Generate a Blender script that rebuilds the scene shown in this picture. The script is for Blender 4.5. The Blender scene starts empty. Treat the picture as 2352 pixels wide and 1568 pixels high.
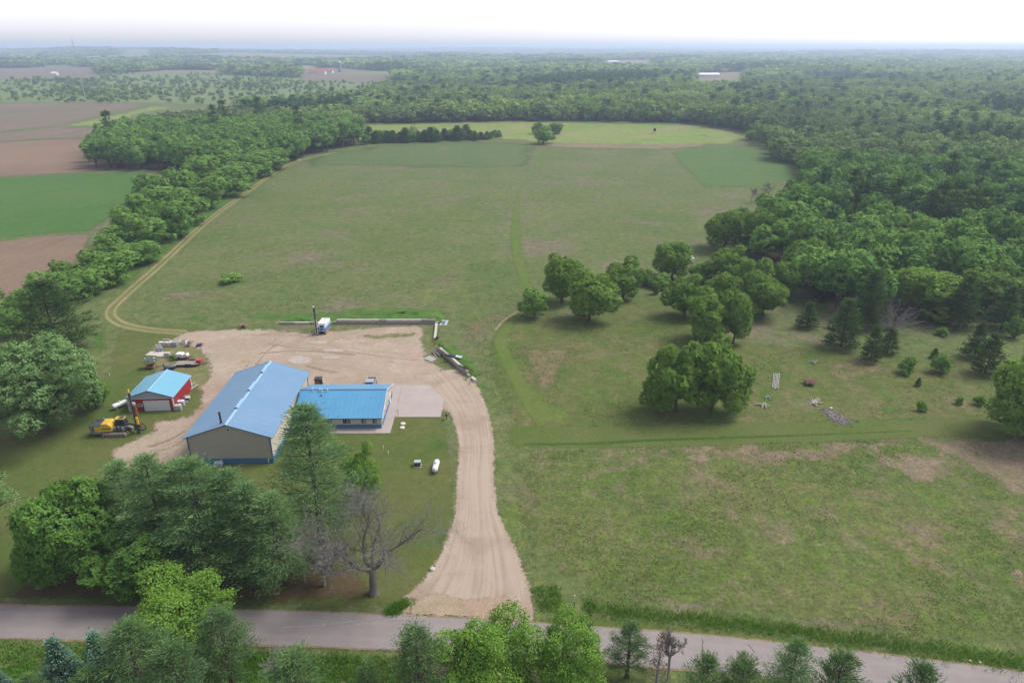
import bpy, bmesh, math, random
import numpy as np
from mathutils import Vector, Matrix
from mathutils.geometry import delaunay_2d_cdt

SC = bpy.context.scene
COL = SC.collection
R = math.radians

# ------------------------------------------------------------------ camera
CAM_H = 65.0
PITCH = R(23.37)
F = 1568.0                      # focal length in units of a 2352 x 1568 survey frame
CS, SN = math.cos(PITCH), math.sin(PITCH)
cam_d = bpy.data.cameras.new('camera')
cam_d.sensor_width = 36.0
cam_d.lens = 24.0
cam_d.clip_start = 0.5
cam_d.clip_end = 90000.0
cam = bpy.data.objects.new('camera', cam_d)
COL.objects.link(cam)
cam.location = (0, 0, CAM_H)
cam.rotation_euler = (R(90) - PITCH, 0, 0)
SC.camera = cam

# ------------------------------------------------------------------ sky and sun (hazy sun behind thin cloud, from the right)
SUN_EL, SUN_AZ = R(54), R(70)    # azimuth clockwise from +Y (straight ahead)
world = bpy.data.worlds.new('World')
SC.world = world
world.use_nodes = True
wn = world.node_tree
wn.nodes.clear()
w_out = wn.nodes.new('ShaderNodeOutputWorld')
w_bg = wn.nodes.new('ShaderNodeBackground')
w_sky = wn.nodes.new('ShaderNodeTexSky')
w_sky.sky_type = 'NISHITA'
w_sky.sun_disc = False
w_sky.sun_elevation = SUN_EL
w_sky.sun_rotation = SUN_AZ
w_sky.altitude = 300
w_sky.air_density = 1.0
w_sky.dust_density = 1.35
w_sky.ozone_density = 1.5
w_hs = wn.nodes.new('ShaderNodeHueSaturation')
w_hs.inputs['Saturation'].default_value = 0.14
w_hs.inputs['Value'].default_value = 1.0
w_bg.inputs['Strength'].default_value = 0.105
wn.links.new(w_sky.outputs[0], w_hs.inputs['Color'])
w_tint = wn.nodes.new('ShaderNodeMix'); w_tint.data_type = 'RGBA'; w_tint.blend_type = 'MULTIPLY'
w_tint.inputs[0].default_value = 1.0
w_tint.inputs[7].default_value = (0.99, 0.975, 1.06, 1)          # thin high cloud, faintly lavender
wn.links.new(w_hs.outputs[0], w_tint.inputs[6])
wn.links.new(w_tint.outputs[2], w_bg.inputs['Color'])
wn.links.new(w_bg.outputs[0], w_out.inputs['Surface'])

sun_d = bpy.data.lights.new('sun', 'SUN')
sun_d.energy = 2.0
sun_d.angle = R(30)
sun_d.color = (1.0, 0.955, 0.88)
sun = bpy.data.objects.new('sun', sun_d)
COL.objects.link(sun)
sdir = Vector((math.sin(SUN_AZ) * math.cos(SUN_EL), math.cos(SUN_AZ) * math.cos(SUN_EL), math.sin(SUN_EL)))
sun.rotation_euler = (-sdir).to_track_quat('-Z', 'Y').to_euler()
sun.location = sdir * 120

SC.view_settings.view_transform = 'Standard'
SC.view_settings.look = 'None'
SC.view_settings.exposure = 1.24
SC.view_settings.gamma = 1.0
SC.view_settings.use_curve_mapping = False
SC.render.engine = 'CYCLES'
cy = SC.cycles
cy.use_denoising = True
try:
    cy.denoiser = 'OPENIMAGEDENOISE'
    cy.denoising_input_passes = 'RGB_ALBEDO_NORMAL'
except Exception:
    pass
cy.max_bounces = 5
cy.diffuse_bounces = 2
cy.glossy_bounces = 2
cy.transmission_bounces = 3
cy.transparent_max_bounces = 12
cy.volume_bounces = 0
cy.use_adaptive_sampling = True
cy.adaptive_threshold = 0.01

# ------------------------------------------------------------------ survey helpers: frame reading -> place on the ground
def ray(vx, vy):
    u = (vx - 1176.0) / F
    v = (vy - 784.0) / F
    return u, CS - v * SN, -SN - v * CS
def gv(vx, vy, z=0.0):
    a, b, c = ray(vx, vy)
    t = (z - CAM_H) / c
    return (a * t, b * t)
K = 2352.0 / 3072.0
def gs(sx, sy, z=0.0):
    return gv(sx * K, sy * K, z)
def hv(y, vy):
    v = (vy - 784.0) / F
    return CAM_H - y * (SN + v * CS) / (CS - v * SN)
def depth(y, z=0.0):
    return y * CS - (z - CAM_H) * SN

# ------------------------------------------------------------------ object helpers
MESHES = {}
def put(o, parent=None, label=None, cat=None, group=None, kind=None):
    COL.objects.link(o)
    if parent is not None:
        o.parent = parent
    if label: o['label'] = label
    if cat: o['category'] = cat
    if group: o['group'] = group
    if kind: o['kind'] = kind
    return o
def thing(name, label, cat, loc=(0, 0, 0), rz=0.0, group=None):
    o = bpy.data.objects.new(name, None)
    o.empty_display_size = 0.3
    o.location = loc if len(loc) == 3 else (loc[0], loc[1], 0)
    o.rotation_euler = (0, 0, rz)
    return put(o, None, label, cat, group)
def mesh_np(name, V, Fc, mat=None, smooth=False, attrs=None):
    V = np.ascontiguousarray(V, dtype=np.float32)
    Fc = np.ascontiguousarray(Fc, dtype=np.int32)
    me = bpy.data.meshes.new(name)
    n, k = Fc.shape
    me.vertices.add(len(V)); me.vertices.foreach_set('co', V.ravel())
    me.loops.add(n * k); me.loops.foreach_set('vertex_index', Fc.ravel())
    me.polygons.add(n)
    me.polygons.foreach_set('loop_start', np.arange(0, n * k, k, dtype=np.int32))
    me.polygons.foreach_set('loop_total', np.full(n, k, dtype=np.int32))
    if smooth:
        me.polygons.foreach_set('use_smooth', np.ones(n, dtype=bool))
    me.update(calc_edges=True)
    if attrs:
        for an, arr in attrs.items():
            at = me.attributes.new(an, 'FLOAT', 'POINT')
            at.data.foreach_set('value', np.ascontiguousarray(arr, dtype=np.float32))
    if mat: me.materials.append(mat)
    return me
def ob(name, me, parent=None, loc=None, rz=0.0, **kw):
    o = bpy.data.objects.new(name, me)
    if loc is not None: o.location = loc
    if rz: o.rotation_euler = (0, 0, rz)
    return put(o, parent, **kw)

class MB:
    """collects boxes, prisms, tubes and lathes for ONE mesh"""
    def __init__(s):
        s.v = []; s.f = []
    def add(s, vs, fs):
        b = len(s.v); s.v += [tuple(q) for q in vs]; s.f += [tuple(b + i for i in f) for f in fs]; return s
    def box(s, cx, cy_, cz, sx, sy, sz, rz=0.0, ry=0.0, rx=0.0):
        m = Matrix.Rotation(rz, 3, 'Z') @ Matrix.Rotation(ry, 3, 'Y') @ Matrix.Rotation(rx, 3, 'X')
        vs = [Vector((cx, cy_, cz)) + m @ Vector((a * sx / 2, b * sy / 2, c * sz / 2)) for a in (-1, 1) for b in (-1, 1) for c in (-1, 1)]
        return s.add(vs, [(0, 1, 3, 2), (4, 6, 7, 5), (0, 4, 5, 1), (2, 3, 7, 6), (0, 2, 6, 4), (1, 5, 7, 3)])
    def bar(s, p, q, w, h=None):
        p, q = Vector(p), Vector(q); h = h or w
        d = (q - p).normalized(); up = Vector((0, 0, 1)) if abs(d.z) < 0.95 else Vector((1, 0, 0))
        a = d.cross(up).normalized(); b = a.cross(d)
        vs = [e + a * i * w / 2 + b * j * h / 2 for e in (p, q) for i, j in ((-1, -1), (1, -1), (1, 1), (-1, 1))]
        return s.add(vs, [(0, 3, 2, 1), (4, 5, 6, 7), (0, 1, 5, 4), (1, 2, 6, 5), (2, 3, 7, 6), (3, 0, 4, 7)])
    def tube(s, pts, rads, n=8, cap=True):
        pts = [Vector(p) for p in pts]
        if not hasattr(rads, '__len__'): rads = [rads] * len(pts)
        vs = []; fs = []
        for i, p in enumerate(pts):
            d = (pts[min(i + 1, len(pts) - 1)] - pts[max(i - 1, 0)]).normalized()
            up = Vector((0, 0, 1)) if abs(d.z) < 0.9 else Vector((1, 0, 0))
            a = d.cross(up).normalized(); b = a.cross(d)
            for k in range(n):
                t = 2 * math.pi * k / n
                vs.append(p + a * math.cos(t) * rads[i] + b * math.sin(t) * rads[i])
        for i in range(len(pts) - 1):
            for k in range(n):
                fs.append((i * n + k, i * n + (k + 1) % n, (i + 1) * n + (k + 1) % n, (i + 1) * n + k))
        if cap:
            fs.append(tuple(range(n - 1, -1, -1))); fs.append(tuple((len(pts) - 1) * n + k for k in range(n)))
        return s.add(vs, fs)
    def prism(s, prof, a0, a1, axis='y'):
        """profile of (u, z) pairs extruded along y (u = x) or along x (u = y)"""
        n = len(prof)
        mk = (lambda u, z, a: (u, a, z)) if axis == 'y' else (lambda u, z, a: (a, u, z))
        vs = [mk(u, z, a0) for u, z in prof] + [mk(u, z, a1) for u, z in prof]
        fs = [tuple(range(n)), tuple(range(2 * n - 1, n - 1, -1))] + [(i, i + n, (i + 1) % n + n, (i + 1) % n) for i in range(n)]
        return s.add(vs, fs)
    def lathe(s, prof, n=14, c=(0, 0, 0), axis='z'):
        vs = []; fs = []
        for r, z in prof:
            for k in range(n):
                t = 2 * math.pi * k / n
                u, w = r * math.cos(t), r * math.sin(t)
                vs.append({'z': (c[0] + u, c[1] + w, c[2] + z), 'x': (c[0] + z, c[1] + u, c[2] + w), 'y': (c[0] + u, c[1] + z, c[2] + w)}[axis])
        for i in range(len(prof) - 1):
            for k in range(n):
                fs.append((i * n + k, i * n + (k + 1) % n, (i + 1) * n + (k + 1) % n, (i + 1) * n + k))
        fs.append(tuple(range(n))); fs.append(tuple((len(prof) - 1) * n + k for k in range(n)))
        return s.add(vs, fs)
    def mesh(s, name, mat, bevel=0.0, smooth=False):
        me = bpy.data.meshes.new(name)
        me.from_pydata(s.v, [], s.f)
        bm = bmesh.new(); bm.from_mesh(me)
        bmesh.ops.recalc_face_normals(bm, faces=bm.faces)
        if bevel:
            bmesh.ops.bevel(bm, geom=bm.edges[:], offset=bevel, segments=2, affect='EDGES', profile=0.6, clamp_overlap=True)
        bm.to_mesh(me); bm.free()
        if smooth:
            me.polygons.foreach_set('use_smooth', np.ones(len(me.polygons), dtype=bool))
        me.materials.append(mat)
        return me
    def ob(s, name, mat, parent=None, bevel=0.0, smooth=False, loc=None, rz=0.0, **kw):
        return ob(name, s.mesh(name, mat, bevel, smooth), parent, loc, rz, **kw)

def copy_tree(o, loc=None, rz=None, scale=None, label=None, group=None, parent=None):
    c = o.copy(); COL.objects.link(c)
    c.parent = parent
    if loc is not None: c.location = loc
    if rz is not None: c.rotation_euler = (0, 0, rz)
    if scale is not None: c.scale = scale
    if label: c['label'] = label
    if group: c['group'] = group
    for ch in o.children:
        copy_tree(ch, parent=c)
    return c

# ------------------------------------------------------------------ materials
def new_mat(name):
    m = bpy.data.materials.new(name); m.use_nodes = True
    nt = m.node_tree
    return m, nt, nt.nodes['Principled BSDF']
def N(nt, kind, **kw):
    n = nt.nodes.new(kind)
    for k, v in kw.items():
        if k in n.inputs: n.inputs[k].default_value = v
        else: setattr(n, k, v)
    return n
def noise(nt, scale, detail=4, rough=0.55, vec=None, dist=0.0):
    n = N(nt, 'ShaderNodeTexNoise', Scale=scale, Detail=detail, Roughness=rough, Distortion=dist)
    nt.links.new(vec if vec is not None else pos(nt), n.inputs['Vector'])
    return n.outputs['Fac']
def pos(nt):
    for n in nt.nodes:
        if n.type == 'NEW_GEOMETRY': return n.outputs['Position']
    return nt.nodes.new('ShaderNodeNewGeometry').outputs['Position']
def ramp(nt, fac, lo, hi):
    n = N(nt, 'ShaderNodeMapRange'); n.clamp = True
    n.inputs['From Min'].default_value = lo; n.inputs['From Max'].default_value = hi
    nt.links.new(fac, n.inputs['Value']); return n.outputs['Result']
def mixc(nt, fac, a, b, mode='MIX'):
    n = nt.nodes.new('ShaderNodeMix'); n.data_type = 'RGBA'; n.blend_type = mode
    for sock, v in ((n.inputs[0], fac), (n.inputs[6], a), (n.inputs[7], b)):
        if isinstance(v, (int, float)): sock.default_value = v
        elif isinstance(v, tuple): sock.default_value = (*v[:3], 1)
        else: nt.links.new(v, sock)
    return n.outputs[2]
def math_n(nt, op, a, b=None, clamp=False):
    n = nt.nodes.new('ShaderNodeMath'); n.operation = op; n.use_clamp = clamp
    for i, v in enumerate((a, b)):
        if v is None: continue
        if isinstance(v, (int, float)): n.inputs[i].default_value = v
        else: nt.links.new(v, n.inputs[i])
    return n.outputs[0]
def attr(nt, name):
    return N(nt, 'ShaderNodeAttribute', attribute_name=name).outputs['Fac']
def vscale(nt, sx, sy, sz, rz=0.0):
    n = nt.nodes.new('ShaderNodeMapping'); n.inputs['Scale'].default_value = (sx, sy, sz); n.inputs['Rotation'].default_value = (0, 0, rz)
    nt.links.new(pos(nt), n.inputs['Vector']); return n.outputs[0]
def bump(nt, bs, h, strength=0.5, dist=0.1):
    b = N(nt, 'ShaderNodeBump', Strength=strength, Distance=dist)
    nt.links.new(h, b.inputs['Height']); nt.links.new(b.outputs[0], bs.inputs['Normal'])
def fade_alpha(nt, bs, width, rough=1.0, cap=9.0):
    """ragged edge: the sheet breaks up into ever smaller shreds towards its rim"""
    e = math_n(nt, 'MINIMUM', math_n(nt, 'DIVIDE', attr(nt, 'edge'), width), cap)
    n1 = ramp(nt, noise(nt, 1.6 / max(width, 0.3), 4, 0.65), 0.3, 0.7)
    n2 = ramp(nt, noise(nt, 3.1, 8, 0.8), 0.3, 0.7)
    n = math_n(nt, 'ADD', math_n(nt, 'MULTIPLY', n1, 0.5 * rough), math_n(nt, 'MULTIPLY', n2, 0.62))
    a = math_n(nt, 'SUBTRACT', math_n(nt, 'MULTIPLY', e, 1.25), n)
    a = math_n(nt, 'ADD', math_n(nt, 'MULTIPLY', a, 30.0), 2.0, clamp=True)
    nt.links.new(a, bs.inputs['Alpha'])

GK = 0.60
def dim(c, k=None):
    k = (GK if k is None else k) * 1.16
    t = (0.93, 1.0, 0.80) if c[1] > c[0] * .97 else (1.0, 0.98, 0.92)      # grass greens are kept free of blue
    return tuple(x * k * q for x, q in zip(c, t))
def ground_mat(name, A, B, C, s1=0.03, s2=0.2, s3=2.0, fine=0.35, fade=0.0, fr=1.0, tufts=0.5, streak=None, cmix=(0.50, 0.68), amix=(0.38, 0.62), bstr=0.6, bdist=0.15, pats=(), gk=None, mott=0.0, cap=9.0):
    A, B, C = dim(A, gk), dim(B, gk), dim(C, gk)
    m, nt, bs = new_mat(name)
    n1 = noise(nt, s1, 6, 0.62, dist=0.6)
    n2 = noise(nt, s2, 8, 0.72)
    n3 = noise(nt, s3, 5, 0.7)
    c = mixc(nt, ramp(nt, n1, *amix), A, B)
    c = mixc(nt, ramp(nt, n2, *cmix), c, C)
    for (pc, psc, lo, hi, off) in pats:                     # further patches: colour, scale, threshold
        mp = nt.nodes.new('ShaderNodeMapping'); mp.inputs['Location'].default_value = (off, off * 1.7, 0)
        nt.links.new(pos(nt), mp.inputs['Vector'])
        pn = noise(nt, psc, 8, 0.68, vec=mp.outputs[0], dist=0.4)
        c = mixc(nt, ramp(nt, pn, lo, hi), c, dim(pc, gk))
    if streak:
        ang, ssc, amt = streak
        sn = noise(nt, 1.0, 3, 0.6, vec=vscale(nt, ssc, ssc * 0.03, 1, ang))
        c = mixc(nt, ramp(nt, sn, 0.35, 0.7), c, mixc(nt, amt, c, (0.0, 0.0, 0.0)), )
    v = ramp(nt, n3, 0.28, 0.72)
    c = mixc(nt, 1.0, c, mixc(nt, v, (1 - fine,) * 3, (1 + fine * 0.9,) * 3), 'MULTIPLY')
    n4 = noise(nt, s3 * 0.33, 6, 0.75)
    c = mixc(nt, 1.0, c, mixc(nt, ramp(nt, n4, 0.3, 0.7), (1 - fine * .7, 1 - fine * .75, 1 - fine * .6), (1 + fine * .6, 1 + fine * .55, 1 + fine * .5)), 'MULTIPLY')
    if mott:                                                   # broad blotches, a few metres across
        n5 = noise(nt, 0.28, 7, 0.78, dist=0.3)
        c = mixc(nt, 1.0, c, mixc(nt, ramp(nt, n5, 0.36, 0.64), (1 - mott, 1 - mott * .85, 1 - mott), (1 + mott, 1 + mott * .85, 1 + mott * .9)), 'MULTIPLY')
        n6 = noise(nt, 0.07, 5, 0.7)
        c = mixc(nt, 1.0, c, mixc(nt, ramp(nt, n6, 0.36, 0.64), (1 - mott * .5, 1, 1 - mott * .7), (1 + mott * .6, 1 - mott * .1, 1 + mott * .5)), 'MULTIPLY')
    nt.links.new(c, bs.inputs['Base Color'])
    bs.inputs['Roughness'].default_value = 0.95
    bs.inputs['Specular IOR Level'].default_value = 0.08
    h = math_n(nt, 'ADD', n3, math_n(nt, 'MULTIPLY', n2, tufts))
    bump(nt, bs, h, bstr, bdist)
    if fade: fade_alpha(nt, bs, fade, fr, cap)
    return m

def paint(name, col, rough=0.5, metal=0.0, var=0.12, scale=1.2, dirt=None, dirt_amt=0.3, spec=0.4, bumpy=0.0, pk=0.90, weather=None):
    col = tuple(x * pk for x in col)
    m, nt, bs = new_mat(name)
    tc = nt.nodes.new('ShaderNodeTexCoord').outputs['Object']
    n1 = noise(nt, scale, 6, 0.65, vec=tc)
    c = mixc(nt, ramp(nt, n1, 0.25, 0.75), tuple(x * (1 - var) for x in col), tuple(min(1, x * (1 + var)) for x in col))
    if dirt:
        n2 = noise(nt, scale * 0.6, 8, 0.75, vec=tc, dist=0.5)
        c = mixc(nt, math_n(nt, 'MULTIPLY', ramp(nt, n2, 0.5, 0.75), dirt_amt), c, dirt)
    if weather:                                               # chalked, dusty and rain-streaked sheet steel
        w1 = noise(nt, 0.16, 6, 0.7, dist=0.4); w2 = noise(nt, 1.0, 5, 0.7, vec=vscale(nt, 0.25, 2.6, 0.4, weather))
        c = mixc(nt, math_n(nt, 'MULTIPLY', ramp(nt, w1, 0.35, 0.7), 0.30), c, tuple(min(1, x * .8 + .10) for x in col))
        c = mixc(nt, math_n(nt, 'MULTIPLY', ramp(nt, w2, 0.52, 0.75), 0.25), c, tuple(x * .62 for x in col))
    nt.links.new(c, bs.inputs['Base Color'])
    r = math_n(nt, 'ADD', math_n(nt, 'MULTIPLY', n1, 0.2), rough - 0.1)
    nt.links.new(r, bs.inputs['Roughness'])
    bs.inputs['Metallic'].default_value = metal
    bs.inputs['Specular IOR Level'].default_value = spec
    if bumpy: bump(nt, bs, noise(nt, scale * 8, 4, 0.6, vec=tc), 0.5, bumpy)
    return m

def leaf_mat(name, c1, c2, c3=None, trans=0.17, rough=0.6, region=None):
    m = bpy.data.materials.new(name); m.use_nodes = True
    nt = m.node_tree; nt.nodes.clear()
    out = nt.nodes.new('ShaderNodeOutputMaterial')
    oi = nt.nodes.new('ShaderNodeObjectInfo')
    gtone = lambda q: (q[0] * 1.08, q[1] * 1.21, q[2] * .92) if q[1] > q[0] else q
    c1, c2 = gtone(c1), gtone(c2); c3 = gtone(c3) if c3 else None
    c = mixc(nt, oi.outputs['Random'], c1, c2)
    if c3:
        n1 = noise(nt, 0.55, 3, 0.6)
        c = mixc(nt, ramp(nt, n1, 0.45, 0.75), c, c3)
    if region:                                                # stands of a different green across the country
        c = mixc(nt, ramp(nt, noise(nt, 0.006, 4, 0.6), 0.45, 0.6), c, region)
    n2 = noise(nt, 3.5, 2, 0.6)
    c = mixc(nt, 1.0, c, mixc(nt, ramp(nt, n2, 0.25, 0.75), (0.72, 0.74, 0.70), (1.25, 1.22, 1.2)), 'MULTIPLY')
    d = nt.nodes.new('ShaderNodeBsdfDiffuse'); t = nt.nodes.new('ShaderNodeBsdfTranslucent')
    g = nt.nodes.new('ShaderNodeBsdfGlossy'); g.inputs['Roughness'].default_value = rough; g.inputs['Color'].default_value = (0.5, 0.55, 0.55, 1)
    nt.links.new(c, d.inputs['Color'])
    nt.links.new(mixc(nt, 0.5, c, (0.16, 0.24, 0.02)), t.inputs['Color'])
    mx = nt.nodes.new('ShaderNodeMixShader'); mx.inputs[0].default_value = trans
    nt.links.new(d.outputs[0], mx.inputs[1]); nt.links.new(t.outputs[0], mx.inputs[2])
    mg = nt.nodes.new('ShaderNodeMixShader'); mg.inputs[0].default_value = 0.012
    nt.links.new(mx.outputs[0], mg.inputs[1]); nt.links.new(g.outputs[0], mg.inputs[2])
    nt.links.new(mg.outputs[0], out.inputs['Surface'])
    return m

# ------------------------------------------------------------------ ground sheets and ribbons
def smooth_line(pts, step=2.0, closed=False):
    P = [np.array(p, float) for p in pts]
    out = []
    n = len(P)
    rng_ = range(n if closed else n - 1)
    for i in rng_:
        p0 = P[(i - 1) % n] if closed or i > 0 else P[0]
        p1 = P[i]; p2 = P[(i + 1) % n]
        p3 = P[(i + 2) % n] if closed or i + 2 < n else P[-1]
        k = max(1, int(np.linalg.norm(p2 - p1) / step))
        for j in range(k):
            t = j / k
            out.append(0.5 * ((2 * p1) + (-p0 + p2) * t + (2 * p0 - 5 * p1 + 4 * p2 - p3) * t * t + (-p0 + 3 * p1 - 3 * p2 + p3) * t ** 3))
    if not closed: out.append(P[-1])
    return np.array(out)
def densify(pts, step):
    out = []
    for i in range(len(pts)):
        a = np.array(pts[i], float); b = np.array(pts[(i + 1) % len(pts)], float)
        k = max(1, int(np.linalg.norm(b - a) / step))
        for j in range(k): out.append(a + (b - a) * j / k)
    return np.array(out)
def inside(P, poly):
    x, y = P[:, 0], P[:, 1]; res = np.zeros(len(P), bool)
    q = np.asarray(poly, float); j = len(q) - 1
    for i in range(len(q)):
        xi, yi = q[i]; xj, yj = q[j]
        c = ((yi > y) != (yj > y)) & (x < (xj - xi) * (y - yi) / (yj - yi + 1e-12) + xi)
        res ^= c; j = i
    return res
def edge_dist(P, poly):
    d = np.full(len(P), 1e9)
    q = np.asarray(poly, float)
    for i in range(len(q)):
        a = q[i]; b = q[(i + 1) % len(q)]; ab = b - a
        t = np.clip(((P - a) @ ab) / (ab @ ab + 1e-12), 0, 1)
        d = np.minimum(d, np.hypot(*(P - a - t[:, None] * ab).T))
    return d
def terr(x, y):
    """height of the land: level plain near the camera, low rolling hills far away"""
    x = np.asarray(x, float); y = np.asarray(y, float)
    r = np.hypot(x, y)
    k = np.clip((r - 2300) / 4000, 0, 1); k = k * k * (3 - 2 * k)
    h = 10 * np.sin(x / 1900 + 1.1) * np.sin(y / 1700 + 0.4) + 9 * np.sin(x / 760 + y / 1300) + 6 * np.sin(x / 1330 - y / 610 + 2)
    k2 = np.clip((r - 9000) / 9000, 0, 1)
    far = 15 * (0.5 + 0.5 * np.sin(x / 3600 + 0.8) * np.sin(y / 5200 + x / 9000 + 0.3)) + 5 * np.sin(x / 1500 + 2)
    hill = 28 * np.exp(-(((x + 2350) / 900) ** 2 + ((y - 4900) / 700) ** 2)) + 22 * np.exp(-(((x + 3600) / 800) ** 2 + ((y - 6200) / 700) ** 2))
    return k * (h + 4) + k2 * far + hill
def sheet(name, poly, mat, z, cell=2.0, smooth=None, label=None, jit=0.0, kind='structure'):
    if smooth: poly = smooth_line(poly, smooth, True)
    b = densify(poly, cell)
    if jit:
        rg = np.random.default_rng(len(b)); b = b + rg.normal(0, jit, b.shape)
    lo, hi = b.min(0), b.max(0)
    gx = np.arange(lo[0] + cell / 2, hi[0], cell); gy = np.arange(lo[1] + cell / 2, hi[1], cell)
    g = np.stack(np.meshgrid(gx, gy), -1).reshape(-1, 2)
    rg = np.random.default_rng(7); g = g + rg.uniform(-cell * .2, cell * .2, g.shape)
    g = g[inside(g, b)]; g = g[edge_dist(g, b) > cell * 0.35]
    n = len(b)
    pts = [Vector(p) for p in b] + [Vector(p) for p in g]
    vs, _, fs, *_ = delaunay_2d_cdt(pts, [(i, (i + 1) % n) for i in range(n)], [list(range(n))], 1, 1e-4)
    V = np.array([(v.x, v.y) for v in vs]); Fc = [f for f in fs if len(f) == 3]
    e = edge_dist(V, b)
    V3 = np.c_[V, terr(V[:, 0], V[:, 1]) + z]
    me = mesh_np(name, V3, np.array(Fc), mat, attrs={'edge': e})
    # make sure faces look up
    nz = np.zeros(len(me.polygons) * 3, np.float32); me.polygons.foreach_get('normal', nz)
    if nz.reshape(-1, 3)[:, 2].mean() < 0: me.flip_normals()
    return ob(name, me, label=label, kind=kind)
def ribbon(name, pts, width, mat, z, step=1.5, nac=7, label=None, kind='structure', smooth=True, wob=0.0, parent=None):
    L = smooth_line(pts, step) if smooth else np.array(pts, float)
    T = np.gradient(L, axis=0); T /= np.linalg.norm(T, axis=1)[:, None] + 1e-9
    Nn = np.c_[-T[:, 1], T[:, 0]]
    s = np.r_[0, np.cumsum(np.linalg.norm(np.diff(L, axis=0), axis=1))]
    w = np.interp(s / s[-1], np.linspace(0, 1, len(width)), width) if hasattr(width, '__len__') else np.full(len(L), width)
    if wob: w = w + wob * np.sin(s * 0.4 + 1) * np.sin(s * 0.13)
    V = []; A = {'u': [], 'v': [], 'edge': []}
    for i in range(len(L)):
        for k in range(nac):
            t = -1 + 2 * k / (nac - 1)
            p = L[i] + Nn[i] * t * w[i] / 2
            V.append((p[0], p[1], float(terr(p[0], p[1])) + z)); A['u'].append(s[i]); A['v'].append(t)
            A['edge'].append(min((1 - abs(t)) * w[i] / 2, s[i] + 0.01, s[-1] - s[i] + 0.01))
    Fc = [(i * nac + k + 1, i * nac + k, (i + 1) * nac + k, (i + 1) * nac + k + 1) for i in range(len(L) - 1) for k in range(nac - 1)]
    me = mesh_np(name, V, Fc, mat, attrs=A)
    nz = np.zeros(len(me.polygons) * 3, np.float32); me.polygons.foreach_get('normal', nz)
    if nz.reshape(-1, 3)[:, 2].mean() < 0: me.flip_normals()
    return ob(name, me, parent, label=label, kind=kind)

# ================================================================== LAND
def VP(pts): return [gv(*p) for p in pts]
def poly_far(pts, k=1.0): return [gv(*p) for p in pts]

# base land: one sheet to the horizon
xs = np.unique(np.r_[np.linspace(-300, 300, 61), np.sinh(np.linspace(-4.6, 4.6, 161)) / math.sinh(4.6) * 26000])
ys = np.unique(np.r_[np.linspace(-300, 420, 60), np.sinh(np.linspace(0.02, 5.0, 190)) / math.sinh(5.0) * 30000, -1200, -600])
GX, GY = np.meshgrid(xs, ys)
GZ = terr(GX, GY)
nx, ny = len(xs), len(ys)
idx = np.arange(nx * ny).reshape(ny, nx)
quads = np.stack([idx[:-1, :-1], idx[:-1, 1:], idx[1:, 1:], idx[1:, :-1]], -1).reshape(-1, 4)
m_ground = ground_mat('rough_grass', (0.112, 0.150, 0.058), (0.150, 0.165, 0.082), (0.098, 0.155, 0.048), s1=0.028, s2=0.16, s3=1.7, fine=0.36, mott=0.15,
                      amix=(0.36, 0.64), cmix=(0.52, 0.70),
                      pats=(((0.180, 0.165, 0.105), 0.07, 0.58, 0.74, 31.0), ((0.085, 0.145, 0.035), 0.045, 0.60, 0.74, 90.0), ((0.15, 0.175, 0.055), 0.4, 0.56, 0.72, 55.0), ((0.172, 0.160, 0.112), 0.03, 0.53, 0.66, 150.0), ((0.150, 0.185, 0.055), 0.055, 0.58, 0.70, 210.0)))
ob('ground', mesh_np('ground', np.stack([GX, GY, GZ], -1).reshape(-1, 3), quads, m_ground, smooth=True), kind='structure', label='rough grassland and farmland reaching to the horizon')

# ---- colours of soil and grass
G_LAWN = dict(A=(0.100, 0.138, 0.040), B=(0.140, 0.148, 0.058), C=(0.118, 0.130, 0.052))
m_lawn = ground_mat('lawn_grass', gk=0.56, mott=.10, s1=0.045, s2=0.22, s3=3.0, fine=0.22, fade=3.0, tufts=0.3, bdist=0.05, pats=(((0.20, 0.165, 0.10), 0.11, 0.62, 0.76, 12.0), ((0.065, 0.125, 0.022), 0.08, 0.58, 0.72, 44.0)), **G_LAWN)
m_gravel = ground_mat('yard_gravel', gk=0.52, mott=.07, A=(0.445, 0.368, 0.300), B=(0.385, 0.312, 0.250), C=(0.49, 0.425, 0.36), s1=0.05, s2=0.12, s3=4.0, fine=0.18, fade=5.0, fr=1.0, tufts=0.6, bdist=0.04,
                      pats=(((0.34, 0.245, 0.18), 0.10, 0.60, 0.72, 8.0), ((0.52, 0.45, 0.385), 0.16, 0.58, 0.70, 63.0), ((0.31, 0.24, 0.185), 0.9, 0.62, 0.76, 17.0)))
m_crop = ground_mat('crop_stubble', (0.100, 0.138, 0.044), (0.140, 0.155, 0.066), (0.115, 0.172, 0.042), s1=0.035, s2=0.22, s3=1.9, fine=0.44, mott=0.14, fade=5.0,
                    cmix=(0.50, 0.66), bdist=0.2,
                    pats=(((0.235, 0.185, 0.135), 0.042, 0.60, 0.70, 21.0), ((0.195, 0.165, 0.115), 0.12, 0.52, 0.68, 47.0), ((0.21, 0.175, 0.125), 0.6, 0.56, 0.70, 77.0), ((0.115, 0.175, 0.038), 0.55, 0.54, 0.68, 3.0)))
m_bare = ground_mat('dead_stubble', (0.255, 0.205, 0.150), (0.210, 0.175, 0.120), (0.16, 0.165, 0.08), s1=0.06, s2=0.35, s3=2.2, fine=0.38, fade=8.0, fr=1.6, cap=.72, bdist=0.15)
m_plough = ground_mat('ploughed_soil', (0.33, 0.235, 0.175), (0.265, 0.195, 0.150), (0.30, 0.225, 0.17), gk=0.469, s1=0.012, s2=0.05, s3=0.8, fine=0.14, fade=5.0, fr=0.6, streak=(R(8), 0.8, 0.16), bdist=0.1)
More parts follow.
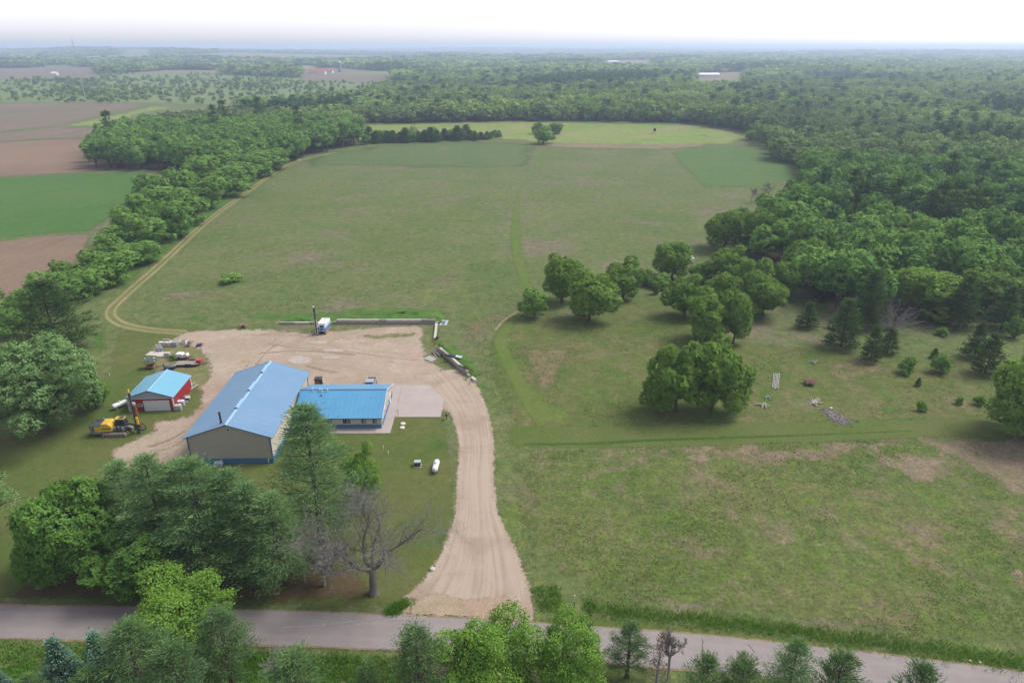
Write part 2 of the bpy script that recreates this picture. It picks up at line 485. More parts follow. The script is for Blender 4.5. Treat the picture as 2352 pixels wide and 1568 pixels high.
m_plough2 = ground_mat('ploughed_soil_far', (0.275, 0.215, 0.175), (0.225, 0.19, 0.145), (0.20, 0.20, 0.10), gk=0.469, s1=0.006, s2=0.02, s3=0.3, fine=0.12, fade=9.0, fr=0.6, streak=(R(80), 0.12, 0.16), bdist=0.1)
m_green = ground_mat('green_crop', (0.072, 0.160, 0.042), (0.090, 0.172, 0.050), (0.105, 0.165, 0.058), s1=0.02, s2=0.06, s3=0.9, fine=0.2, fade=6.0, fr=0.7, streak=(R(12), 0.5, 0.14))
m_clover = ground_mat('dark_green_plot', (0.090, 0.155, 0.050), (0.102, 0.158, 0.054), (0.122, 0.160, 0.062), s1=0.03, s2=0.08, s3=0.8, fine=0.25, mott=.08, fade=9.0, fr=0.9)
m_slopef = ground_mat('cool_green_slope', (0.098, 0.146, 0.060), (0.112, 0.150, 0.066), (0.135, 0.158, 0.076), s1=0.02, s2=0.05, s3=0.8, fine=0.25, mott=.1, fade=34.0, fr=1.0)
m_meadow = ground_mat('bright_meadow', gk=.58, A=(0.200, 0.270, 0.072), B=(0.250, 0.270, 0.100), C=(0.165, 0.245, 0.060), s1=0.012, s2=0.05, s3=0.5, fine=0.25, mott=.12, fade=20.0, fr=1.1, pats=(((0.27, 0.24, 0.15), 0.02, 0.53, 0.66, 5.0), ((0.15, 0.22, 0.07), 0.03, 0.54, 0.68, 35.0)))  # yellow green grass, with distant sunshine put into its colour
m_tan = ground_mat('dry_tan_grass', (0.23, 0.195, 0.125), (0.19, 0.175, 0.10), (0.15, 0.16, 0.07), s1=0.03, s2=0.1, s3=0.9, fine=0.25, fade=16.0, fr=1.2)
m_marsh = ground_mat('marsh_grass', gk=.60, A=(0.150, 0.205, 0.085), B=(0.195, 0.220, 0.120), C=(0.125, 0.185, 0.070), s1=0.006, s2=0.03, s3=0.3, fine=0.25, fade=30.0, fr=1.0)
m_mown = ground_mat('mown_grass', (0.108, 0.166, 0.040), (0.135, 0.168, 0.054), (0.12, 0.145, 0.045), s1=0.06, s2=0.3, s3=2.5, fine=0.25, mott=.1, fade=2.2, fr=1.1, tufts=0.3, bdist=0.05)
m_mown2 = ground_mat('mown_strip', (0.105, 0.140, 0.040), (0.135, 0.145, 0.060), (0.095, 0.135, 0.036), s1=0.05, s2=0.2, s3=2.5, fine=0.2, fade=1.5, fr=0.6, tufts=0.3, bdist=0.05)
m_lush = ground_mat('lush_grass', (0.078, 0.168, 0.034), (0.094, 0.172, 0.042), (0.11, 0.16, 0.05), s1=0.08, s2=0.4, s3=2.2, fine=0.35, mott=.15, fade=8.0, fr=1.3, cap=.62)
m_needle = ground_mat('needle_litter', (0.125, 0.088, 0.052), (0.105, 0.082, 0.046), (0.085, 0.100, 0.036), s1=0.1, s2=0.4, s3=3.0, fine=0.3, fade=5.0, fr=1.0)
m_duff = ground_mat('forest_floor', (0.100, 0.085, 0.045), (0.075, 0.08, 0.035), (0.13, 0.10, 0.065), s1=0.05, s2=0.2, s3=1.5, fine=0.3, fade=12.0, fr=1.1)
m_dry = ground_mat('dry_bunch_grass', (0.205, 0.175, 0.105), (0.17, 0.16, 0.085), (0.105, 0.14, 0.06), s1=0.1, s2=0.4, s3=2.4, fine=0.4, mott=.15, fade=7.0, fr=1.3, cap=.60)

# ---- far left farmland and bright far meadow
sheet('ploughed_field', VP([(-260, 240), (300, 237), (345, 241), (250, 262), (125, 290), (0, 303), (-300, 312)]), m_plough2, 0.05, 14, label='brown ploughed field at far left before the marsh')
sheet('grass_strip', VP([(118, 291), (260, 262), (345, 242), (420, 246), (330, 262), (305, 291), (230, 293)]), m_meadow, 0.06, 8, label='bright yellow green wedge of grass between ploughed fields')
sheet('ploughed_field', VP([(-200, 318), (0, 306), (120, 293), (300, 294), (280, 318), (120, 319), (20, 325), (-200, 345)]), m_plough2, 0.07, 7, label='narrow strip of greyish ploughed soil beside the wood')
sheet('ploughed_field', VP([(-260, 352), (25, 326), (130, 320), (300, 318), (250, 392), (150, 398), (0, 407), (-300, 425)]), m_plough, 0.08, 5, label='pink brown ploughed field beside the wood')
sheet('green_crop_field', VP([(-350, 432), (0, 408), (180, 399), (345, 394), (330, 440), (260, 500), (215, 533), (120, 537), (0, 550), (-400, 590)]), m_green, 0.04, 4, label='smooth green crop field beside the hedgerow')
sheet('ploughed_field', VP([(-420, 596), (0, 553), (100, 540), (218, 536), (205, 570), (170, 620), (90, 655), (0, 692), (-500, 850)]), m_plough, 0.03, 3, label='pink brown ploughed field left of the hedgerow')
sheet('marsh', VP([(-200, 182), (400, 168), (700, 180), (1000, 196), (850, 216), (830, 234), (420, 242), (340, 238), (-250, 238)]), m_marsh, 0.05, 26, label='pale open marsh with scattered shrubs')
sheet('meadow', VP([(790, 300), (830, 286), (1200, 279), (1590, 286), (1700, 303), (1745, 316), (1690, 334), (1530, 342), (1270, 332), (1160, 322), (1000, 322), (880, 333), (800, 325)]), m_meadow, 0.05, 8, label='bright yellow green meadow before the far tree line')
sheet('dry_grass_band', VP([(1140, 327), (1280, 325), (1520, 330), (1700, 322), (1620, 340), (1500, 347), (1300, 342), (1220, 338)]), m_tan, 0.07, 6, label='band of dry tan grass across the far field')
sheet('green_slope', VP([(700, 350), (830, 336), (1000, 322), (1180, 324), (1252, 332), (1262, 350), (1245, 385), (1000, 392), (760, 388), (650, 398)]), m_slopef, 0.02, 6, smooth=12, label='cool green slope at the top of the big field')
sheet('dark_green_plot', VP([(1530, 350), (1615, 338), (1735, 334), (1815, 372), (1855, 410), (1760, 431), (1607, 434), (1570, 395)]), m_clover, 0.02, 4, label='dark green planted plot beside the wood')
far_clear = [
    ([(-150, 158), (90, 157), (225, 160)], [(225, 170), (100, 172), (-150, 170)]),
    ([(680, 158), (790, 156), (905, 168)], [(900, 180), (800, 176), (690, 176)]),
    ([(270, 124), (360, 127)], [(355, 131), (270, 129)]),
    ([(500, 128), (960, 129)], [(960, 133), (500, 133)]),
    ([(1140, 123), (1260, 124)], [(1260, 128), (1140, 128)]),
    ([(1590, 168), (1720, 165)], [(1710, 180), (1590, 183)]),
    ([(1380, 140), (1500, 139)], [(1500, 145), (1380, 146)]),
]
FAR_POLYS = []
for i, (top, bot) in enumerate(far_clear):
    P = VP(top) + [tuple((.84 if i < 2 else .70) * c for c in gv(*p)) for p in bot]
    FAR_POLYS.append(P)
    sheet('pale_far_field', P, m_plough2 if i in (0, 1) else m_tan, 0.3, 40, label=['brown fields beyond the marsh', 'tan field by the red roofed farm', 'pale field below the wooded hill', 'long pale field strip near the horizon', 'pale field by the long white barn', 'tan clearing by the white shed in the far woods', 'small pale clearing in the far woods'][i])

rgf = random.Random(23)
far_names = ['green', 'tan', 'brown', 'pale green']
for k in range(16):
    d_ = 1700 * 1.105 ** k * rgf.uniform(.92, 1.08); ax = rgf.uniform(-.78, .78) if k % 3 else rgf.uniform(-.78, -.1)
    cx_, cy_ = ax * d_, d_; w_ = d_ * rgf.uniform(.07, .16); dp = d_ * rgf.uniform(.16, .26); sk_ = rgf.uniform(-.25, .25) * dp
    P = [(cx_ - w_, cy_), (cx_ + w_, cy_ + rgf.uniform(-60, 60)), (cx_ + w_ * rgf.uniform(.6, 1) + sk_, cy_ + dp), (cx_ - w_ * rgf.uniform(.5, 1) + sk_, cy_ + dp * rgf.uniform(.8, 1.1))]
    FAR_POLYS.append(P)
    sheet('pale_far_field', P, (m_marsh, m_tan, m_plough2, m_meadow)[k % 4], 0.32, max(30, d_ * .02), label='open %s field far off among the woods' % far_names[k % 4])

# ---- forest floor under the woods
WOOD_L = VP([(205, 388), (330, 394), (480, 396), (600, 392), (690, 366), (760, 348), (828, 336), (822, 298), (700, 290), (560, 288), (400, 296), (300, 318), (240, 340)])
WOOD_R = VP([(1742, 330), (1800, 366), (1856, 418), (1862, 470), (1800, 520), (1700, 562), (1640, 578), (1740, 606), (1800, 660), (1862, 716), (1960, 752), (2090, 752), (2230, 764), (2360, 752), (2700, 760), (3000, 560), (2700, 300), (2000, 262), (1780, 285), (1735, 312)])
sheet('forest_floor', WOOD_L, m_duff, 0.012, 6, label='shaded floor of the wood at the field corner')
sheet('forest_floor', WOOD_R, m_duff, 0.012, 6, label='shaded floor of the big wood on the right')

# ---- near ground
sheet('crop_field', VP([(1195, 1030), (1400, 1014), (1800, 1000), (2352, 985), (2800, 985), (2900, 1640), (2352, 1508), (2000, 1460), (1700, 1424), (1345, 1386), (1240, 1300), (1175, 1180)]), m_crop, 0.004, 2.0, label='patchy weedy crop field right of the driveway')
sheet('bare_stubble', VP([(1380, 1020), (1600, 1004), (1780, 1000), (1960, 1020), (1980, 1066), (1840, 1090), (1640, 1080), (1460, 1068)]), m_bare, 0.008, 1.6, smooth=4, label='strip of tan dead stubble along the mown strip')
sheet('bare_stubble', VP([(2030, 998), (2352, 980), (2700, 985), (2700, 1230), (2400, 1210), (2300, 1150), (2180, 1070)]), m_bare, 0.008, 1.6, smooth=4, label='brown dead stubble at the field corner by the tree')
sheet('bare_stubble', VP([(1760, 1000), (2060, 992), (2160, 1030), (2040, 1062), (1880, 1050), (1780, 1030)]), m_bare, 0.0075, 1.6, smooth=4, label='middle stretch of the tan stubble band below the mown strip')
sheet('bare_stubble', VP([(1425, 1135), (1500, 1118), (1540, 1145), (1525, 1200), (1440, 1200)]), m_bare, 0.008, 1.0, smooth=2, label='brown bare patch in the crop field near the driveway')
sheet('bare_stubble', VP([(1905, 1205), (1990, 1190), (2025, 1225), (1985, 1268), (1915, 1255)]), m_bare, 0.008, 1.0, smooth=2, label='small brown bare patch in the middle of the crop field')
sheet('bare_stubble', VP([(1820, 1440), (1960, 1400), (2120, 1440), (2010, 1460)]), m_bare, 0.008, 1.2, smooth=2, label='brown bare patch at the road side of the crop field')
sheet('bare_stubble', VP([(1980, 1020), (2200, 1025), (2290, 1090), (2200, 1135), (2080, 1120), (1980, 1090)]), m_bare, 0.0085, 1.4, smooth=3, label='pale stubble patch in the upper crop field')
sheet('bare_stubble', VP([(2230, 1290), (2380, 1270), (2420, 1380), (2260, 1350)]), m_bare, 0.0085, 1.4, smooth=3, label='brown patch at the right end of the crop field')
sheet('lawn', VP([(-500, 1400), (-500, 1010), (0, 1000), (150, 950), (240, 850), (262, 760), (330, 740), (470, 748), (560, 800), (700, 900), (1030, 955), (1052, 1060), (1054, 1180), (1045, 1260), (1000, 1350), (900, 1408), (600, 1402), (0, 1385)]), m_lawn, 0.004, 1.8, label='mown lawn around the shop buildings')
sheet('roadside_grass', VP([(-400, 1458), (0, 1467), (500, 1482), (900, 1497), (1300, 1520), (1700, 1556), (2500, 1680), (2500, 2200), (1176, 2400), (-600, 2200)]), m_lush, 0.003, 1.8, label='green verge on the camera side of the road')
sheet('needle_bed', VP([(-20, 1385), (100, 1300), (260, 1265), (420, 1255), (600, 1260), (760, 1265), (900, 1340), (850, 1392), (600, 1400), (300, 1394)]), m_needle, 0.009, 1.2, smooth=3, label='brown needle litter under the roadside pines')
sheet('meadow_slope', VP([(1120, 880), (1105, 800), (1130, 740), (1195, 715), (1260, 735), (1420, 700), (1560, 660), (1700, 780), (1960, 800), (2300, 840), (2420, 960), (2380, 990), (1900, 985), (1500, 990), (1200, 1000), (1150, 960)]), ground_mat('orchard_grass', (0.108, 0.140, 0.045), (0.150, 0.148, 0.070), (0.085, 0.145, 0.035), s1=0.04, s2=0.2, s3=2.0, fine=0.34, mott=.16, fade=5.0, pats=(((0.20, 0.17, 0.115), 0.08, 0.56, 0.72, 71.0), ((0.085, 0.165, 0.04), 0.06, 0.56, 0.70, 13.0))), 0.005, 2.2, label='grassy slope between the driveway and the wood')
for k, (pl, lb) in enumerate([
    ([(1168, 795), (1250, 790), (1330, 800), (1320, 850), (1290, 900), (1270, 945), (1225, 925), (1200, 860)], 'pale bunch grass inside the mown path bend'),
    ([(1090, 800), (1125, 770), (1140, 830), (1175, 910), (1190, 965), (1160, 960), (1130, 905)], 'pale tall grass between driveway and mown path'),
    ([(1060, 740), (1150, 712), (1190, 720), (1130, 760), (1100, 800), (1050, 790)], 'pale grass behind the retaining wall'),
    ([(1880, 830), (2010, 810), (2060, 860), (1960, 890), (1890, 880)], 'pale bunch grass beyond the white poles')]):
    sheet('dry_grass', VP(pl), m_dry, 0.010 + 0.001 * k, 1.2, smooth=3, label=lb)
for k, (pl, lb) in enumerate([
    ([(560, 715), (720, 708), (900, 706), (1020, 715), (1018, 738), (760, 737), (640, 742), (560, 745)], 'lush green strip along the top of the block wall'),
    ([(235, 640), (330, 570), (430, 500), (560, 420), (640, 380), (620, 410), (500, 500), (380, 598), (285, 672), (262, 720), (270, 790), (200, 830), (180, 790), (225, 720)], 'lush green verge between hedgerow and farm track'),
    ([(1720, 880), (1790, 850), (1820, 900), (1790, 950), (1720, 945)], 'lush green patch around the white poles'),
    ([(1820, 800), (1890, 800), (1905, 840), (1840, 850)], 'lush green weeds round the brush pile'),
    ([(1190, 1330), (1270, 1330), (1300, 1400), (1230, 1415), (1200, 1380)], 'green weeds at the driveway mouth'),
    ([(1990, 930), (2110, 920), (2120, 960), (2010, 975)], 'green patch beyond the rubble heap'),
    ([(370, 735), (470, 720), (560, 735), (470, 752)], 'green weeds beside the yard corner'),
    ([(1530, 950), (1640, 925), (1720, 900), (1730, 960), (1600, 985)], 'green shaded grass under the paired oaks')]):
    sheet('lush_grass', VP(pl), m_lush, 0.012 + 0.001 * k, 1.3, smooth=3, label=lb)

# ---- mown strips and paths
ribbon('mown_path', VP([(1285, 975), (1235, 930), (1195, 880), (1165, 825), (1150, 785), (1170, 745), (1205, 715), (1235, 700)]), [10, 7, 5.0, 5.0, 5.2, 4.5, 3.5, 3], m_mown, 0.024, 1.0, label='bright mown path curving up beside the driveway')
ribbon('mown_path', VP([(1225, 685), (1205, 640), (1188, 580), (1185, 500), (1190, 440)]), [4, 5.5, 5.5, 4, 2.5], m_mown, 0.024, 1.5, label='bright mown path running up the big field')
ribbon('mown_path', VP([(1225, 400), (1245, 375), (1262, 340)]), [3, 5, 5], m_mown, 0.03, 2.0, label='faint mown path near the lone field tree')
ribbon('mown_strip', VP([(1165, 1000), (1300, 1003), (1500, 1000), (1800, 992), (2100, 982), (2400, 968)]), [8, 8.5, 8.5, 8, 7.5, 7.5], m_mown2, 0.020, 1.5, label='mown strip along the upper edge of the crop field')
ribbon('mown_verge', VP([(1350, 1430), (1600, 1448), (1900, 1486), (2200, 1526), (2500, 1572)]), [2.4, 2.2, 2.2, 2.2, 2.2], m_mown2, 0.018, 1.0, label='short mown verge beside the road')
m_ridge = ground_mat('ridge_grass', (0.050, 0.105, 0.022), (0.07, 0.12, 0.03), (0.09, 0.12, 0.04), s1=0.1, s2=0.4, s3=2.5, fine=0.35, fade=0.8, fr=1.2)
ribbon('grass_edge', VP([(1200, 1020), (1350, 1019), (1500, 1011), (1800, 1001), (2100, 989)]), [1.4, 1.6, 1.5, 1.2, 1.0], m_ridge, 0.026, 1.0, label='darker uncut grass edge below the mown strip')

# ---- gravel yard and driveway
YARD = VP([(400, 757), (560, 750), (720, 757), (830, 748), (972, 745), (990, 800), (1008, 828), (1062, 862), (1105, 895), (1132, 945), (1139, 1000), (1128, 1050), (1044, 1050), (1028, 958), (905, 962), (700, 975), (640, 1064), (430, 1076), (280, 1092), (232, 1050), (262, 1016), (335, 985), (345, 957), (425, 948), (436, 905), (400, 892), (345, 868), (325, 825), (340, 790), (392, 772), (385, 765)])
sheet('gravel_yard', YARD, m_gravel, 0.028, 1.0, smooth=2, label='tan gravel yard around the blue roofed shop')
def streak_gravel(name, base, dark, light, fade, fr=0.6):
    m, nt, bs = new_mat(name)
    u, v = attr(nt, 'u'), attr(nt, 'v')
    cb = nt.nodes.new('ShaderNodeCombineXYZ')
    nt.links.new(math_n(nt, 'MULTIPLY', u, 0.035), cb.inputs[0]); nt.links.new(math_n(nt, 'MULTIPLY', v, 7.0), cb.inputs[1])
    n1 = noise(nt, 1.0, 7, 0.72, vec=cb.outputs[0], dist=0.5)
    n2 = noise(nt, 0.12, 6, 0.65); n3 = noise(nt, 5.0, 4, 0.7)
    c = mixc(nt, math_n(nt, 'MULTIPLY', ramp(nt, n1, 0.42, 0.70), 1.0), base, light)
    c = mixc(nt, math_n(nt, 'MULTIPLY', ramp(nt, n1, 0.52, 0.30), 0.95), c, dark)
    n5 = noise(nt, 0.45, 7, 0.75, dist=0.5)
    c = mixc(nt, math_n(nt, 'MULTIPLY', ramp(nt, n5, 0.48, 0.68), 0.6), c, light)
    c = mixc(nt, ramp(nt, n2, 0.5, 0.7), c, dark)
    c = mixc(nt, 1.0, c, mixc(nt, n3, (0.84,) * 3, (1.14,) * 3), 'MULTIPLY')
    nt.links.new(c, bs.inputs['Base Color']); bs.inputs['Roughness'].default_value = 0.95; bs.inputs['Specular IOR Level'].default_value = 0.08
    bump(nt, bs, math_n(nt, 'ADD', n3, math_n(nt, 'MULTIPLY', n1, 1.5)), 0.5, 0.05)
    fade_alpha(nt, bs, fade, fr)
    return m
m_drive = streak_gravel('drive_gravel', (0.275, 0.219, 0.168), (0.218, 0.165, 0.122), (0.305, 0.254, 0.206), 2.4)
ribbon('driveway', VP([(1010, 850), (1070, 930), (1093, 1010), (1092, 1100), (1096, 1200), (1098, 1290), (1085, 1370), (1062, 1418)]), [13, 11, 8.6, 7.8, 7.6, 8.0, 13, 19.5], m_drive, 0.034, 1.0, nac=25, label='tan gravel driveway sweeping down to the road')

# ---- farm track: two worn ruts
m_rut = ground_mat('worn_rut', (0.40, 0.335, 0.215), (0.32, 0.285, 0.165), (0.20, 0.20, 0.09), gk=0.469, s1=0.1, s2=0.5, s3=3.0, fine=0.2, fade=0.35, fr=0.9, cmix=(0.56, 0.72))
m_tmid = ground_mat('track_grass', (0.150, 0.185, 0.055), (0.185, 0.190, 0.075), (0.12, 0.165, 0.045), s1=0.1, s2=0.4, s3=2.5, fine=0.22, fade=0.8, fr=0.9)
track = smooth_line(VP([(430, 764), (340, 757), (275, 742), (254, 716), (288, 678), (372, 604), (470, 514), (565, 443), (655, 382), (715, 362), (775, 350)]), 2.0)
ribbon('farm_track', track, 4.2, m_tmid, 0.030, smooth=False, label='grassy farm track curving up beside the hedgerow')
Tt = np.gradient(track, axis=0); Tt /= np.linalg.norm(Tt, axis=1)[:, None]
Nt = np.c_[-Tt[:, 1], Tt[:, 0]]
for sgn, lb in ((-1, 'bare wheel rut on the field side of the farm track'), (1, 'bare wheel rut on the hedge side of the farm track')):
    ribbon('wheel_rut', track + Nt * sgn * -0.95, 1.05, m_rut, 0.036, smooth=False, nac=5, wob=0.25, label=lb)
ribbon('wheel_rut', VP([(1137, 760), (1155, 738), (1178, 722), (1197, 713)]), 1.0, m_rut, 0.036, 0.8, nac=5, label='short bare rut beside the round bush')

# ---- tyre ruts and worn marks on the yard
m_tyre = ground_mat('churned_gravel', (0.31, 0.235, 0.178), (0.34, 0.262, 0.20), (0.39, 0.31, 0.245), gk=0.50, s1=0.2, s2=0.8, s3=4.0, fine=0.22, fade=0.9, fr=1.5, cap=.7)
m_pale = ground_mat('pale_stone', (0.58, 0.54, 0.51), (0.52, 0.47, 0.43), (0.46, 0.39, 0.32), gk=0.469, s1=0.3, s2=0.8, s3=5.0, fine=0.2, fade=0.9, fr=1.9)
ruts = [[(700, 770), (760, 790), (840, 805), (930, 812)], [(610, 790), (700, 800), (800, 808), (900, 822), (970, 828)], [(590, 812), (700, 806), (820, 815)], [(640, 778), (600, 800), (560, 850), (530, 900)],
        [(655, 782), (620, 802), (580, 850), (548, 902)], [(330, 1030), (390, 1010), (430, 985)], [(300, 1048), (370, 1028), (425, 1003)], [(350, 1040), (395, 1026), (430, 1008)],
        [(700, 838), (740, 850), (780, 856)], [(880, 828), (920, 836), (955, 838)], [(560, 770), (640, 768), (700, 772)]]
for i, r_ in enumerate(ruts):
    ribbon('tyre_mark', VP(r_), 0.9 + 0.3 * (i % 3), m_tyre, 0.040 + 0.0008 * i, 0.7, nac=5, wob=0.15, label='dark churned tyre marks across the gravel')
for i, pl in enumerate([[(655, 822), (690, 815), (720, 822), (715, 836), (670, 838)], [(700, 783), (750, 780), (765, 787), (720, 792)], [(735, 800), (790, 800), (800, 808), (740, 810)], [(730, 816), (790, 816), (790, 824), (735, 826)]]):
    sheet('pale_stone_patch', VP(pl), m_pale, 0.056 + 0.001 * i, 0.8, smooth=1.5, label=['round pale crushed stone patch behind the blue roof', 'thin pale crushed stone patch near the white drill rig', 'long pale crushed stone patch in mid yard', 'low pale crushed stone patch in mid yard'][i])
for i, (pl, lb) in enumerate([([(820, 768), (900, 762), (960, 760), (965, 775), (880, 782), (830, 782)], 'thin green growth on the gravel below the block wall'), ([(330, 800), (400, 785), (480, 800), (500, 860), (450, 900), (380, 870), (330, 850)], 'weedy grass among the parked equipment'), ([(330, 960), (400, 945), (420, 955), (350, 975)], 'thin grass before the red garage')]):
    sheet('thin_weeds', VP(pl), ground_mat('thin_weeds_%d' % i, (0.14, 0.165, 0.055), (0.21, 0.195, 0.10), (0.29, 0.235, 0.16), s1=0.2, s2=0.6, s3=3, fine=0.3, fade=2.5, fr=2.2), 0.062 + 0.002 * i, 0.9, smooth=1.5, label=lb)

# ---- paved road
m, nt, bs = new_mat('old_asphalt'); m_road = m
n1 = noise(nt, 0.25, 7, 0.65); n2 = noise(nt, 9.0, 4, 0.7); v = attr(nt, 'v')
c = mixc(nt, ramp(nt, n1, 0.35, 0.65), (0.178, 0.157, 0.153), (0.210, 0.186, 0.181))
wt = math_n(nt, 'ABSOLUTE', math_n(nt, 'SUBTRACT', math_n(nt, 'ABSOLUTE', v), 0.48))
c = mixc(nt, math_n(nt, 'MULTIPLY', ramp(nt, wt, 0.18, 0.02), 0.35), c, (0.226, 0.202, 0.195))
c = mixc(nt, 1.0, c, mixc(nt, n2, (0.85,) * 3, (1.13,) * 3), 'MULTIPLY')
nt.links.new(c, bs.inputs['Base Color']); bs.inputs['Roughness'].default_value = 0.85; bs.inputs['Specular IOR Level'].default_value = 0.2
bump(nt, bs, n2, 0.3, 0.02)
m_shoulder = ground_mat('sandy_shoulder', (0.30, 0.235, 0.165), (0.24, 0.20, 0.13), (0.12, 0.14, 0.05), s1=0.2, s2=0.6, s3=3.0, fine=0.25, fade=0.35, fr=1.3)
rt = [gs(-700, 1803), gs(0, 1813.5), gs(500, 1824), gs(1024, 1839), gs(1500, 1862), gs(2048, 1903), gs(2400, 1938), gs(3072, 2018), gs(3500, 2080)]
rb = [gs(-700, 1898), gs(0, 1913), gs(500, 1925), gs(1024, 1941), gs(1500, 1966), gs(2048, 2003), gs(2400, 2039), gs(3072, 2122), gs(3500, 2190)]
road_c = [((a[0] + b[0]) / 2, (a[1] + b[1]) / 2) for a, b in zip(rt, rb)]
ribbon('road_shoulder', road_c, 6.0, m_shoulder, 0.046, 1.2, nac=9, wob=0.2, label='sandy shoulder showing along both road edges')
ribbon('road', road_c, 5.15, m_road, 0.060, 1.2, nac=17, wob=0.06, label='old grey paved road crossing the bottom of the view')
m_apron = ground_mat('apron_gravel', A=(0.470, 0.376, 0.290), B=(0.400, 0.312, 0.236), C=(0.51, 0.428, 0.348), gk=0.52, mott=.08, s1=0.05, s2=0.12, s3=4.0, fine=0.18, fade=2.2, fr=1.0)
sheet('driveway_apron', VP([(862, 1424), (900, 1404), (945, 1376), (985, 1352), (1080, 1364), (1172, 1356), (1194, 1388), (1250, 1436), (1150, 1432), (1060, 1430), (960, 1424)]), m_apron, 0.067, 0.7, smooth=1.5, label='flared gravel mouth of the driveway')
m_crack = ground_mat('crack_tar', (0.05, 0.045, 0.045), (0.08, 0.07, 0.07), (0.1, 0.09, 0.09), fade=0.04, fr=0.8)
rngc = random.Random(5)
for (a, b, lb) in [((1907, 1497), (1945, 1566), 'dark crack across the road below the crop field'), ((2315, 1560), (2335, 1600), 'dark crack across the road at the right edge'), ((1612, 1466), (1616, 1500), 'thin crack across the road beside the pines'), ((1715, 1478), (1738, 1500), 'short crack in the road beside the pale pine')]:
    A_, B_ = np.array(gv(*a)), np.array(gv(*b))
    pts = [A_ + (B_ - A_) * t + np.array((rngc.uniform(-.12, .12), rngc.uniform(-.05, .05))) for t in np.linspace(0, 1, 9)]
    ribbon('road_crack', pts, 0.11, m_crack, 0.064, 0.4, nac=3, label=lb)
m_dust = ground_mat('dust_mark', (0.42, 0.38, 0.355), (0.36, 0.33, 0.32), (0.28, 0.255, 0.25), s1=0.4, s2=1.5, s3=5, fine=0.1, fade=0.28, fr=2.2)
for i, (pl, lb) in enumerate([([(640, 1441), (760, 1433), (880, 1417), (960, 1412)], 'pale dusty tyre mark turning into the driveway'), ([(770, 1440), (850, 1430), (920, 1420), (990, 1416)], 'second pale dusty tyre mark by the driveway mouth')]):
    ribbon('dust_mark', VP(pl), 0.5, m_dust, 0.066 + .002 * i, 0.8, nac=5, label=lb)

# ---- concrete slab and walks
def concrete(name, col):
    m, nt, bs = new_mat(name)
    n1 = noise(nt, 0.35, 7, 0.7); n2 = noise(nt, 6, 3, 0.6)
    c = mixc(nt, ramp(nt, n1, 0.3, 0.7), tuple(x * 0.9 for x in col), tuple(x * 1.07 for x in col))
    c = mixc(nt, 1.0, c, mixc(nt, n2, (0.93,) * 3, (1.06,) * 3), 'MULTIPLY')
    nt.links.new(c, bs.inputs['Base Color']); bs.inputs['Roughness'].default_value = 0.85; bs.inputs['Specular IOR Level'].default_value = 0.25
    return m
m_conc = concrete('pale_concrete', (0.280, 0.243, 0.226))
def slab(name, poly, top, label, bev=0.0):
    b = MB(); n = len(poly)
    b.add([(x, y, -0.1) for x, y in poly] + [(x, y, top) for x, y in poly], [tuple(range(n - 1, -1, -1)), tuple(range(n, 2 * n))] + [(i, (i + 1) % n, (i + 1) % n + n, i + n) for i in range(n)])
    return b.ob(name, m_conc, kind='structure', label=label)
slab('concrete_pad', [(-22.36, 113.9), (-13.6, 113.9), (-13.7, 121.4), (-17.2, 127.2), (-22.85, 127.3)], 0.115, 'large pale concrete pad beside the office end wall')
slab('concrete_walk', [(-25.2, 107.95), (-22.3, 107.95), (-22.40, 113.9), (-22.90, 127.3), (-25.2, 127.3)], 0.11, 'concrete walk along the office end wall')
slab('concrete_walk', [(-40.4, 107.95), (-25.23, 107.95), (-25.23, 110.6), (-40.4, 110.6)], 0.10, 'concrete walk along the office front wall')
slab('concrete_walk', [(-40.4, 122.0), (-25.23, 122.0), (-25.23, 127.2), (-40.4, 127.2)], 0.10, 'concrete apron behind the office')

# ================================================================== TREES
m_bark = paint('grey_brown_bark', (0.085, 0.068, 0.052), 0.95, var=0.35, scale=3, spec=0.1, bumpy=0.05)
m_pbark = paint('pine_bark', (0.070, 0.055, 0.047), 0.95, var=0.35, scale=3, spec=0.1, bumpy=0.05)
m_dead = paint('weathered_grey_wood', (0.235, 0.222, 0.205), 0.95, var=0.3, scale=2, spec=0.1)
m_pale_wood = paint('pale_dry_wood', (0.40, 0.36, 0.32), 0.9, var=0.2, scale=2, spec=0.1)
L_OAK = leaf_mat('oak_leaves', (0.096, 0.163, 0.037), (0.125, 0.192, 0.042), (0.163, 0.224, 0.048))
L_OAKD = leaf_mat('dark_oak_leaves', (0.068, 0.133, 0.034), (0.086, 0.159, 0.038), (0.117, 0.189, 0.039))
L_WOOD = leaf_mat('woodland_leaves', (0.086, 0.165, 0.052), (0.146, 0.240, 0.065), (0.159, 0.247, 0.061))
L_MAPLE = leaf_mat('silver_maple_leaves', (0.110, 0.175, 0.078), (0.122, 0.188, 0.086), (0.150, 0.212, 0.115))
L_BRIGHT = leaf_mat('bright_young_leaves', (0.110, 0.200, 0.036), (0.125, 0.212, 0.040), (0.155, 0.232, 0.050), trans=0.25)
L_HEDGE = leaf_mat('hedgerow_leaves', (0.090, 0.168, 0.043), (0.147, 0.233, 0.061), (0.130, 0.214, 0.061))
L_WPINE = leaf_mat('white_pine_needles', (0.094, 0.158, 0.084), (0.114, 0.181, 0.091), (0.154, 0.218, 0.098), trans=0.15)
L_WPINED = leaf_mat('dark_white_pine_needles', (0.046, 0.080, 0.034), (0.058, 0.096, 0.038), (0.076, 0.114, 0.044), trans=0.12)
L_RPINE = leaf_mat('red_pine_needles', (0.061, 0.105, 0.051), (0.081, 0.131, 0.058), (0.101, 0.149, 0.062), trans=0.12)
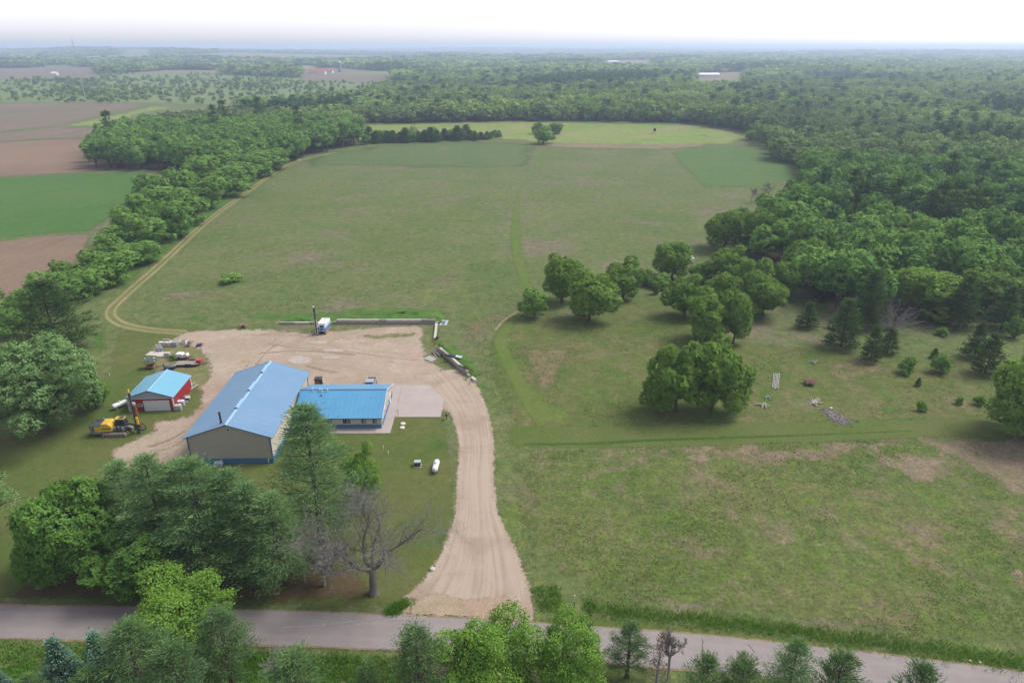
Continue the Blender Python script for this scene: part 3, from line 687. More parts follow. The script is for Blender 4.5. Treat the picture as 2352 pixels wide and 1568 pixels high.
L_SPRUCE = leaf_mat('blue_spruce_needles', (0.109, 0.178, 0.168), (0.132, 0.202, 0.193), (0.093, 0.155, 0.143), trans=0.1)
L_RED = leaf_mat('dead_reddish_needles', (0.160, 0.085, 0.070), (0.180, 0.095, 0.076), (0.130, 0.075, 0.065), trans=0.1)
L_FAR = leaf_mat('sun_toned_far_leaves', (0.120, 0.180, 0.060), (0.255, 0.310, 0.110), trans=0.3, region=(0.120, 0.168, 0.078))  # leaf colour raised so the distant crowns look sunlit
L_FARP = leaf_mat('far_needles', (0.059, 0.108, 0.071), (0.086, 0.143, 0.087), trans=0.12)
L_GREYTW = leaf_mat('grey_twigs', (0.150, 0.130, 0.135), (0.185, 0.160, 0.162), trans=0.05)

def rhombi(P, Nn, size, asp, rg):
    n = len(P)
    Nn = Nn / (np.linalg.norm(Nn, axis=1)[:, None] + 1e-9)
    a = np.cross(Nn, rg.normal(size=(n, 3))); a /= np.linalg.norm(a, axis=1)[:, None] + 1e-9
    b = np.cross(Nn, a)
    s = np.asarray(size)[:, None] * np.ones((n, 1)); t = s * asp
    V = np.stack([P + a * s, P + b * t, P - a * s, P - b * t], 1).reshape(-1, 3)
    return V, np.arange(4 * n).reshape(-1, 4)
def needle_rhombi(P, D, size, asp, rg):
    """long axis along D"""
    n = len(P)
    D = D / (np.linalg.norm(D, axis=1)[:, None] + 1e-9)
    b = np.cross(D, rg.normal(size=(n, 3))); b /= np.linalg.norm(b, axis=1)[:, None] + 1e-9
    s = np.asarray(size)[:, None] * np.ones((n, 1))
    V = np.stack([P - D * s * .3, P + b * s * asp + D * s * .3, P + D * s, P - b * s * asp + D * s * .3], 1).reshape(-1, 3)
    return V, np.arange(4 * n).reshape(-1, 4)

def tubes_np(segs, ns=5):
    """segs: list of (p0, p1, r0, r1)"""
    S = np.array([(*p, *q, a, b) for p, q, a, b in segs], float)
    p, q, r0, r1 = S[:, :3], S[:, 3:6], S[:, 6], S[:, 7]
    d = q - p; d /= np.linalg.norm(d, axis=1)[:, None] + 1e-9
    up = np.where(np.abs(d[:, 2:3]) < .9, np.array([[0, 0, 1.]]), np.array([[1., 0, 0]]))
    a = np.cross(d, up); a /= np.linalg.norm(a, axis=1)[:, None]; b = np.cross(a, d)
    n = len(S); V = np.zeros((n, 2, ns, 3)); 
    for k in range(ns):
        t = 2 * math.pi * k / ns
        o = a * math.cos(t) + b * math.sin(t)
        V[:, 0, k] = p + o * r0[:, None]; V[:, 1, k] = q + o * r1[:, None]
    base = (np.arange(n) * 2 * ns)[:, None, None]
    k = np.arange(ns); kk = (k + 1) % ns
    Fq = np.stack([k, kk, kk + ns, k + ns], -1)[None] + base
    return V.reshape(-1, 3), Fq.reshape(-1, 4)

def broadleaf(seed, W=12.0, H=13.0, base=3.0, nl=16, nsub=900, per=12, leaf=0.34, lobe=0.40, spread=0.42, flat=1.0, core=240, low=0.35):
    rg = np.random.default_rng(seed)
    a, b = W / 2, (H - base) / 2
    c0 = np.array([0, 0, base + b])
    i = np.arange(nl) + .5
    ph = np.arccos(1 - 2 * i / nl); th = math.pi * (1 + 5 ** .5) * i + rg.uniform(0, 6)
    D = np.c_[np.cos(th) * np.sin(ph), np.sin(th) * np.sin(ph), np.cos(ph)] + rg.normal(0, .16, (nl, 3))
    rad = lobe * min(a, b * 1.1) * rg.uniform(.62, 1.45, nl)
    C = c0 + D * np.array([a, a, b]) * rg.uniform(.42, .92, (nl, 1)); 
    C[:, 2] = np.maximum(C[:, 2], base + rad * .55)
    C = np.vstack([C, c0 + [[0, 0, b * .1]]]); rad = np.r_[rad, .55 * min(a, b)]
    # sub clumps on the lobes
    w = rad ** 2; w /= w.sum()
    P = []; Nm = []
    tries = nsub * 5
    li = rg.choice(len(C), tries, p=w); d = rg.normal(size=(tries, 3)); d /= np.linalg.norm(d, axis=1)[:, None]
    p = C[li] + d * (rad[li] * rg.uniform(.86, 1.08, tries))[:, None] * np.array([1, 1, flat])
    ok = np.ones(tries, bool)
    for j in range(len(C)):
        ok &= (np.linalg.norm(p - C[j], axis=1) > rad[j] * .84) | (li == j)
    ok &= (d[:, 2] > -0.25) | (rg.uniform(size=tries) < low)
    p = p[ok][:nsub]; d = d[ok][:nsub]; n = len(p)
    P = np.repeat(p, per, 0) + rg.normal(0, spread, (n * per, 3)) * np.array([1, 1, .75])
    Nm = np.repeat(d * .9 + rg.normal(0, .38, (n, 3)), per, 0) + rg.normal(0, .34, (n * per, 3)) + np.array([0, 0, .30])
    sz = leaf * rg.uniform(.65, 1.25, n * per)
    if core:
        lj = rg.choice(len(C), core, p=w); dd = rg.normal(size=(core, 3)); dd /= np.linalg.norm(dd, axis=1)[:, None]
        P = np.vstack([P, C[lj] + dd * (rad[lj] * .7)[:, None]]); Nm = np.vstack([Nm, dd]); sz = np.r_[sz, np.full(core, leaf * 2.6)]
    V, Fq = rhombi(P, Nm, sz, .68, rg)
    # trunk and limbs
    r0 = .022 * H + .05
    segs = []
    top = c0 + [rg.normal(0, .25), rg.normal(0, .25), b * .35]
    fork = np.array([rg.normal(0, .12), rg.normal(0, .12), base * .8 + .3])
    segs += [((0, 0, -.1), (0, 0, .5), r0 * 1.5, r0 * 1.05), ((0, 0, .5), fork, r0 * 1.05, r0 * .85), (fork, top, r0 * .8, r0 * .25)]
    for j in rg.choice(nl, min(nl, 9), replace=False):
        st = fork + (top - fork) * rg.uniform(0, .45)
        mid = st + (C[j] - st) * .5 + [0, 0, -.25 + rg.normal(0, .2)]
        segs += [(st, mid, r0 * .5, r0 * .34), (mid, C[j], r0 * .34, r0 * .12)]
        for _ in range(2):
            e = C[j] + rg.normal(0, rad[j] * .5, 3); segs.append((mid + (C[j] - mid) * .5, e, r0 * .16, .02))
    return (V, Fq), tubes_np(segs, 7)

def pine(seed, H=18.0, L0=4.2, base=.18, whorls=15, nb=6, ntuft=8, per=15, needle=.5, asp=.26, rise=.14, prof=None, tuft_r=.42, lat=.3, clump=1.0, sparse=.12, flat=.5):
    rg = np.random.default_rng(seed)
    prof = prof or (lambda t: (1 - t) ** .65 * (.55 + .45 * min(1, t * 4)))
    segs = [((0, 0, -.1), (0, 0, H * .5), .016 * H + .06, .011 * H), ((0, 0, H * .5), (0, 0, H * .97), .011 * H, .03)]
    P = []; D = []
    for wi in range(whorls):
        t = (wi + rg.uniform(-.25, .25)) / (whorls - 1); t = min(max(t, 0), .985)
        z = H * (base + (1 - base) * t)
        for k in range(nb):
            if rg.uniform() < sparse: continue
            az = 2 * math.pi * (k + rg.uniform(-.35, .35)) / nb + wi * 1.1
            L = max(.35, L0 * prof(t) * rg.uniform(.65, 1.2))
            rs = rise + .5 * t + rg.uniform(-.08, .08)
            u = np.array([math.cos(az), math.sin(az), 0])
            end = np.array([0, 0, z]) + u * L + [0, 0, L * rs]
            midp = np.array([0, 0, z]) + u * L * .55 + [0, 0, L * rs * .35]
            segs += [((0, 0, z - .1), midp, .035 + .008 * L, .03 + .004 * L), (midp, end, .03 + .004 * L, .012)]
            s = np.array([-u[1], u[0], 0])
            m = max(2, int(ntuft * (.35 + .65 * L / L0)))
            for q in range(m):
                f = .32 + .70 * (q + rg.uniform(0, 1)) / m
                c = (np.array([0, 0, z]) + (midp - [0, 0, z]) * (f / .55)) if f < .55 else midp + (end - midp) * ((f - .55) / .45)
                c = c + s * rg.normal(0, lat * L * (.25 + .6 * f * (1.25 - f)) ) + [0, 0, rg.normal(.05, .10)]
                n = int(per * rg.uniform(.7, 1.3))
                off = rg.normal(0, tuft_r * clump, (n, 3)) * np.array([1, 1, flat])
                P.append(c + off); D.append(u * .9 + off * .9 + np.array([0, 0, .55]) + rg.normal(0, .35, (n, 3)))
    # leader
    n = per * 2; off = rg.normal(0, .22, (n, 3)) * np.array([1, 1, 2.2]); P.append(np.array([0, 0, H * .955]) + off); D.append(off + [0, 0, 1.])
    P = np.vstack(P); D = np.vstack(D)
    V, Fq = needle_rhombi(P, D, needle * rg.uniform(.7, 1.2, len(P)), asp, rg)
    return (V, Fq), tubes_np(segs, 6)

def bare_tree(seed, H=14.0, W=13.0, depth=6, r0=.45, fork=.2, gnarl=.35, nmax=5200, tw=.012, k0=4):
    rg = random.Random(seed); segs = []
    def grow(p, d, L, r, lev):
        if len(segs) > nmax: return
        ns = 3 if lev < 3 else 2
        for i in range(ns):
            gk_ = gnarl if lev else .12
            d = (d + Vector((rg.gauss(0, gk_ * .5), rg.gauss(0, gk_ * .5), rg.gauss(.06, gk_ * .3)))).normalized()
            q = p + d * (L / ns)
            r2 = max(tw, r * (.86 if lev else .93))
            segs.append((tuple(p), tuple(q), r, r2)); p, r = q, r2
            if lev >= 1 and lev < depth and rg.random() < .75:
                side = Vector((rg.gauss(0, 1), rg.gauss(0, 1), rg.gauss(.1, .6))).normalized()
                grow(p, (d * .6 + side * .8).normalized(), L * rg.uniform(.45, .7), max(tw, r * .5), lev + 1)
        if lev < depth:
            for _ in range(k0 if lev == 0 else 2):
                side = Vector((rg.gauss(0, 1), rg.gauss(0, 1), rg.gauss(.15, .4))).normalized()
                grow(p, (d * .75 + side * .75).normalized(), L * rg.uniform(.62, .85), max(tw, r * rg.uniform(.55, .75)), lev + 1)
    segs.append(((0, 0, -.15), (0, 0, .5), r0 * 1.5, r0))
    grow(Vector((0, 0, .5)), Vector((.03, .02, 1)), H * fork, r0, 0)
    V, Fq = tubes_np(segs, 4)
    mx = np.percentile(np.hypot(V[:, 0], V[:, 1]), 97); mz = V[:, 2].max()
    sc = np.array([W / 2 / mx, W / 2 / mx, H / mz]); lowmask = np.clip(V[:, 2:3] / (H * .2), 0, 1)
    V = V * (sc * lowmask + (1 - lowmask) * np.array([1, 1, H / mz]))
    return V, Fq

# ---- prototypes: (crown mesh, trunk mesh, nominal height, nominal width)
PROTO = {}
def proto(key, gen, leafm, barkm, H, W):
    (cv, cf), (tv, tf) = gen
    k = np.array([W / 2 / np.percentile(np.hypot(cv[:, 0], cv[:, 1]), 98.0)] * 2 + [H / np.percentile(cv[:, 2], 99.7)])
    cv = cv * k; tv = tv * np.array([1, 1, k[2]]) * (1 + (k * [1, 1, 0] + [0, 0, 1] - 1) * np.clip(tv[:, 2:3] / (H * .5), 0, 1))
    PROTO[key] = (mesh_np('crown', cv, cf, leafm), mesh_np('trunk', tv, tf, barkm, smooth=True), H, W)
def reproto(key, src, leafm):
    c, t, H, W = PROTO[src]; c2 = c.copy(); c2.materials.clear(); c2.materials.append(leafm); PROTO[key] = (c2, t, H, W)
# near, fine leaves
for i in range(4):
    proto('oak%d' % i, broadleaf(10 + i, 12, 13, 1.7, 24 + i, 1700, 20, .17, .33, .23, core=600, low=.6), L_OAK, m_bark, 13, 12)
for i in range(2):
    reproto('oakd%d' % i, 'oak%d' % i, L_OAKD)
    proto('bright%d' % i, broadleaf(30 + i, 11, 11, 1.6, 24, 1700, 18, .13, .29, .30, core=160, low=.7), L_BRIGHT, m_bark, 11, 11)
proto('maple0', broadleaf(40, 16, 18, 2.4, 38, 2300, 19, .18, .25, .25, flat=1.3, low=.7, core=500), L_MAPLE, m_bark, 18, 16)
proto('sparse0', broadleaf(44, 8, 12, 3.5, 11, 340, 16, .13, .30, .30, core=0), L_MAPLE, m_bark, 12, 8)
# middle distance
for i in range(4):
    proto('hedge%d' % i, broadleaf(50 + i, 11, 13, .5, 18, 620, 15, .27, .36, .30, core=300, low=.8), L_HEDGE, m_bark, 13, 11)
for i in range(5):
    proto('wood%d' % i, broadleaf(60 + i, 11, 16, 4.0, 15, 460, 15, .30, .40, .32, core=260), L_WOOD, m_bark, 16, 11)
for i in range(2):
    reproto('midoak%d' % i, 'oak%d' % (i + 2), L_OAK)
# pines
for i in range(3):
    proto('wpine%d' % i, pine(70 + i, 19, 5.0, .14, 13, 7, 14, 26, .36, .10, .08, prof=lambda t: (1 - t) ** .72 * (.6 + .4 * min(1, t * 4)) + .06, tuft_r=.42, lat=.42, flat=.26, sparse=.16), L_WPINE, m_pbark, 19, 9.5)
proto('wpined0', pine(75, 18, 7.2, .10, 16, 8, 13, 16, .42, .22, .06, prof=lambda t: (1 - t ** 2) ** .6), L_WPINED, m_pbark, 18, 14)
for i in range(3):
    proto('rpine%d' % i, pine(80 + i, 11, 2.6, .18, 13, 6, 7, 30, .25, .12, .30, prof=lambda t: (1 - t) ** .5 * .95 + .08, tuft_r=.24, lat=.36, sparse=.12), L_RPINE, m_pbark, 11, 5.2)
for i in range(2):
    proto('spruce%d' % i, pine(90 + i, 7, 2.1, .02, 18, 8, 6, 11, .25, .34, .02, prof=lambda t: (1 - t) ** .95 + .03, tuft_r=.17, lat=.2, sparse=.03), L_SPRUCE, m_pbark, 7, 4.2)
for i in range(2):
    proto('jack%d' % i, pine(95 + i, 9, 3.0, .06, 12, 6, 7, 12, .40, .26, .12, prof=lambda t: (1 - t) ** .7 + .05, tuft_r=.30, lat=.32, sparse=.08), L_WPINED, m_pbark, 9, 6.2)
proto('redcon0', pine(99, 9, 1.9, .12, 13, 5, 5, 6, .20, .25, .35, prof=lambda t: (1 - t) ** .7 + .05, tuft_r=.16, lat=.3), L_RED, m_dead, 9, 3.8)
proto('mpine0', pine(101, 20, 4.6, .25, 9, 5, 4, 8, 1.0, .30, .12, tuft_r=.7), L_WPINED, m_pbark, 20, 9)
proto('mpine1', pine(102, 18, 3.4, .3, 8, 5, 4, 8, .95, .32, .16, tuft_r=.6), L_FARP, m_pbark, 18, 7)
# shrub
for i in range(2):
    proto('shrub%d' % i, broadleaf(110 + i, 3, 2.6, .1, 9, 150, 9, .17, .42, .2, core=50, low=.9), L_HEDGE, m_bark, 2.6, 3)

TREES_XY = []
def tree(name, key, label, cat, base, top_v=None, width_v=None, h=None, w=None, group=None, rz=None, rnd=random.Random(3)):
    x, y = base
    c, t, H0, W0 = PROTO[key]
    if w is None: w = width_v * depth(y, 8) / F * (1.14 if key[:3] in ('oak', 'mid', 'hed', 'map') else 1.22 if key[:5] == 'rpine' else 1.0)
    if h is None: h = hv(y, top_v) - 0.09 * w
    h = max(h, w * .35)
    r = thing(name, label, cat, (x, y, float(terr(x, y))), rz if rz is not None else rnd.uniform(0, 6.28), group)
    r.scale = (w / W0, w / W0, h / H0)
    ob('trunk', t, r); ob('crown', c, r)
    TREES_XY.append((x, y, w / 2))
    return r
def tv(name, key, label, cat, bx, by, ty, wv, **kw):
    return tree(name, key, label, cat, gv(bx, by), ty, wv, **kw)

# ---- trees at the road and around the shop (read off the frame: foot x, foot y, top y, crown width)
T = [
 ('maple_tree', 'bright0', 'bright yellow green maple at the near road edge, lower left', 'tree', 432, 1482, 1332, 285),
 ('maple_tree', 'bright1', 'bright green tree on the camera side of the road, facing the driveway mouth', 'tree', 1118, 1592, 1408, 262),
 ('maple_tree', 'bright0', 'bright green tree right of its twin facing the driveway mouth', 'tree', 1302, 1600, 1418, 225),
 ('red_pine_tree', 'rpine0', 'tall thin pine overlapping the bright maple by the road', 'pine tree', 534, 1570, 1392, 130),
 ('red_pine_tree', 'rpine1', 'dark pine left of the paired bright trees at the bottom edge', 'pine tree', 968, 1640, 1432, 135),
 ('red_pine_tree', 'rpine2', 'slim dark pine between the bright trees and the reddish dead conifer', 'pine tree', 1439, 1555, 1424, 95),
 ('red_pine_tree', 'rpine1', 'small dark pine peeking up at the bottom edge left of center', 'pine tree', 856, 1660, 1515, 80),
 ('red_pine_tree', 'rpine0', 'bushy dark pine at the bottom edge below the bare snag', 'pine tree', 700, 1690, 1487, 160),
 ('red_pine_tree', 'rpine2', 'dark pine in front of the bright maple at the bottom left', 'pine tree', 345, 1640, 1418, 170),
 ('red_pine_tree', 'rpine1', 'bushy pine at the bottom edge under the bright maple', 'pine tree', 440, 1690, 1470, 170),
 ('red_pine_tree', 'rpine0', 'pine at the bottom edge between spruces and bright maple', 'pine tree', 250, 1690, 1525, 120),
 ('red_pine_tree', 'rpine2', 'low pine top at the bottom edge beside the blue spruces', 'pine tree', 110, 1690, 1545, 90),
 ('red_pine_tree', 'rpine2', 'dark pine at the bottom right, first one after the dead conifer', 'pine tree', 1600, 1700, 1498, 118),
 ('red_pine_tree', 'rpine0', 'dark pine at the bottom right, second one after the dead conifer', 'pine tree', 1680, 1700, 1503, 112),
 ('white_pine_tree', 'wpine1', 'broad pale green pine at the bottom right before the road', 'pine tree', 1780, 1720, 1462, 160),
 ('red_pine_tree', 'rpine1', 'dark pine just right of the broad pale pine by the road', 'pine tree', 1886, 1710, 1488, 128),
 ('red_pine_tree', 'rpine2', 'pine top standing alone at the bottom edge under the road', 'pine tree', 2062, 1730, 1516, 125),
 ('red_pine_tree', 'rpine0', 'pine top in the bottom right corner', 'pine tree', 2342, 1740, 1538, 112),
 ('blue_spruce_tree', 'spruce0', 'blue green spruce at the lower left, the left one of two', 'spruce tree', 150, 1562, 1462, 92),
 ('blue_spruce_tree', 'spruce1', 'blue green spruce at the lower left, the one nearer the bright maple', 'spruce tree', 240, 1550, 1448, 92),
 ('blue_spruce_tree', 'spruce0', 'blue green spruce top in the bottom left corner', 'spruce tree', 12, 1600, 1533, 66),
 ('dead_conifer_tree', 'redcon0', 'reddish dead conifer beside the road at bottom center right', 'dead tree', 1507, 1572, 1448, 62),
 ('white_pine_tree', 'wpine0', 'tall white pine standing before the office front wall', 'pine tree', 742, 1258, 915, 228),
 ('white_pine_tree', 'wpine1', 'white pine in the roadside clump, tallest one before the shop gable', 'pine tree', 395, 1312, 1034, 205),
 ('white_pine_tree', 'wpine2', 'white pine in the roadside clump with yellowish lower boughs', 'pine tree', 490, 1326, 1042, 205),
 ('white_pine_tree', 'wpine0', 'white pine in the roadside clump below the shop corner', 'pine tree', 560, 1312, 1068, 190),
 ('white_pine_tree', 'wpine2', 'white pine at the right end of the roadside clump', 'pine tree', 650, 1342, 1122, 185),
 ('white_pine_tree', 'wpine1', 'white pine at the back of the roadside clump', 'pine tree', 322, 1280, 1050, 175),
 ('oak_tree', 'oakd0', 'big dark green oak at the left end of the roadside clump', 'oak tree', 200, 1322, 1092, 225),
 ('oak_tree', 'oakd1', 'low spreading dark oak at the road side of the clump', 'oak tree', 330, 1352, 1205, 205),
 ('oak_tree', 'oakd1', 'low leafy bough tree reaching toward the road at far left of the clump', 'oak tree', 105, 1345, 1228, 120),
 ('white_pine_tree', 'wpine2', 'white pine behind the low spreading oak in the clump', 'pine tree', 455, 1296, 1046, 205),
 ('white_pine_tree', 'wpine0', 'white pine filling the middle of the roadside clump', 'pine tree', 600, 1330, 1100, 175),
 ('ash_tree', 'bright1', 'small yellow green tree between the white pine and the bare tree', 'tree', 836, 1160, 1012, 100),
 ('silver_maple_tree', 'maple0', 'big silvery green maple left of the red garage', 'maple tree', 108, 992, 760, 262),
 ('silver_maple_tree', 'oak2', 'small leafy tree between the big maple and the propane tank', 'tree', 223, 938, 852, 62),
 ('white_pine_tree', 'wpined0', 'large dark white pine at the start of the hedgerow', 'pine tree', 135, 806, 628, 190),
 ('white_pine_tree', 'jack0', 'small dark pine between the big maple and the dark white pine', 'pine tree', 128, 818, 742, 62),
 ('leafy_tree', 'sparse0', 'thin leafy tree cut by the left edge of the picture', 'tree', -14, 1228, 1040, 150),
 ('oak_tree', 'oak0', 'oak with a clear trunk, the right one of the pair standing in the grass', 'oak tree', 1634, 942, 772, 138),
 ('oak_tree', 'oak1', 'oak with low boughs, the left one of the pair standing in the grass', 'oak tree', 1552, 944, 778, 128),
 ('oak_tree', 'oak3', 'low bushy oak crown at the left foot of the oak pair', 'oak tree', 1512, 948, 846, 92),
 ('oak_tree', 'oak2', 'round oak at the right picture edge beside the crop field', 'oak tree', 2356, 1006, 795, 175),
 ('oak_tree', 'oak0', 'lower oak crown in front of the round oak at the right edge', 'oak tree', 2322, 1004, 850, 110),
 ('round_bush', 'hedge0', 'round green bush at the end of the bare rut', 'bush', 1228, 728, 652, 66),
 ('oak_tree', 'oak3', 'tall full oak just behind the round bush', 'oak tree', 1290, 694, 570, 104),
 ('oak_tree', 'oak1', 'oak with twisted dead limbs showing in its crown', 'oak tree', 1353, 735, 612, 116),
 ('oak_tree', 'oak2', 'oak with a dark clear trunk behind the one with dead limbs', 'oak tree', 1430, 684, 586, 84),
 ('oak_tree', 'oak0', 'oak with a tall clear trunk at the field edge', 'oak tree', 1543, 642, 546, 92),
 ('leafy_shrub', 'hedge2', 'small leafy tree beside the dark trunked oak', 'shrub', 1478, 656, 612, 44),
 ('leafy_shrub', 'hedge3', 'leafy shrub under the oak with the tall clear trunk', 'shrub', 1514, 662, 625, 52),
 ('sapling', 'hedge1', 'thin sapling before the leafy shrub in the grass', 'sapling', 1506, 676, 648, 18),
 ('oak_tree', 'oak3', 'oak at the left front of the dense clump before the wood', 'oak tree', 1572, 726, 622, 92),
 ('oak_tree', 'oak0', 'round oak in front of the dense clump, left of the leaning trunk', 'oak tree', 1622, 780, 654, 108),
 ('oak_tree', 'oak1', 'oak with a slim leaning trunk in front of the dense clump', 'oak tree', 1684, 788, 664, 76),
 ('oak_tree', 'oak2', 'oak in the middle of the dense clump', 'oak tree', 1655, 712, 612, 80),
 ('oak_tree', 'oak3', 'bright topped oak at the back of the dense clump', 'oak tree', 1672, 650, 556, 96),
 ('oak_tree', 'oak1', 'oak at the back right of the dense clump', 'oak tree', 1728, 690, 586, 84),
 ('oak_tree', 'oak2', 'oak at the right side of the dense clump', 'oak tree', 1752, 726, 616, 88),
 ('oak_tree', 'oak0', 'oak at the far right of the dense clump facing the wood', 'oak tree', 1800, 684, 592, 72),
 ('leafy_shrub', 'hedge0', 'leafy bush between the tall trunked oak and the clump', 'shrub', 1612, 646, 592, 66),
 ('oak_tree', 'midoak0', 'left oak of two at the field corner of the wood', 'oak tree', 1662, 572, 466, 94),
 ('oak_tree', 'midoak1', 'right oak of two at the field corner of the wood', 'oak tree', 1752, 580, 460, 104),
 ('oak_tree', 'midoak1', 'oak at the front of the wood above the dark conifers', 'oak tree', 1842, 650, 532, 100),
 ('oak_tree', 'midoak0', 'rounded oak at the front of the wood beside the dark conifers', 'oak tree', 1912, 658, 560, 84),
 ('oak_tree', 'midoak0', 'broad oak overhanging the bare grey shrub', 'oak tree', 2110, 716, 590, 170),
 ('oak_tree', 'midoak1', 'broad oak at the front of the wood near the right edge', 'oak tree', 2262, 710, 590, 140),
 ('pine_tree', 'jack0', 'wide dark conifer left of the bare grey shrub', 'pine tree', 1931, 797, 680, 84),
 ('pine_tree', 'jack1', 'small dark conifer standing alone before the wood', 'pine tree', 1853, 753, 690, 52),
 ('pine_tree', 'jack1', 'slim pine with reddish trunk below the bare grey shrub', 'pine tree', 1998, 829, 742, 54),
 ('pine_tree', 'jack0', 'small pine right of the slim pine below the bare shrub', 'pine tree', 2038, 811, 752, 46),
 ('pine_tree', 'jack1', 'dark pine before the right edge, the left of two', 'pine tree', 2236, 822, 735, 60),
 ('pine_tree', 'jack0', 'dark pine before the right edge, the lower of two', 'pine tree', 2262, 858, 760, 70),
 ('pine_tree', 'jack1', 'dark conifer at the wood front behind the wide one', 'pine tree', 1985, 752, 612, 84),
 ('pine_tree', 'jack0', 'dark conifer at the wood front near the right edge', 'pine tree', 2200, 752, 628, 80),
 ('pine_tree', 'jack1', 'dark conifer at the wood front, last one before the right edge', 'pine tree', 2300, 756, 650, 80),
 ('leafy_shrub', 'shrub0', 'round dark shrub in the grass before the wood', 'shrub', 2080, 858, 818, 50),
 ('leafy_shrub', 'shrub1', 'round green shrub in the grass right of the dark shrub', 'shrub', 2160, 856, 812, 52),
 ('pine_sapling', 'jack0', 'knee high dark conifer above the round green shrub', 'sapling', 2145, 822, 798, 22),
 ('pine_sapling', 'jack1', 'tiny dark conifer in the grass beyond the rubble heap', 'sapling', 2108, 886, 866, 17),
 ('leafy_shrub', 'shrub0', 'small pale shrub at the edge of the upper crop field', 'shrub', 2117, 944, 920, 26),
 ('leafy_shrub', 'shrub1', 'small pale shrub right of its twin by the upper crop field', 'shrub', 2250, 930, 908, 30),
 ('leafy_shrub', 'shrub0', 'small pale shrub between the two by the upper crop field', 'shrub', 2200, 928, 910, 24),
 ('leafy_shrub', 'shrub1', 'low shrub under the dark pines before the wood', 'shrub', 2165, 770, 750, 34),
 ('sapling', 'hedge2', 'leafy sapling at the right edge above the round oak', 'sapling', 2330, 776, 722, 46),
 ('oak_tree', 'hedge0', 'lone dark round tree standing in the far field', 'tree', 1248, 331, 284, 50),
 ('oak_tree', 'midoak1', 'smaller tree behind the lone round tree in the far field', 'tree', 1236, 308, 277, 30),
 ('oak_tree', 'hedge1', 'small round tree right behind the lone round tree', 'tree', 1277, 308, 280, 28),
 ('dead_top_tree', 'sparse0', 'thin half bare tree above the row of young pines', 'tree', 950, 322, 282, 22),
 ('leafy_shrub', 'wood1', 'bright bush at the meadow corner by the wood', 'bush', 1722, 323, 296, 32),
 ('leafy_shrub', 'shrub1', 'low green shrub mound in the weedy field near the track', 'shrub', 527, 648, 632, 58),
 ('leafy_shrub', 'shrub0', 'small bright shrub by the side block wall', 'shrub', 1015, 804, 786, 22),
 ('leafy_shrub', 'shrub1', 'bright weeds beside the equipment row', 'shrub', 402, 826, 812, 26),
]
for row in T:
    nm, key, lb, cat, bx, by, ty, wv = row
    tv(nm, key, lb, cat, bx, by, ty, wv)

# ---- hedgerow along the farm track
HEDGE = [(20, 770, 700, 80), (-30, 720, 640, 90), (60, 735, 660, 85), (100, 690, 622, 90), (165, 690, 618, 95), (205, 676, 612, 80), (150, 650, 590, 60), (262, 652, 570, 105), (228, 636, 560, 78),
         (322, 606, 548, 92), (258, 590, 525, 72), (300, 560, 470, 92), (352, 565, 478, 96), (400, 545, 452, 95), (330, 520, 430, 92), (388, 500, 412, 96), (440, 512, 425, 92), (360, 470, 392, 84), (425, 460, 375, 96), (478, 480, 395, 92),
         (520, 452, 372, 96), (470, 430, 348, 92), (560, 428, 358, 84), (596, 408, 345, 80), (540, 405, 335, 90), (630, 390, 335, 72), (590, 385, 320, 84)]
hl = 'leafy hedgerow tree standing along the farm track'
for i, (bx, by, ty, wv) in enumerate(HEDGE):
    tv('hedgerow_tree', 'hedge%d' % (i % 4), hl, 'tree', bx, by, ty, wv, group='hedgerow trees along the farm track')
# ---- young pines in a row below the meadow
yp = random.Random(8)
for i in range(36):
    t = i / 35
    bx = 845 + 300 * t + yp.uniform(-6, 6); by = 329 - 10 * t + yp.uniform(-4, 3)
    hgt = (10.5 if t < .75 else 6.5) * yp.uniform(.7, 1.15)
    tree('young_pine_tree', 'jack%d' % (i % 2) if yp.random() < .7 else 'hedge%d' % (i % 4), 'young dark pine in the row at the top of the big field', 'pine tree', gv(bx, by), h=hgt * .9, w=hgt * 1.1, group='young pines at the top of the big field')

# ---- woods: every tree its own thing where one can tell them apart
def fill(poly, spacing, seed):
    rg = np.random.default_rng(seed); q = np.array(poly)
    lo, hi = q.min(0), q.max(0)
    gx = np.arange(lo[0], hi[0], spacing); gy = np.arange(lo[1], hi[1], spacing * .9)
    P = np.stack(np.meshgrid(gx, gy), -1); P[1::2, :, 0] += spacing / 2
    P = P.reshape(-1, 2) + rg.uniform(-.33, .33, (P.shape[0] * P.shape[1], 2)) * spacing
    return P[inside(P, q)]
def clear_of(P, gap):
    ok = np.ones(len(P), bool)
    for x, y, r in TREES_XY: ok &= np.hypot(P[:, 0] - x, P[:, 1] - y) > (r + gap)
    return P[ok]
in_frame = lambda P, m=0.06: np.abs(P[:, 0]) < (0.75 + m) * (P[:, 1] * CS + CAM_H * SN) + 8

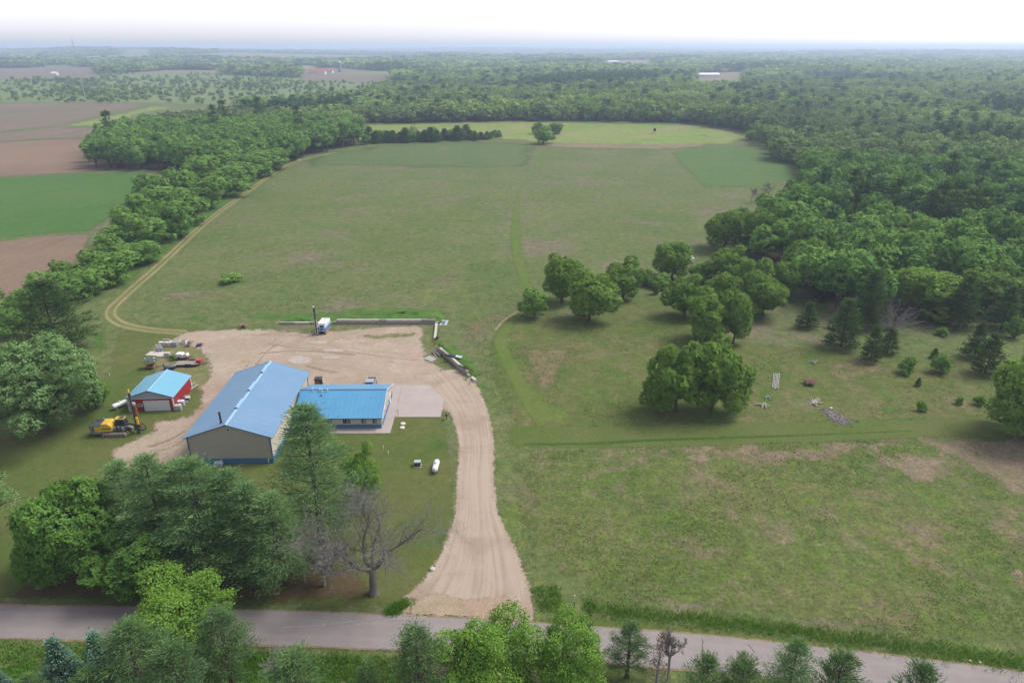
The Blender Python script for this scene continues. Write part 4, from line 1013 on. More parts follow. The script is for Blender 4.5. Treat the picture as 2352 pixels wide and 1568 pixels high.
wr = random.Random(11)
PL = clear_of(fill(WOOD_L, 9.8, 1), .5); PL = PL[in_frame(PL)]
PR = clear_of(fill(WOOD_R, 9.2, 2), .5); PR = PR[in_frame(PR)]
PR = PR[np.argsort(np.hypot(PR[:, 0], PR[:, 1]))]
print('woods', len(PL), len(PR))
PINE_L = [gv(262, 352), gv(500, 330), gv(520, 312), gv(690, 330), gv(600, 300)]
for p in PINE_L:
    tree('tall_pine_tree', 'mpine0', 'tall dark pine rising over the left wood', 'pine tree', p, h=27, w=12, group='tall pines over the left wood')
PL = clear_of(PL, -3)
PL = PL[np.argsort(PL[:, 1])]
REST_B, REST_P = [], []
for i, p in enumerate(PL):
    h = wr.uniform(13, 18.5)
    if i >= 280:
        REST_B.append((p[0], p[1], h, h * .7)); continue
    tree('woodland_tree', 'wood%d' % wr.randrange(5), 'broadleaf tree packed in the wood at the end of the hedgerow', 'tree', tuple(p), h=h, w=h * wr.uniform(.62, 1.05), group='trees of the left wood')
BARE_R = [gv(1990, 400), gv(2040, 395), gv(2095, 398), gv(1930, 372), gv(2140, 402), gv(1830, 470), gv(1775, 466)]
n_ind = 0
pn_noise = lambda p: math.sin(p[0] * .021 + 1.3) * math.sin(p[1] * .017 + .4) + .6 * math.sin(p[0] * .06 + p[1] * .05)
for i, p in enumerate(PR):
    if min(math.hypot(p[0] - b[0], p[1] - b[1]) for b in BARE_R) < 6: continue
    is_p = pn_noise(p) > 1.12 or wr.random() < .06
    h = wr.uniform(12.5, 17.5) * (1.2 if is_p else 1) * (1 + .12 * pn_noise(p))
    if n_ind < 300 or (is_p and n_ind < 360):
        n_ind += 1
        if is_p:
            tree('woodland_pine_tree', 'mpine%d' % wr.randrange(2), 'dark pine standing among the broadleaf trees of the big wood', 'pine tree', tuple(p), h=h, w=h * .48, group='pines of the big wood')
        else:
            tree('woodland_oak_tree', 'wood%d' % wr.randrange(5), 'round crowned broadleaf tree packed in the big wood', 'tree', tuple(p), h=h, w=wr.uniform(9.5, 15.5), group='broadleaf trees of the big wood')
    else:
        (REST_P if is_p else REST_B).append((p[0], p[1], h, (h * .48 if is_p else wr.uniform(8.5, 12.5))))

# ---- bare trees
def bare(name, me, label, cat, base, h=1, w=1, H0=1, W0=1, group=None, rz=0):
    x, y = base
    r = thing(name, label, cat, (x, y, 0), rz, group); r.scale = (w / W0, w / W0, h / H0)
    ob('branches', me, r)
    TREES_XY.append((x, y, w / 2))
    return r
def limb_tree(seed, trunk=3.0, r0=.46, limbs=6, Ll=9.5):
    rg = random.Random(seed); segs = []
    def rv(s, z=0): return Vector((rg.gauss(0, s), rg.gauss(0, s), rg.gauss(z, s)))
    p = Vector((0, 0, -.1)); segs.append((tuple(p), (0, 0, .6), r0 * 1.55, r0 * 1.1)); segs.append(((0, 0, .6), (.12, .05, trunk), r0 * 1.1, r0 * .92))
    for l in range(limbs):
        az = 2 * math.pi * (l + rg.uniform(-.3, .3)) / limbs; el = R(rg.uniform(42, 74)) if l else R(82)
        d_ = Vector((math.cos(az) * math.cos(el), math.sin(az) * math.cos(el), math.sin(el)))
        p = Vector((.12, .05, trunk - .15 + rg.uniform(-.3, .5))); n = 8; L_ = Ll * rg.uniform(.8, 1.12); r = r0 * rg.uniform(.46, .62)
        for k in range(n):
            d_ = (d_ + rv(.20, .03)).normalized(); q = p + d_ * L_ / n; r2 = r * .80
            segs.append((tuple(p), tuple(q), r, r2)); p, r = q, r2
            if k < 1: continue
            for _ in range(3):
                e = (d_ * .55 + rv(.62, .12)).normalized(); sp = p.copy(); sr = max(.025, r * .55); sl = rg.uniform(2.0, 4.2) * (1.1 - .06 * k)
                for j in range(5):
                    e = (e + rv(.22, .03)).normalized(); sq = sp + e * sl / 5; sr2 = sr * .74
                    segs.append((tuple(sp), tuple(sq), sr, sr2)); sp, sr = sq, max(.011, sr2)
                    for _t in range(3):
                        t1 = sp + (e * .5 + rv(.6, .1)).normalized() * rg.uniform(.5, 1.3); segs.append((tuple(sp), tuple(t1), .014, .009))
                        for _u in range(2): segs.append((tuple(t1), tuple(t1 + (rv(.5, .1) + (t1 - sp) * .6).normalized() * rg.uniform(.3, .8)), .009, .006))
    return tubes_np(segs, 4)
bt = mesh_np('branches', *limb_tree(3), paint('bare_tree_bark', (0.165, 0.152, 0.140), 0.95, var=0.3, scale=2, spec=0.1))
bx_, by_ = gv(860, 1362)
r_ = thing('bare_tree', 'leafless grey tree with heavy limbs beside the driveway', 'tree', (bx_, by_, 0), 1.2)
r_.scale = (1.3, 1.3, 1.28)
ob('branches', bt, r_)
bt2 = mesh_np('branches', *bare_tree(9, 6, 7, 5, .12, .12, .5, 3200, .012, 6), m_dead)
bare('bare_thicket', bt2, 'grey leafless thicket at the foot of the roadside pines', 'bush', gv(745, 1345), 6.0, 7, 6, 7)
bare('bare_thicket', bt2, 'small grey leafless brush beside the bare tree foot', 'bush', gv(700, 1335), 4.6, 5, 6, 7, rz=2)
bare('dead_sapling', bt2, 'bare dead sapling beside the reddish conifer', 'dead tree', gv(1533, 1562), 7.5, 3.2, 6, 7, rz=1)
bare('dead_snag', bt2, 'pale dead snag sticking up at the near road edge', 'dead tree', gv(662, 1600), 7.6, 4.0, 6, 7, rz=3)
def bare_dome(seed, H, W, stems=70):
    rg = random.Random(seed); segs = []
    for s in range(stems):
        az = rg.uniform(0, 6.283); el = math.asin(rg.uniform(.12, 1)); dv = Vector((math.cos(az) * math.cos(el) * W / 2, math.sin(az) * math.cos(el) * W / 2, math.sin(el) * H))
        p = Vector((rg.gauss(0, .25), rg.gauss(0, .25), 0)); r = .07
        for k in range(6):
            q = p + dv / 6 + Vector((rg.gauss(0, .18), rg.gauss(0, .18), rg.gauss(.05, .12)))
            segs.append((tuple(p), tuple(q), r, r * .78)); p, r = q, max(.016, r * .78)
            if k > 1:
                for _ in range(4):
                    t = p + dv.normalized() * rg.uniform(.3, .9) + Vector((rg.gauss(0, .55), rg.gauss(0, .55), rg.gauss(.15, .35)))
                    segs.append((tuple(p), tuple(t), .018, .010))
    return tubes_np(segs, 3)
bare('bare_shrub', mesh_np('branches', *bare_dome(12, 7.0, 12.5), m_dead), 'wide domed leafless grey shrub before the wood', 'shrub', gv(2042, 758), 7.0, 12.5, 7.0, 12.5)
wb = mesh_np('branches', *bare_tree(15, 13, 9, 5, .16, .3, .35, 2600, .03), paint('grey_violet_twigs', (0.125, 0.105, 0.105), .95, var=.2, spec=.1))
for i, p in enumerate(BARE_R[:5]):
    for k in range(3):
        bare('leafless_tree', wb, 'leafless grey tree in the bare stand within the big wood', 'tree', (p[0] + wr.uniform(-6, 6), p[1] + wr.uniform(-8, 8)), wr.uniform(11, 15), 9, 13, 9, 'leafless stand in the big wood', wr.uniform(0, 6))
bare('leafless_tree', wb, 'leafless grey tree at the wood corner behind the field oaks', 'tree', BARE_R[5], 13, 11, 13, 9)
bare('leafless_tree', wb, 'leafless tree sticking out at the field corner of the wood', 'tree', gv(1765, 462), 9, 9, 13, 9, rz=2)
bare('leafless_tree', wb, 'low leafless tree left of its neighbor at the wood corner', 'tree', gv(1725, 464), 7, 8, 13, 9, rz=4)

# ---- far forest: one mass per kind
def src(name, me):
    o = bpy.data.objects.new(name, me); return o
def blob_mesh(seed, n, leaf, W, H, base, nl, lm):
    (v, f), _ = broadleaf(seed, W, H, base, nl, n, 3, leaf, .42, leaf * .8, core=max(20, n // 4), low=.5)
    return mesh_np('far_crown', v, f, lm)
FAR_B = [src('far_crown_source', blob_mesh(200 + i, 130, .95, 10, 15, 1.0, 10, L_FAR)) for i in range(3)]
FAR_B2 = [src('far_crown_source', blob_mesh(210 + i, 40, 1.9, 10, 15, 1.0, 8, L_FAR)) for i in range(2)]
def far_pine(seed, per, nd):
    (v, f), _ = pine(seed, 19, 3.8, .12, 6, 5, 3, per, nd, .36, .1, tuft_r=.8, sparse=.05)
    return mesh_np('far_pine_crown', v, f, L_FARP)
FAR_P = [src('far_pine_source', far_pine(220 + i, 6, 1.5)) for i in range(2)]
def scatter(name, srcs, pts, label):
    """pts rows: x y z  sx sz  rot  variant"""
    A = np.array(pts, np.float32)
    me = bpy.data.meshes.new(name); me.vertices.add(len(A)); me.vertices.foreach_set('co', np.ascontiguousarray(A[:, :3]).ravel())
    at = me.attributes.new('scl', 'FLOAT_VECTOR', 'POINT'); at.data.foreach_set('vector', np.ascontiguousarray(np.c_[A[:, 3], A[:, 3], A[:, 4]]).ravel())
    at = me.attributes.new('rot', 'FLOAT_VECTOR', 'POINT'); at.data.foreach_set('vector', np.ascontiguousarray(np.c_[A[:, 5] * 0, A[:, 5] * 0, A[:, 5]]).ravel())
    at = me.attributes.new('var', 'INT', 'POINT'); at.data.foreach_set('value', np.ascontiguousarray(A[:, 6].astype(np.int32)))
    o = ob(name, me, label=label, kind='stuff')
    g = bpy.data.node_groups.new(name, 'GeometryNodeTree')
    g.interface.new_socket('Geometry', in_out='INPUT', socket_type='NodeSocketGeometry')
    g.interface.new_socket('Geometry', in_out='OUTPUT', socket_type='NodeSocketGeometry')
    gi = g.nodes.new('NodeGroupInput'); go = g.nodes.new('NodeGroupOutput')
    jn = g.nodes.new('GeometryNodeJoinGeometry')
    def na(nm, dt):
        n = g.nodes.new('GeometryNodeInputNamedAttribute'); n.data_type = dt; n.inputs['Name'].default_value = nm
        return n.outputs['Attribute']
    sv, rv, vv = na('scl', 'FLOAT_VECTOR'), na('rot', 'FLOAT_VECTOR'), na('var', 'INT')
    for i, s in enumerate(srcs):
        oi = g.nodes.new('GeometryNodeObjectInfo'); oi.inputs['Object'].default_value = s
        oi.inputs['As Instance'].default_value = True
        ip = g.nodes.new('GeometryNodeInstanceOnPoints')
        cmp = g.nodes.new('FunctionNodeCompare'); cmp.data_type = 'INT'; cmp.operation = 'EQUAL'
        g.links.new(vv, cmp.inputs[2]); cmp.inputs[3].default_value = i
        g.links.new(gi.outputs[0], ip.inputs['Points']); g.links.new(oi.outputs['Geometry'], ip.inputs['Instance'])
        g.links.new(cmp.outputs[0], ip.inputs['Selection'])
        g.links.new(sv, ip.inputs['Scale'])
        er = g.nodes.new('FunctionNodeEulerToRotation'); g.links.new(rv, er.inputs[0]); g.links.new(er.outputs[0], ip.inputs['Rotation'])
        g.links.new(ip.outputs[0], jn.inputs[0])
    g.links.new(jn.outputs[0], go.inputs[0])
    md = o.modifiers.new('scatter', 'NODES'); md.node_group = g
    return o

rf = np.random.default_rng(42)
def ring_points(d0, d1, k0, smin):
    out = []
    d = d0
    while d < d1:
        s = max(smin, k0 * d)
        half = 0.80 * (d * CS + CAM_H * SN) + 30
        n = int(2 * half / s)
        x = -half + (np.arange(n) + rf.uniform(0, 1)) * s + rf.uniform(-.35, .35, n) * s
        y = d + rf.uniform(-.4, .4, n) * s
        out.append(np.c_[x, y, np.full(n, s)])
        d += s * .9
    return np.vstack(out)
FP = ring_points(240, 13000, .0075, 9.0)
# open land: no wood here
OPEN = [VP([(-2500, 236), (330, 236), (480, 243), (560, 262), (560, 300), (800, 300), (828, 284), (1200, 277), (1480, 281), (1590, 284), (1700, 298), (1738, 312), (1745, 332), (1860, 420), (1862, 480), (1700, 562), (3000, 700), (3000, 1500), (-3000, 1500)]), WOOD_L, WOOD_R]
OPEN += FAR_POLYS
keep = np.ones(len(FP), bool)
for pl in OPEN: keep &= ~inside(FP[:, :2], pl)
MARSH = VP([(-400, 180), (400, 166), (700, 179), (1000, 196), (860, 214), (840, 233), (560, 262), (330, 237), (-400, 238)])
mm = inside(FP[:, :2], MARSH)
mn = np.sin(FP[:, 0] * .008) * np.sin(FP[:, 1] * .006 + 1) + .7 * np.sin(FP[:, 0] * .02 + FP[:, 1] * .013)
keep &= ~mm | (rf.uniform(size=len(FP)) < .14 + .16 * (mn > .5))
# random small gaps and glades
gl = np.sin(FP[:, 0] * .0043 + 2) * np.sin(FP[:, 1] * .0031) + .8 * np.sin(FP[:, 0] * .0107 + FP[:, 1] * .002 + 1) * np.sin(FP[:, 1] * .0077)
keep &= (gl < 1.12) | (FP[:, 1] < 900)
mm = mm[keep]; FP = FP[keep]
pn = np.sin(FP[:, 0] * .0061 + .7) * np.sin(FP[:, 1] * .0047 + 1.9) + .6 * np.sin(FP[:, 0] * .017 - FP[:, 1] * .011) + .25 * rf.normal(size=len(FP))
isp = (pn > .95) | (rf.uniform(size=len(FP)) < .06)
bp, pp = [], []
for (x, y, s), p_, ms in zip(FP, isp, mm):
    d = math.hypot(x, y); z = float(terr(x, y))
    w = s * rf.uniform(.85, 1.95)
    if ms: w = min(w, 8) * rf.uniform(.35, 1.0)
    hgt = rf.uniform(9, 19) * (1 + .1 * math.sin(x * .01) ) * (1 + .25 * min(1, d / 6000))
    if ms: hgt *= rf.uniform(.14, .5)
    if p_:
        pp.append((x, y, z, max(.8, w / 8.5), hgt * 1.12 / 19, rf.uniform(0, 6.28), rf.integers(2)))
    else:
        bp.append((x, y, z, w / 10, hgt / 15, rf.uniform(0, 6.28), rf.integers(3) if d < 1500 else 3 + rf.integers(2)))
for x, y, h, w in REST_B: bp.append((x, y, 0, w / 10, h / 15, rf.uniform(0, 6.28), rf.integers(3)))
for x, y, h, w in REST_P: pp.append((x, y, 0, w / 8, h / 19, rf.uniform(0, 6.28), rf.integers(2)))
print('far forest', len(bp), len(pp))
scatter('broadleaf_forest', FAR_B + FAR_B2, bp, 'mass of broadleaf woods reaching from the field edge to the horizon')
scatter('pine_forest', FAR_P, pp, 'dark pine stands scattered through the far woods')

# ---- tall grass (uncountable blades)
def blades(name, pts, hgt, width, mat, label, per=5, spread=.22):
    rg = np.random.default_rng(len(pts)); P = np.repeat(np.asarray(pts, float), per, 0); n = len(P)
    P = np.c_[P + rg.normal(0, spread, (n, 2)), np.zeros(n)]
    a = rg.uniform(0, 6.28, n); u = np.c_[np.cos(a), np.sin(a), np.zeros(n)]
    hh = hgt * rg.uniform(.5, 1.15, n); lean = rg.normal(0, .28, (n, 2)) * hh[:, None]
    tip = P + np.c_[lean, hh]; midp = P + np.c_[lean * .35, hh * .6]
    ww = (width * rg.uniform(.6, 1.3, n))[:, None]
    V = np.stack([P - u * ww * .6, P + u * ww * .6, midp + u * ww * .5, tip], 1).reshape(-1, 3)
    Vb = V.copy()
    return ob(name, mesh_np(name, Vb, np.arange(4 * n).reshape(-1, 4), mat), kind='stuff', label=label)
m_blade = leaf_mat('tall_grass_blades', (0.10, 0.21, 0.030), (0.11, 0.22, 0.034), (0.15, 0.24, 0.05), trans=.3)
m_blade_dry = leaf_mat('dry_grass_blades', (0.30, 0.26, 0.16), (0.33, 0.28, 0.18), (0.22, 0.22, 0.11), trans=.2)
gr = np.random.default_rng(4)
Lg = smooth_line(VP([(1345, 1392), (1400, 1404), (1600, 1424), (1850, 1454), (2100, 1488), (2352, 1524), (2560, 1556)]), .1)
P = np.repeat(Lg, 6, 0); P = P + np.c_[gr.normal(0, .3, len(P)), gr.normal(0, .75, len(P))]
blades('tall_grass', P, .55, .05, m_blade, 'tall green grass strip between the crop field and the road', 3)
P = []
for pl, n in (([(885, 1408), (925, 1382), (935, 1388), (905, 1410)], 350), ([(1225, 1350), (1275, 1345), (1300, 1400), (1240, 1405)], 160), ([(0, 1475), (200, 1484), (600, 1500), (600, 1560), (0, 1560)], 1300), ([(560, 1500), (940, 1512), (960, 1568), (560, 1568)], 1300), ([(1000, 760), (1012, 750), (1012, 830), (1085, 880), (1120, 930), (1100, 900), (1040, 850), (1000, 822)], 500)):
    q = np.array(VP(pl)); c = gr.uniform(q.min(0), q.max(0), (n * 3, 2)); P.append(c[inside(c, q)][:n])
blades('weed_tufts', np.vstack(P), .55, .07, m_blade, 'rank green weeds along verges and block walls', 5, .3)
P = []
for pl, n in (([(1168, 795), (1250, 790), (1330, 800), (1320, 850), (1290, 900), (1270, 945), (1225, 925), (1200, 860)], 300), ([(1090, 800), (1125, 770), (1140, 830), (1175, 910), (1190, 965), (1160, 960), (1130, 905)], 200), ([(1060, 740), (1150, 712), (1190, 720), (1130, 760), (1100, 800), (1050, 790)], 133), ([(1880, 830), (2010, 810), (2060, 860), (1960, 890), (1890, 880)], 116), ([(1240, 1100), (1180, 1040), (1190, 1300), (1230, 1360)], 150)):
    q = np.array(VP(pl)); c = gr.uniform(q.min(0), q.max(0), (n * 3, 2)); P.append(c[inside(c, q)][:n])
blades('dry_tufts', np.vstack(P), .4, .05, m_blade_dry, 'pale dry bunch grass beside the mown path', 6, .3)

m_weed = leaf_mat('field_weed_leaves', (0.100, 0.145, 0.040), (0.105, 0.15, 0.042), (0.14, 0.165, 0.06), trans=.2)
P = []
for pl, n in (([(1215, 1040), (1500, 1022), (2352, 1000), (2400, 1520), (1700, 1420), (1345, 1384), (1200, 1200)], 15000), ([(1300, 760), (1500, 700), (1700, 790), (2300, 850), (2300, 960), (1250, 985)], 9000), ([(300, 690), (560, 560), (1180, 560), (1180, 700), (1000, 710), (560, 715)], 12000)):
    q = np.array(VP(pl)); cc = gr.uniform(q.min(0), q.max(0), (n * 3, 2)); cc = cc[inside(cc, q)][:n]
    nn_ = np.sin(cc[:, 0] * .33 + 2) * np.sin(cc[:, 1] * .29) + .8 * np.sin(cc[:, 0] * .11 - cc[:, 1] * .17) + gr.normal(0, .5, len(cc))
    P.append(cc[nn_ > .35])
blades('field_weeds', np.vstack(P), .20, .08, m_weed, 'low weeds and grass tufts scattered over the fields', 3, .22)


# ---- haze
hz = MB().box(0, 14900, 37, 53000, 32600, 92)
m = bpy.data.materials.new('haze'); m.use_nodes = True; nt = m.node_tree; nt.nodes.clear()
o_ = nt.nodes.new('ShaderNodeOutputMaterial'); pv = nt.nodes.new('ShaderNodeVolumePrincipled')
pv.inputs['Density'].default_value = 0.00020
pv.inputs['Color'].default_value = (0.64, 0.79, 1.0, 1)
pv.inputs['Anisotropy'].default_value = 0.25
nt.links.new(pv.outputs[0], o_.inputs['Volume'])
hz.ob('haze', m, kind='stuff', label='pale blue summer haze filling the air over the land')

# ================================================================== BUILDINGS
P_SHOPROOF = paint('faded_blue_roof_steel', (0.098, 0.200, 0.325), 0.42, var=0.03, scale=0.5, spec=0.5, weather=R(90))
P_OFFROOF = paint('bright_blue_roof_steel', (0.050, 0.225, 0.400), 0.42, var=0.04, scale=0.5, spec=0.5, weather=.001)
P_GARROOF = paint('sky_blue_roof_steel', (0.115, 0.315, 0.430), 0.42, var=0.04, scale=0.5, spec=0.5, weather=R(90))
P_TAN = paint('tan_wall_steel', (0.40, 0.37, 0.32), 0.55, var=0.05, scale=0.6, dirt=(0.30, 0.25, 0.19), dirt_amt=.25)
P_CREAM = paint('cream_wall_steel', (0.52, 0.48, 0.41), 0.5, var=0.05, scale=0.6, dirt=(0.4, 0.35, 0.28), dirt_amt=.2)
P_BLUE = paint('blue_wainscot_steel', (0.060, 0.175, 0.330), 0.45, var=0.08, scale=0.8, dirt=(0.25, 0.22, 0.18), dirt_amt=.2)
P_DKBLUE = paint('dark_blue_trim', (0.055, 0.115, 0.210), 0.45, var=0.08)
P_LTBLUE = paint('pale_blue_ridge_steel', (0.22, 0.38, 0.55), 0.35, var=0.06)
P_RED = paint('barn_red_steel', (0.285, 0.018, 0.026), 0.5, var=0.12, scale=0.7)
P_WHITE = paint('white_paint', (0.60, 0.585, 0.57), 0.5, var=0.05, dirt=(0.5, 0.45, 0.38), dirt_amt=.25)
P_DOOR = paint('white_door_steel', (0.62, 0.64, 0.68), 0.45, var=0.03)
P_GREY = paint('grey_gable_steel', (0.34, 0.38, 0.43), 0.45, var=0.05)
P_BLACK = paint('sooty_black_steel', (0.025, 0.025, 0.028), 0.6, var=0.2)
m, nt, bs = new_mat('dark_window_glass'); bs.inputs['Base Color'].default_value = (0.012, 0.014, 0.018, 1); bs.inputs['Roughness'].default_value = .08; P_GLASS = m
nt.links.new(mixc(nt, noise(nt, 1.3, 3), (0.008, 0.010, 0.014), (0.022, 0.025, 0.03)), bs.inputs['Base Color'])

PANEL_CACHE = {}
def wall_panels(parent, p0, p1, z0, topf, mat, pw=.914, name='wall_panel', thick=.03, skip=()):
    """upright ribbed sheets side by side from p0 to p1; they face the right-hand side of that direction"""
    p0, p1 = Vector((*p0, 0)), Vector((*p1, 0)); d = p1 - p0; Ln = d.length; d.normalize()
    n = max(1, round(Ln / pw)); w = Ln / n; ang = math.atan2(d.y, d.x)
    for i in range(n):
        u0, u1 = i * w, (i + 1) * w
        if any(a < (u0 + u1) / 2 < b for a, b in skip): continue
        t0, t1 = topf(u0), topf(u1); tm = topf((u0 + u1) / 2)
        key = (name, round(w, 4), round(t0 - z0, 3), round(t1 - z0, 3), mat.name)
        if key not in PANEL_CACHE:
            b = MB(); g = .004
            peak = tm > max(t0, t1) + .01
            prof = [(g, 0), (w - g, 0), (w - g, t1 - z0)] + ([(w / 2, tm - z0)] if peak else []) + [(g, t0 - z0)]
            b.prism(prof, -thick, 0, 'y')
            for ru, rt in ((.03, t0), (w * .5, tm)):
                b.box(ru + .025, -thick - .012, (rt - z0) / 2 - .01, .05, .03, rt - z0 - .06)
            PANEL_CACHE[key] = b.mesh(name, mat)
        q = p0 + d * u0
        ob(name, PANEL_CACHE[key], parent, (q.x, q.y, z0), ang)
def window(parent, c, w, h, ang, panes=(2, 1), frame=P_WHITE, sash=None):
    """a window whose outer face looks along -y of its own frame; c = lower centre on the wall face"""
    b = MB(); t = .07
    b.box(-w / 2 + t / 2, -.02, h / 2, t, .09, h).box(w / 2 - t / 2, -.02, h / 2, t, .09, h)
    b.box(0, -.021, t / 2, w - 2 * t, .086, t).box(0, -.021, h - t / 2, w - 2 * t, .086, t)
    f = b.ob('window', frame, parent, loc=c, rz=ang)
    nx_, nz_ = panes
    pw, ph = (w - 2 * t) / nx_, (h - 2 * t) / nz_
    for i in range(nx_):
        for j in range(nz_):
            MB().box(-w / 2 + t + pw * (i + .5), .005, t + ph * (j + .5), pw - .05, .02, ph - .05).ob('pane', P_GLASS, f)
    mb = MB()
    for i in range(1, nx_): mb.box(-w / 2 + t + pw * i, -.015, h / 2, .05, .06, h - 2 * t)
    for j in range(1, nz_): mb.box(0, -.016, t + ph * j, w - 2 * t, .05, .04)
    if mb.v: mb.ob('muntin', frame, f)
    return f
def gable_shed(name, label, loc, rz, W, L, he, hr, ov, og, ogb, roofm, capm, pw=.914):
    r = thing(name, label, 'building', (loc[0], loc[1], 0), rz)
    sl = (hr - he) / (W / 2); ze = he - sl * ov; X = W / 2 + ov
    wall = MB().prism([(-W / 2, -.1), (W / 2, -.1), (W / 2, he - .02), (0, hr - .02), (-W / 2, he - .02)], 0, L).mesh('wall', P_TAN)
    wall_o = ob('wall', wall, r)
    roof = MB().prism([(-X, ze), (0, hr), (X, ze), (X, ze + .14), (0, hr + .14), (-X, ze + .14)], -og, L + ogb).ob('roof', capm, r)
    run = math.hypot(X, hr - ze); tot = L + og + ogb; n = round(tot / pw); w = tot / n
    c_, s_ = X / run, (hr - ze) / run
    for sgn in (1, -1):
        b = MB()
        prof = [(0.003, .014), (.02, .030), (.05, .030), (.07, .016), (w * .5 - .03, .016), (w * .5 - .012, .025), (w * .5 + .012, .025), (w * .5 + .03, .016), (w - .003, .012)]
        def P_(s, y, t): return (sgn * (s * c_ + t * s_), y, hr + .14 - s * s_ + t * c_)
        k = len(prof)
        vs = [P_(.03, y, t) for y, t in prof] + [P_(run + .05, y, t) for y, t in prof] + [P_(.03, prof[0][0], .004), P_(.03, prof[-1][0], .004), P_(run + .05, prof[0][0], .004), P_(run + .05, prof[-1][0], .004)]
        fs = [(i, i + 1, i + 1 + k, i + k) for i in range(k - 1)] + [(2 * k, 2 * k + 1, 2 * k + 3, 2 * k + 2)]
        b.add(vs, fs)
        me = b.mesh('roof_panel', roofm)
        for i in range(n):
            ob('roof_panel', me, roof, (0, -og + i * w, 0))
    return r, wall_o, roof, dict(W=W, L=L, he=he, hr=hr, sl=sl, ze=ze, X=X, og=og, ogb=ogb)
def gable_top(W, he, hr):
    return lambda u: he + (hr - he) * (1 - abs(u - W / 2) / (W / 2)) - .03

# ---- the shop
W, L, he, hr = 13.6, 24.1, 5.26, 7.60
shop, sw, sr, D_ = gable_shed('shop_building', 'large shop with faded blue steel roof and tan walls', (-47.36, 98.26), .021, W, L, he, hr, .6, .35, .35, P_SHOPROOF, P_DKBLUE)
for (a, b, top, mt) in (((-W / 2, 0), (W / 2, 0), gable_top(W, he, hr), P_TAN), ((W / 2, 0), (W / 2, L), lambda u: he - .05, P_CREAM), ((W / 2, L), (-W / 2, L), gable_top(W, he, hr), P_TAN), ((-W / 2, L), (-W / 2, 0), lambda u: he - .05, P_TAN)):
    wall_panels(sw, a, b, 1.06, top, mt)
    wall_panels(sw, a, b, 0, lambda u: 1.0, P_BLUE, name='wainscot_panel')
for x in (-W / 2, W / 2):
    for y in (0, L): MB().box(x * 1.006, y + (-.03 if y == 0 else .03), he / 2 - .03, .20, .20, he - .08).ob('corner_trim', P_DKBLUE, sw)
MB().prism([(-D_['X'] - .02, D_['ze'] + .10), (0, hr + .10), (D_['X'] + .02, D_['ze'] + .10), (D_['X'] + .02, D_['ze'] + .215), (0, hr + .215), (-D_['X'] - .02, D_['ze'] + .215)], -.42, -.36).ob('rake_trim', P_LTBLUE, sr)
MB().prism([(-D_['X'] - .02, D_['ze'] + .10), (0, hr + .10), (D_['X'] + .02, D_['ze'] + .10), (D_['X'] + .02, D_['ze'] + .215), (0, hr + .215), (-D_['X'] - .02, D_['ze'] + .215)], L + .36, L + .42).ob('rake_trim', P_LTBLUE, sr)
MB().prism([(-.28, hr + .10), (0, hr + .245), (.28, hr + .10)], -.36, L + .36).ob('ridge_cap', P_LTBLUE, sr)
for yy in (5.0, 11.6, 19.0):
    rv = MB().prism([(-.26, hr + .20), (-.26, hr + .40), (0, hr + .50), (.26, hr + .40), (.26, hr + .20)], yy, yy + 3.2).ob('ridge_vent', P_LTBLUE, sr)
    MB().box(0, yy - .03, hr + .30, .5, .05, .2).ob('end_cap', P_BLACK, rv)
ch = MB().tube([(-1.15, .95, hr - .4), (-1.15, .95, hr + 1.6)], .17, 12).ob('chimney', P_BLACK, sr, smooth=False)
MB().lathe([(.26, 0), (.26, .06), (.06, .22)], 12, (-1.15, .95, hr + 1.68)).ob('chimney_cap', P_BLACK, ch)
MB().lathe([(.34, 0), (.22, .12)], 12, (-1.15, .95, hr - .30)).ob('flashing', P_BLACK, ch)
gvt = MB().lathe([(.34, 0), (.34, .05), (.22, .06)], 16, (.25, -.10, hr - .95), 'y').ob('gable_vent', P_WHITE, sw)
MB().lathe([(.20, 0), (.20, .02)], 16, (.25, -.13, hr - .95), 'y').ob('louver', P_BLACK, gvt)
MB().bar((W / 2 - .75, -.12, .05), (W / 2 - .75, -.12, .98), .12).ob('downspout', P_WHITE, sw)
MB().box(-2.2, -.6, .35, 1.3, .9, .7).ob('wall_unit', P_GREY, sw, bevel=.03)

# ---- the office wing
W, L, he, hr = 12.7, 16.2, 2.50, 4.70
off, ow, orf, D_ = gable_shed('office_building', 'low office wing with bright blue steel roof beside the shop', (-24.2, 116.2), R(90) + .012, W, L, he, hr, .5, .3, -.05, P_OFFROOF, P_DKBLUE)
def span(sa, sb): return (-24.2 - gs(sb, 1263, 1.5)[0], -24.2 - gs(sa, 1263, 1.5)[0])
wins = [span(978, 997), span(1026.5, 1052.5), span(1081.5, 1098.5), span(1115.5, 1132.5)]
MBx = [((-W / 2, L), (-W / 2, 0), lambda u: he - .05), ((-W / 2, 0), (W / 2, 0), gable_top(W, he, hr)), ((W / 2, 0), (W / 2, L), lambda u: he - .05)]
for k, (a, b, top) in enumerate(MBx):
    wall_panels(ow, a, b, 0.96, top, P_CREAM)
    wall_panels(ow, a, b, 0, lambda u: .90, P_BLUE, name='wainscot_panel')
for (a, b) in wins:
    f = window(ow, (-W / 2 - .045, (a + b) / 2, .98), abs(b - a), 1.18, -R(90), (2, 1))
    g = MB(); hw = abs(b - a) / 2
    for k in (1, 2): g.box(hw * k / 3, -.012, .59, .03, .03, 1.02)
    for k in (1, 2, 3): g.box(hw / 2, -.011, .07 + .26 * k, hw - .10, .026, .03)
    g.ob('muntin', P_WHITE, f)
for yy in (-2.6, 1.3):
    window(ow, (yy, -.045, 1.0), 1.0, 1.15, 0, (1, 2))
dr = MB().box(3.6, -.05, 1.05, 1.0, .10, 2.1).ob('door', P_WHITE, ow)
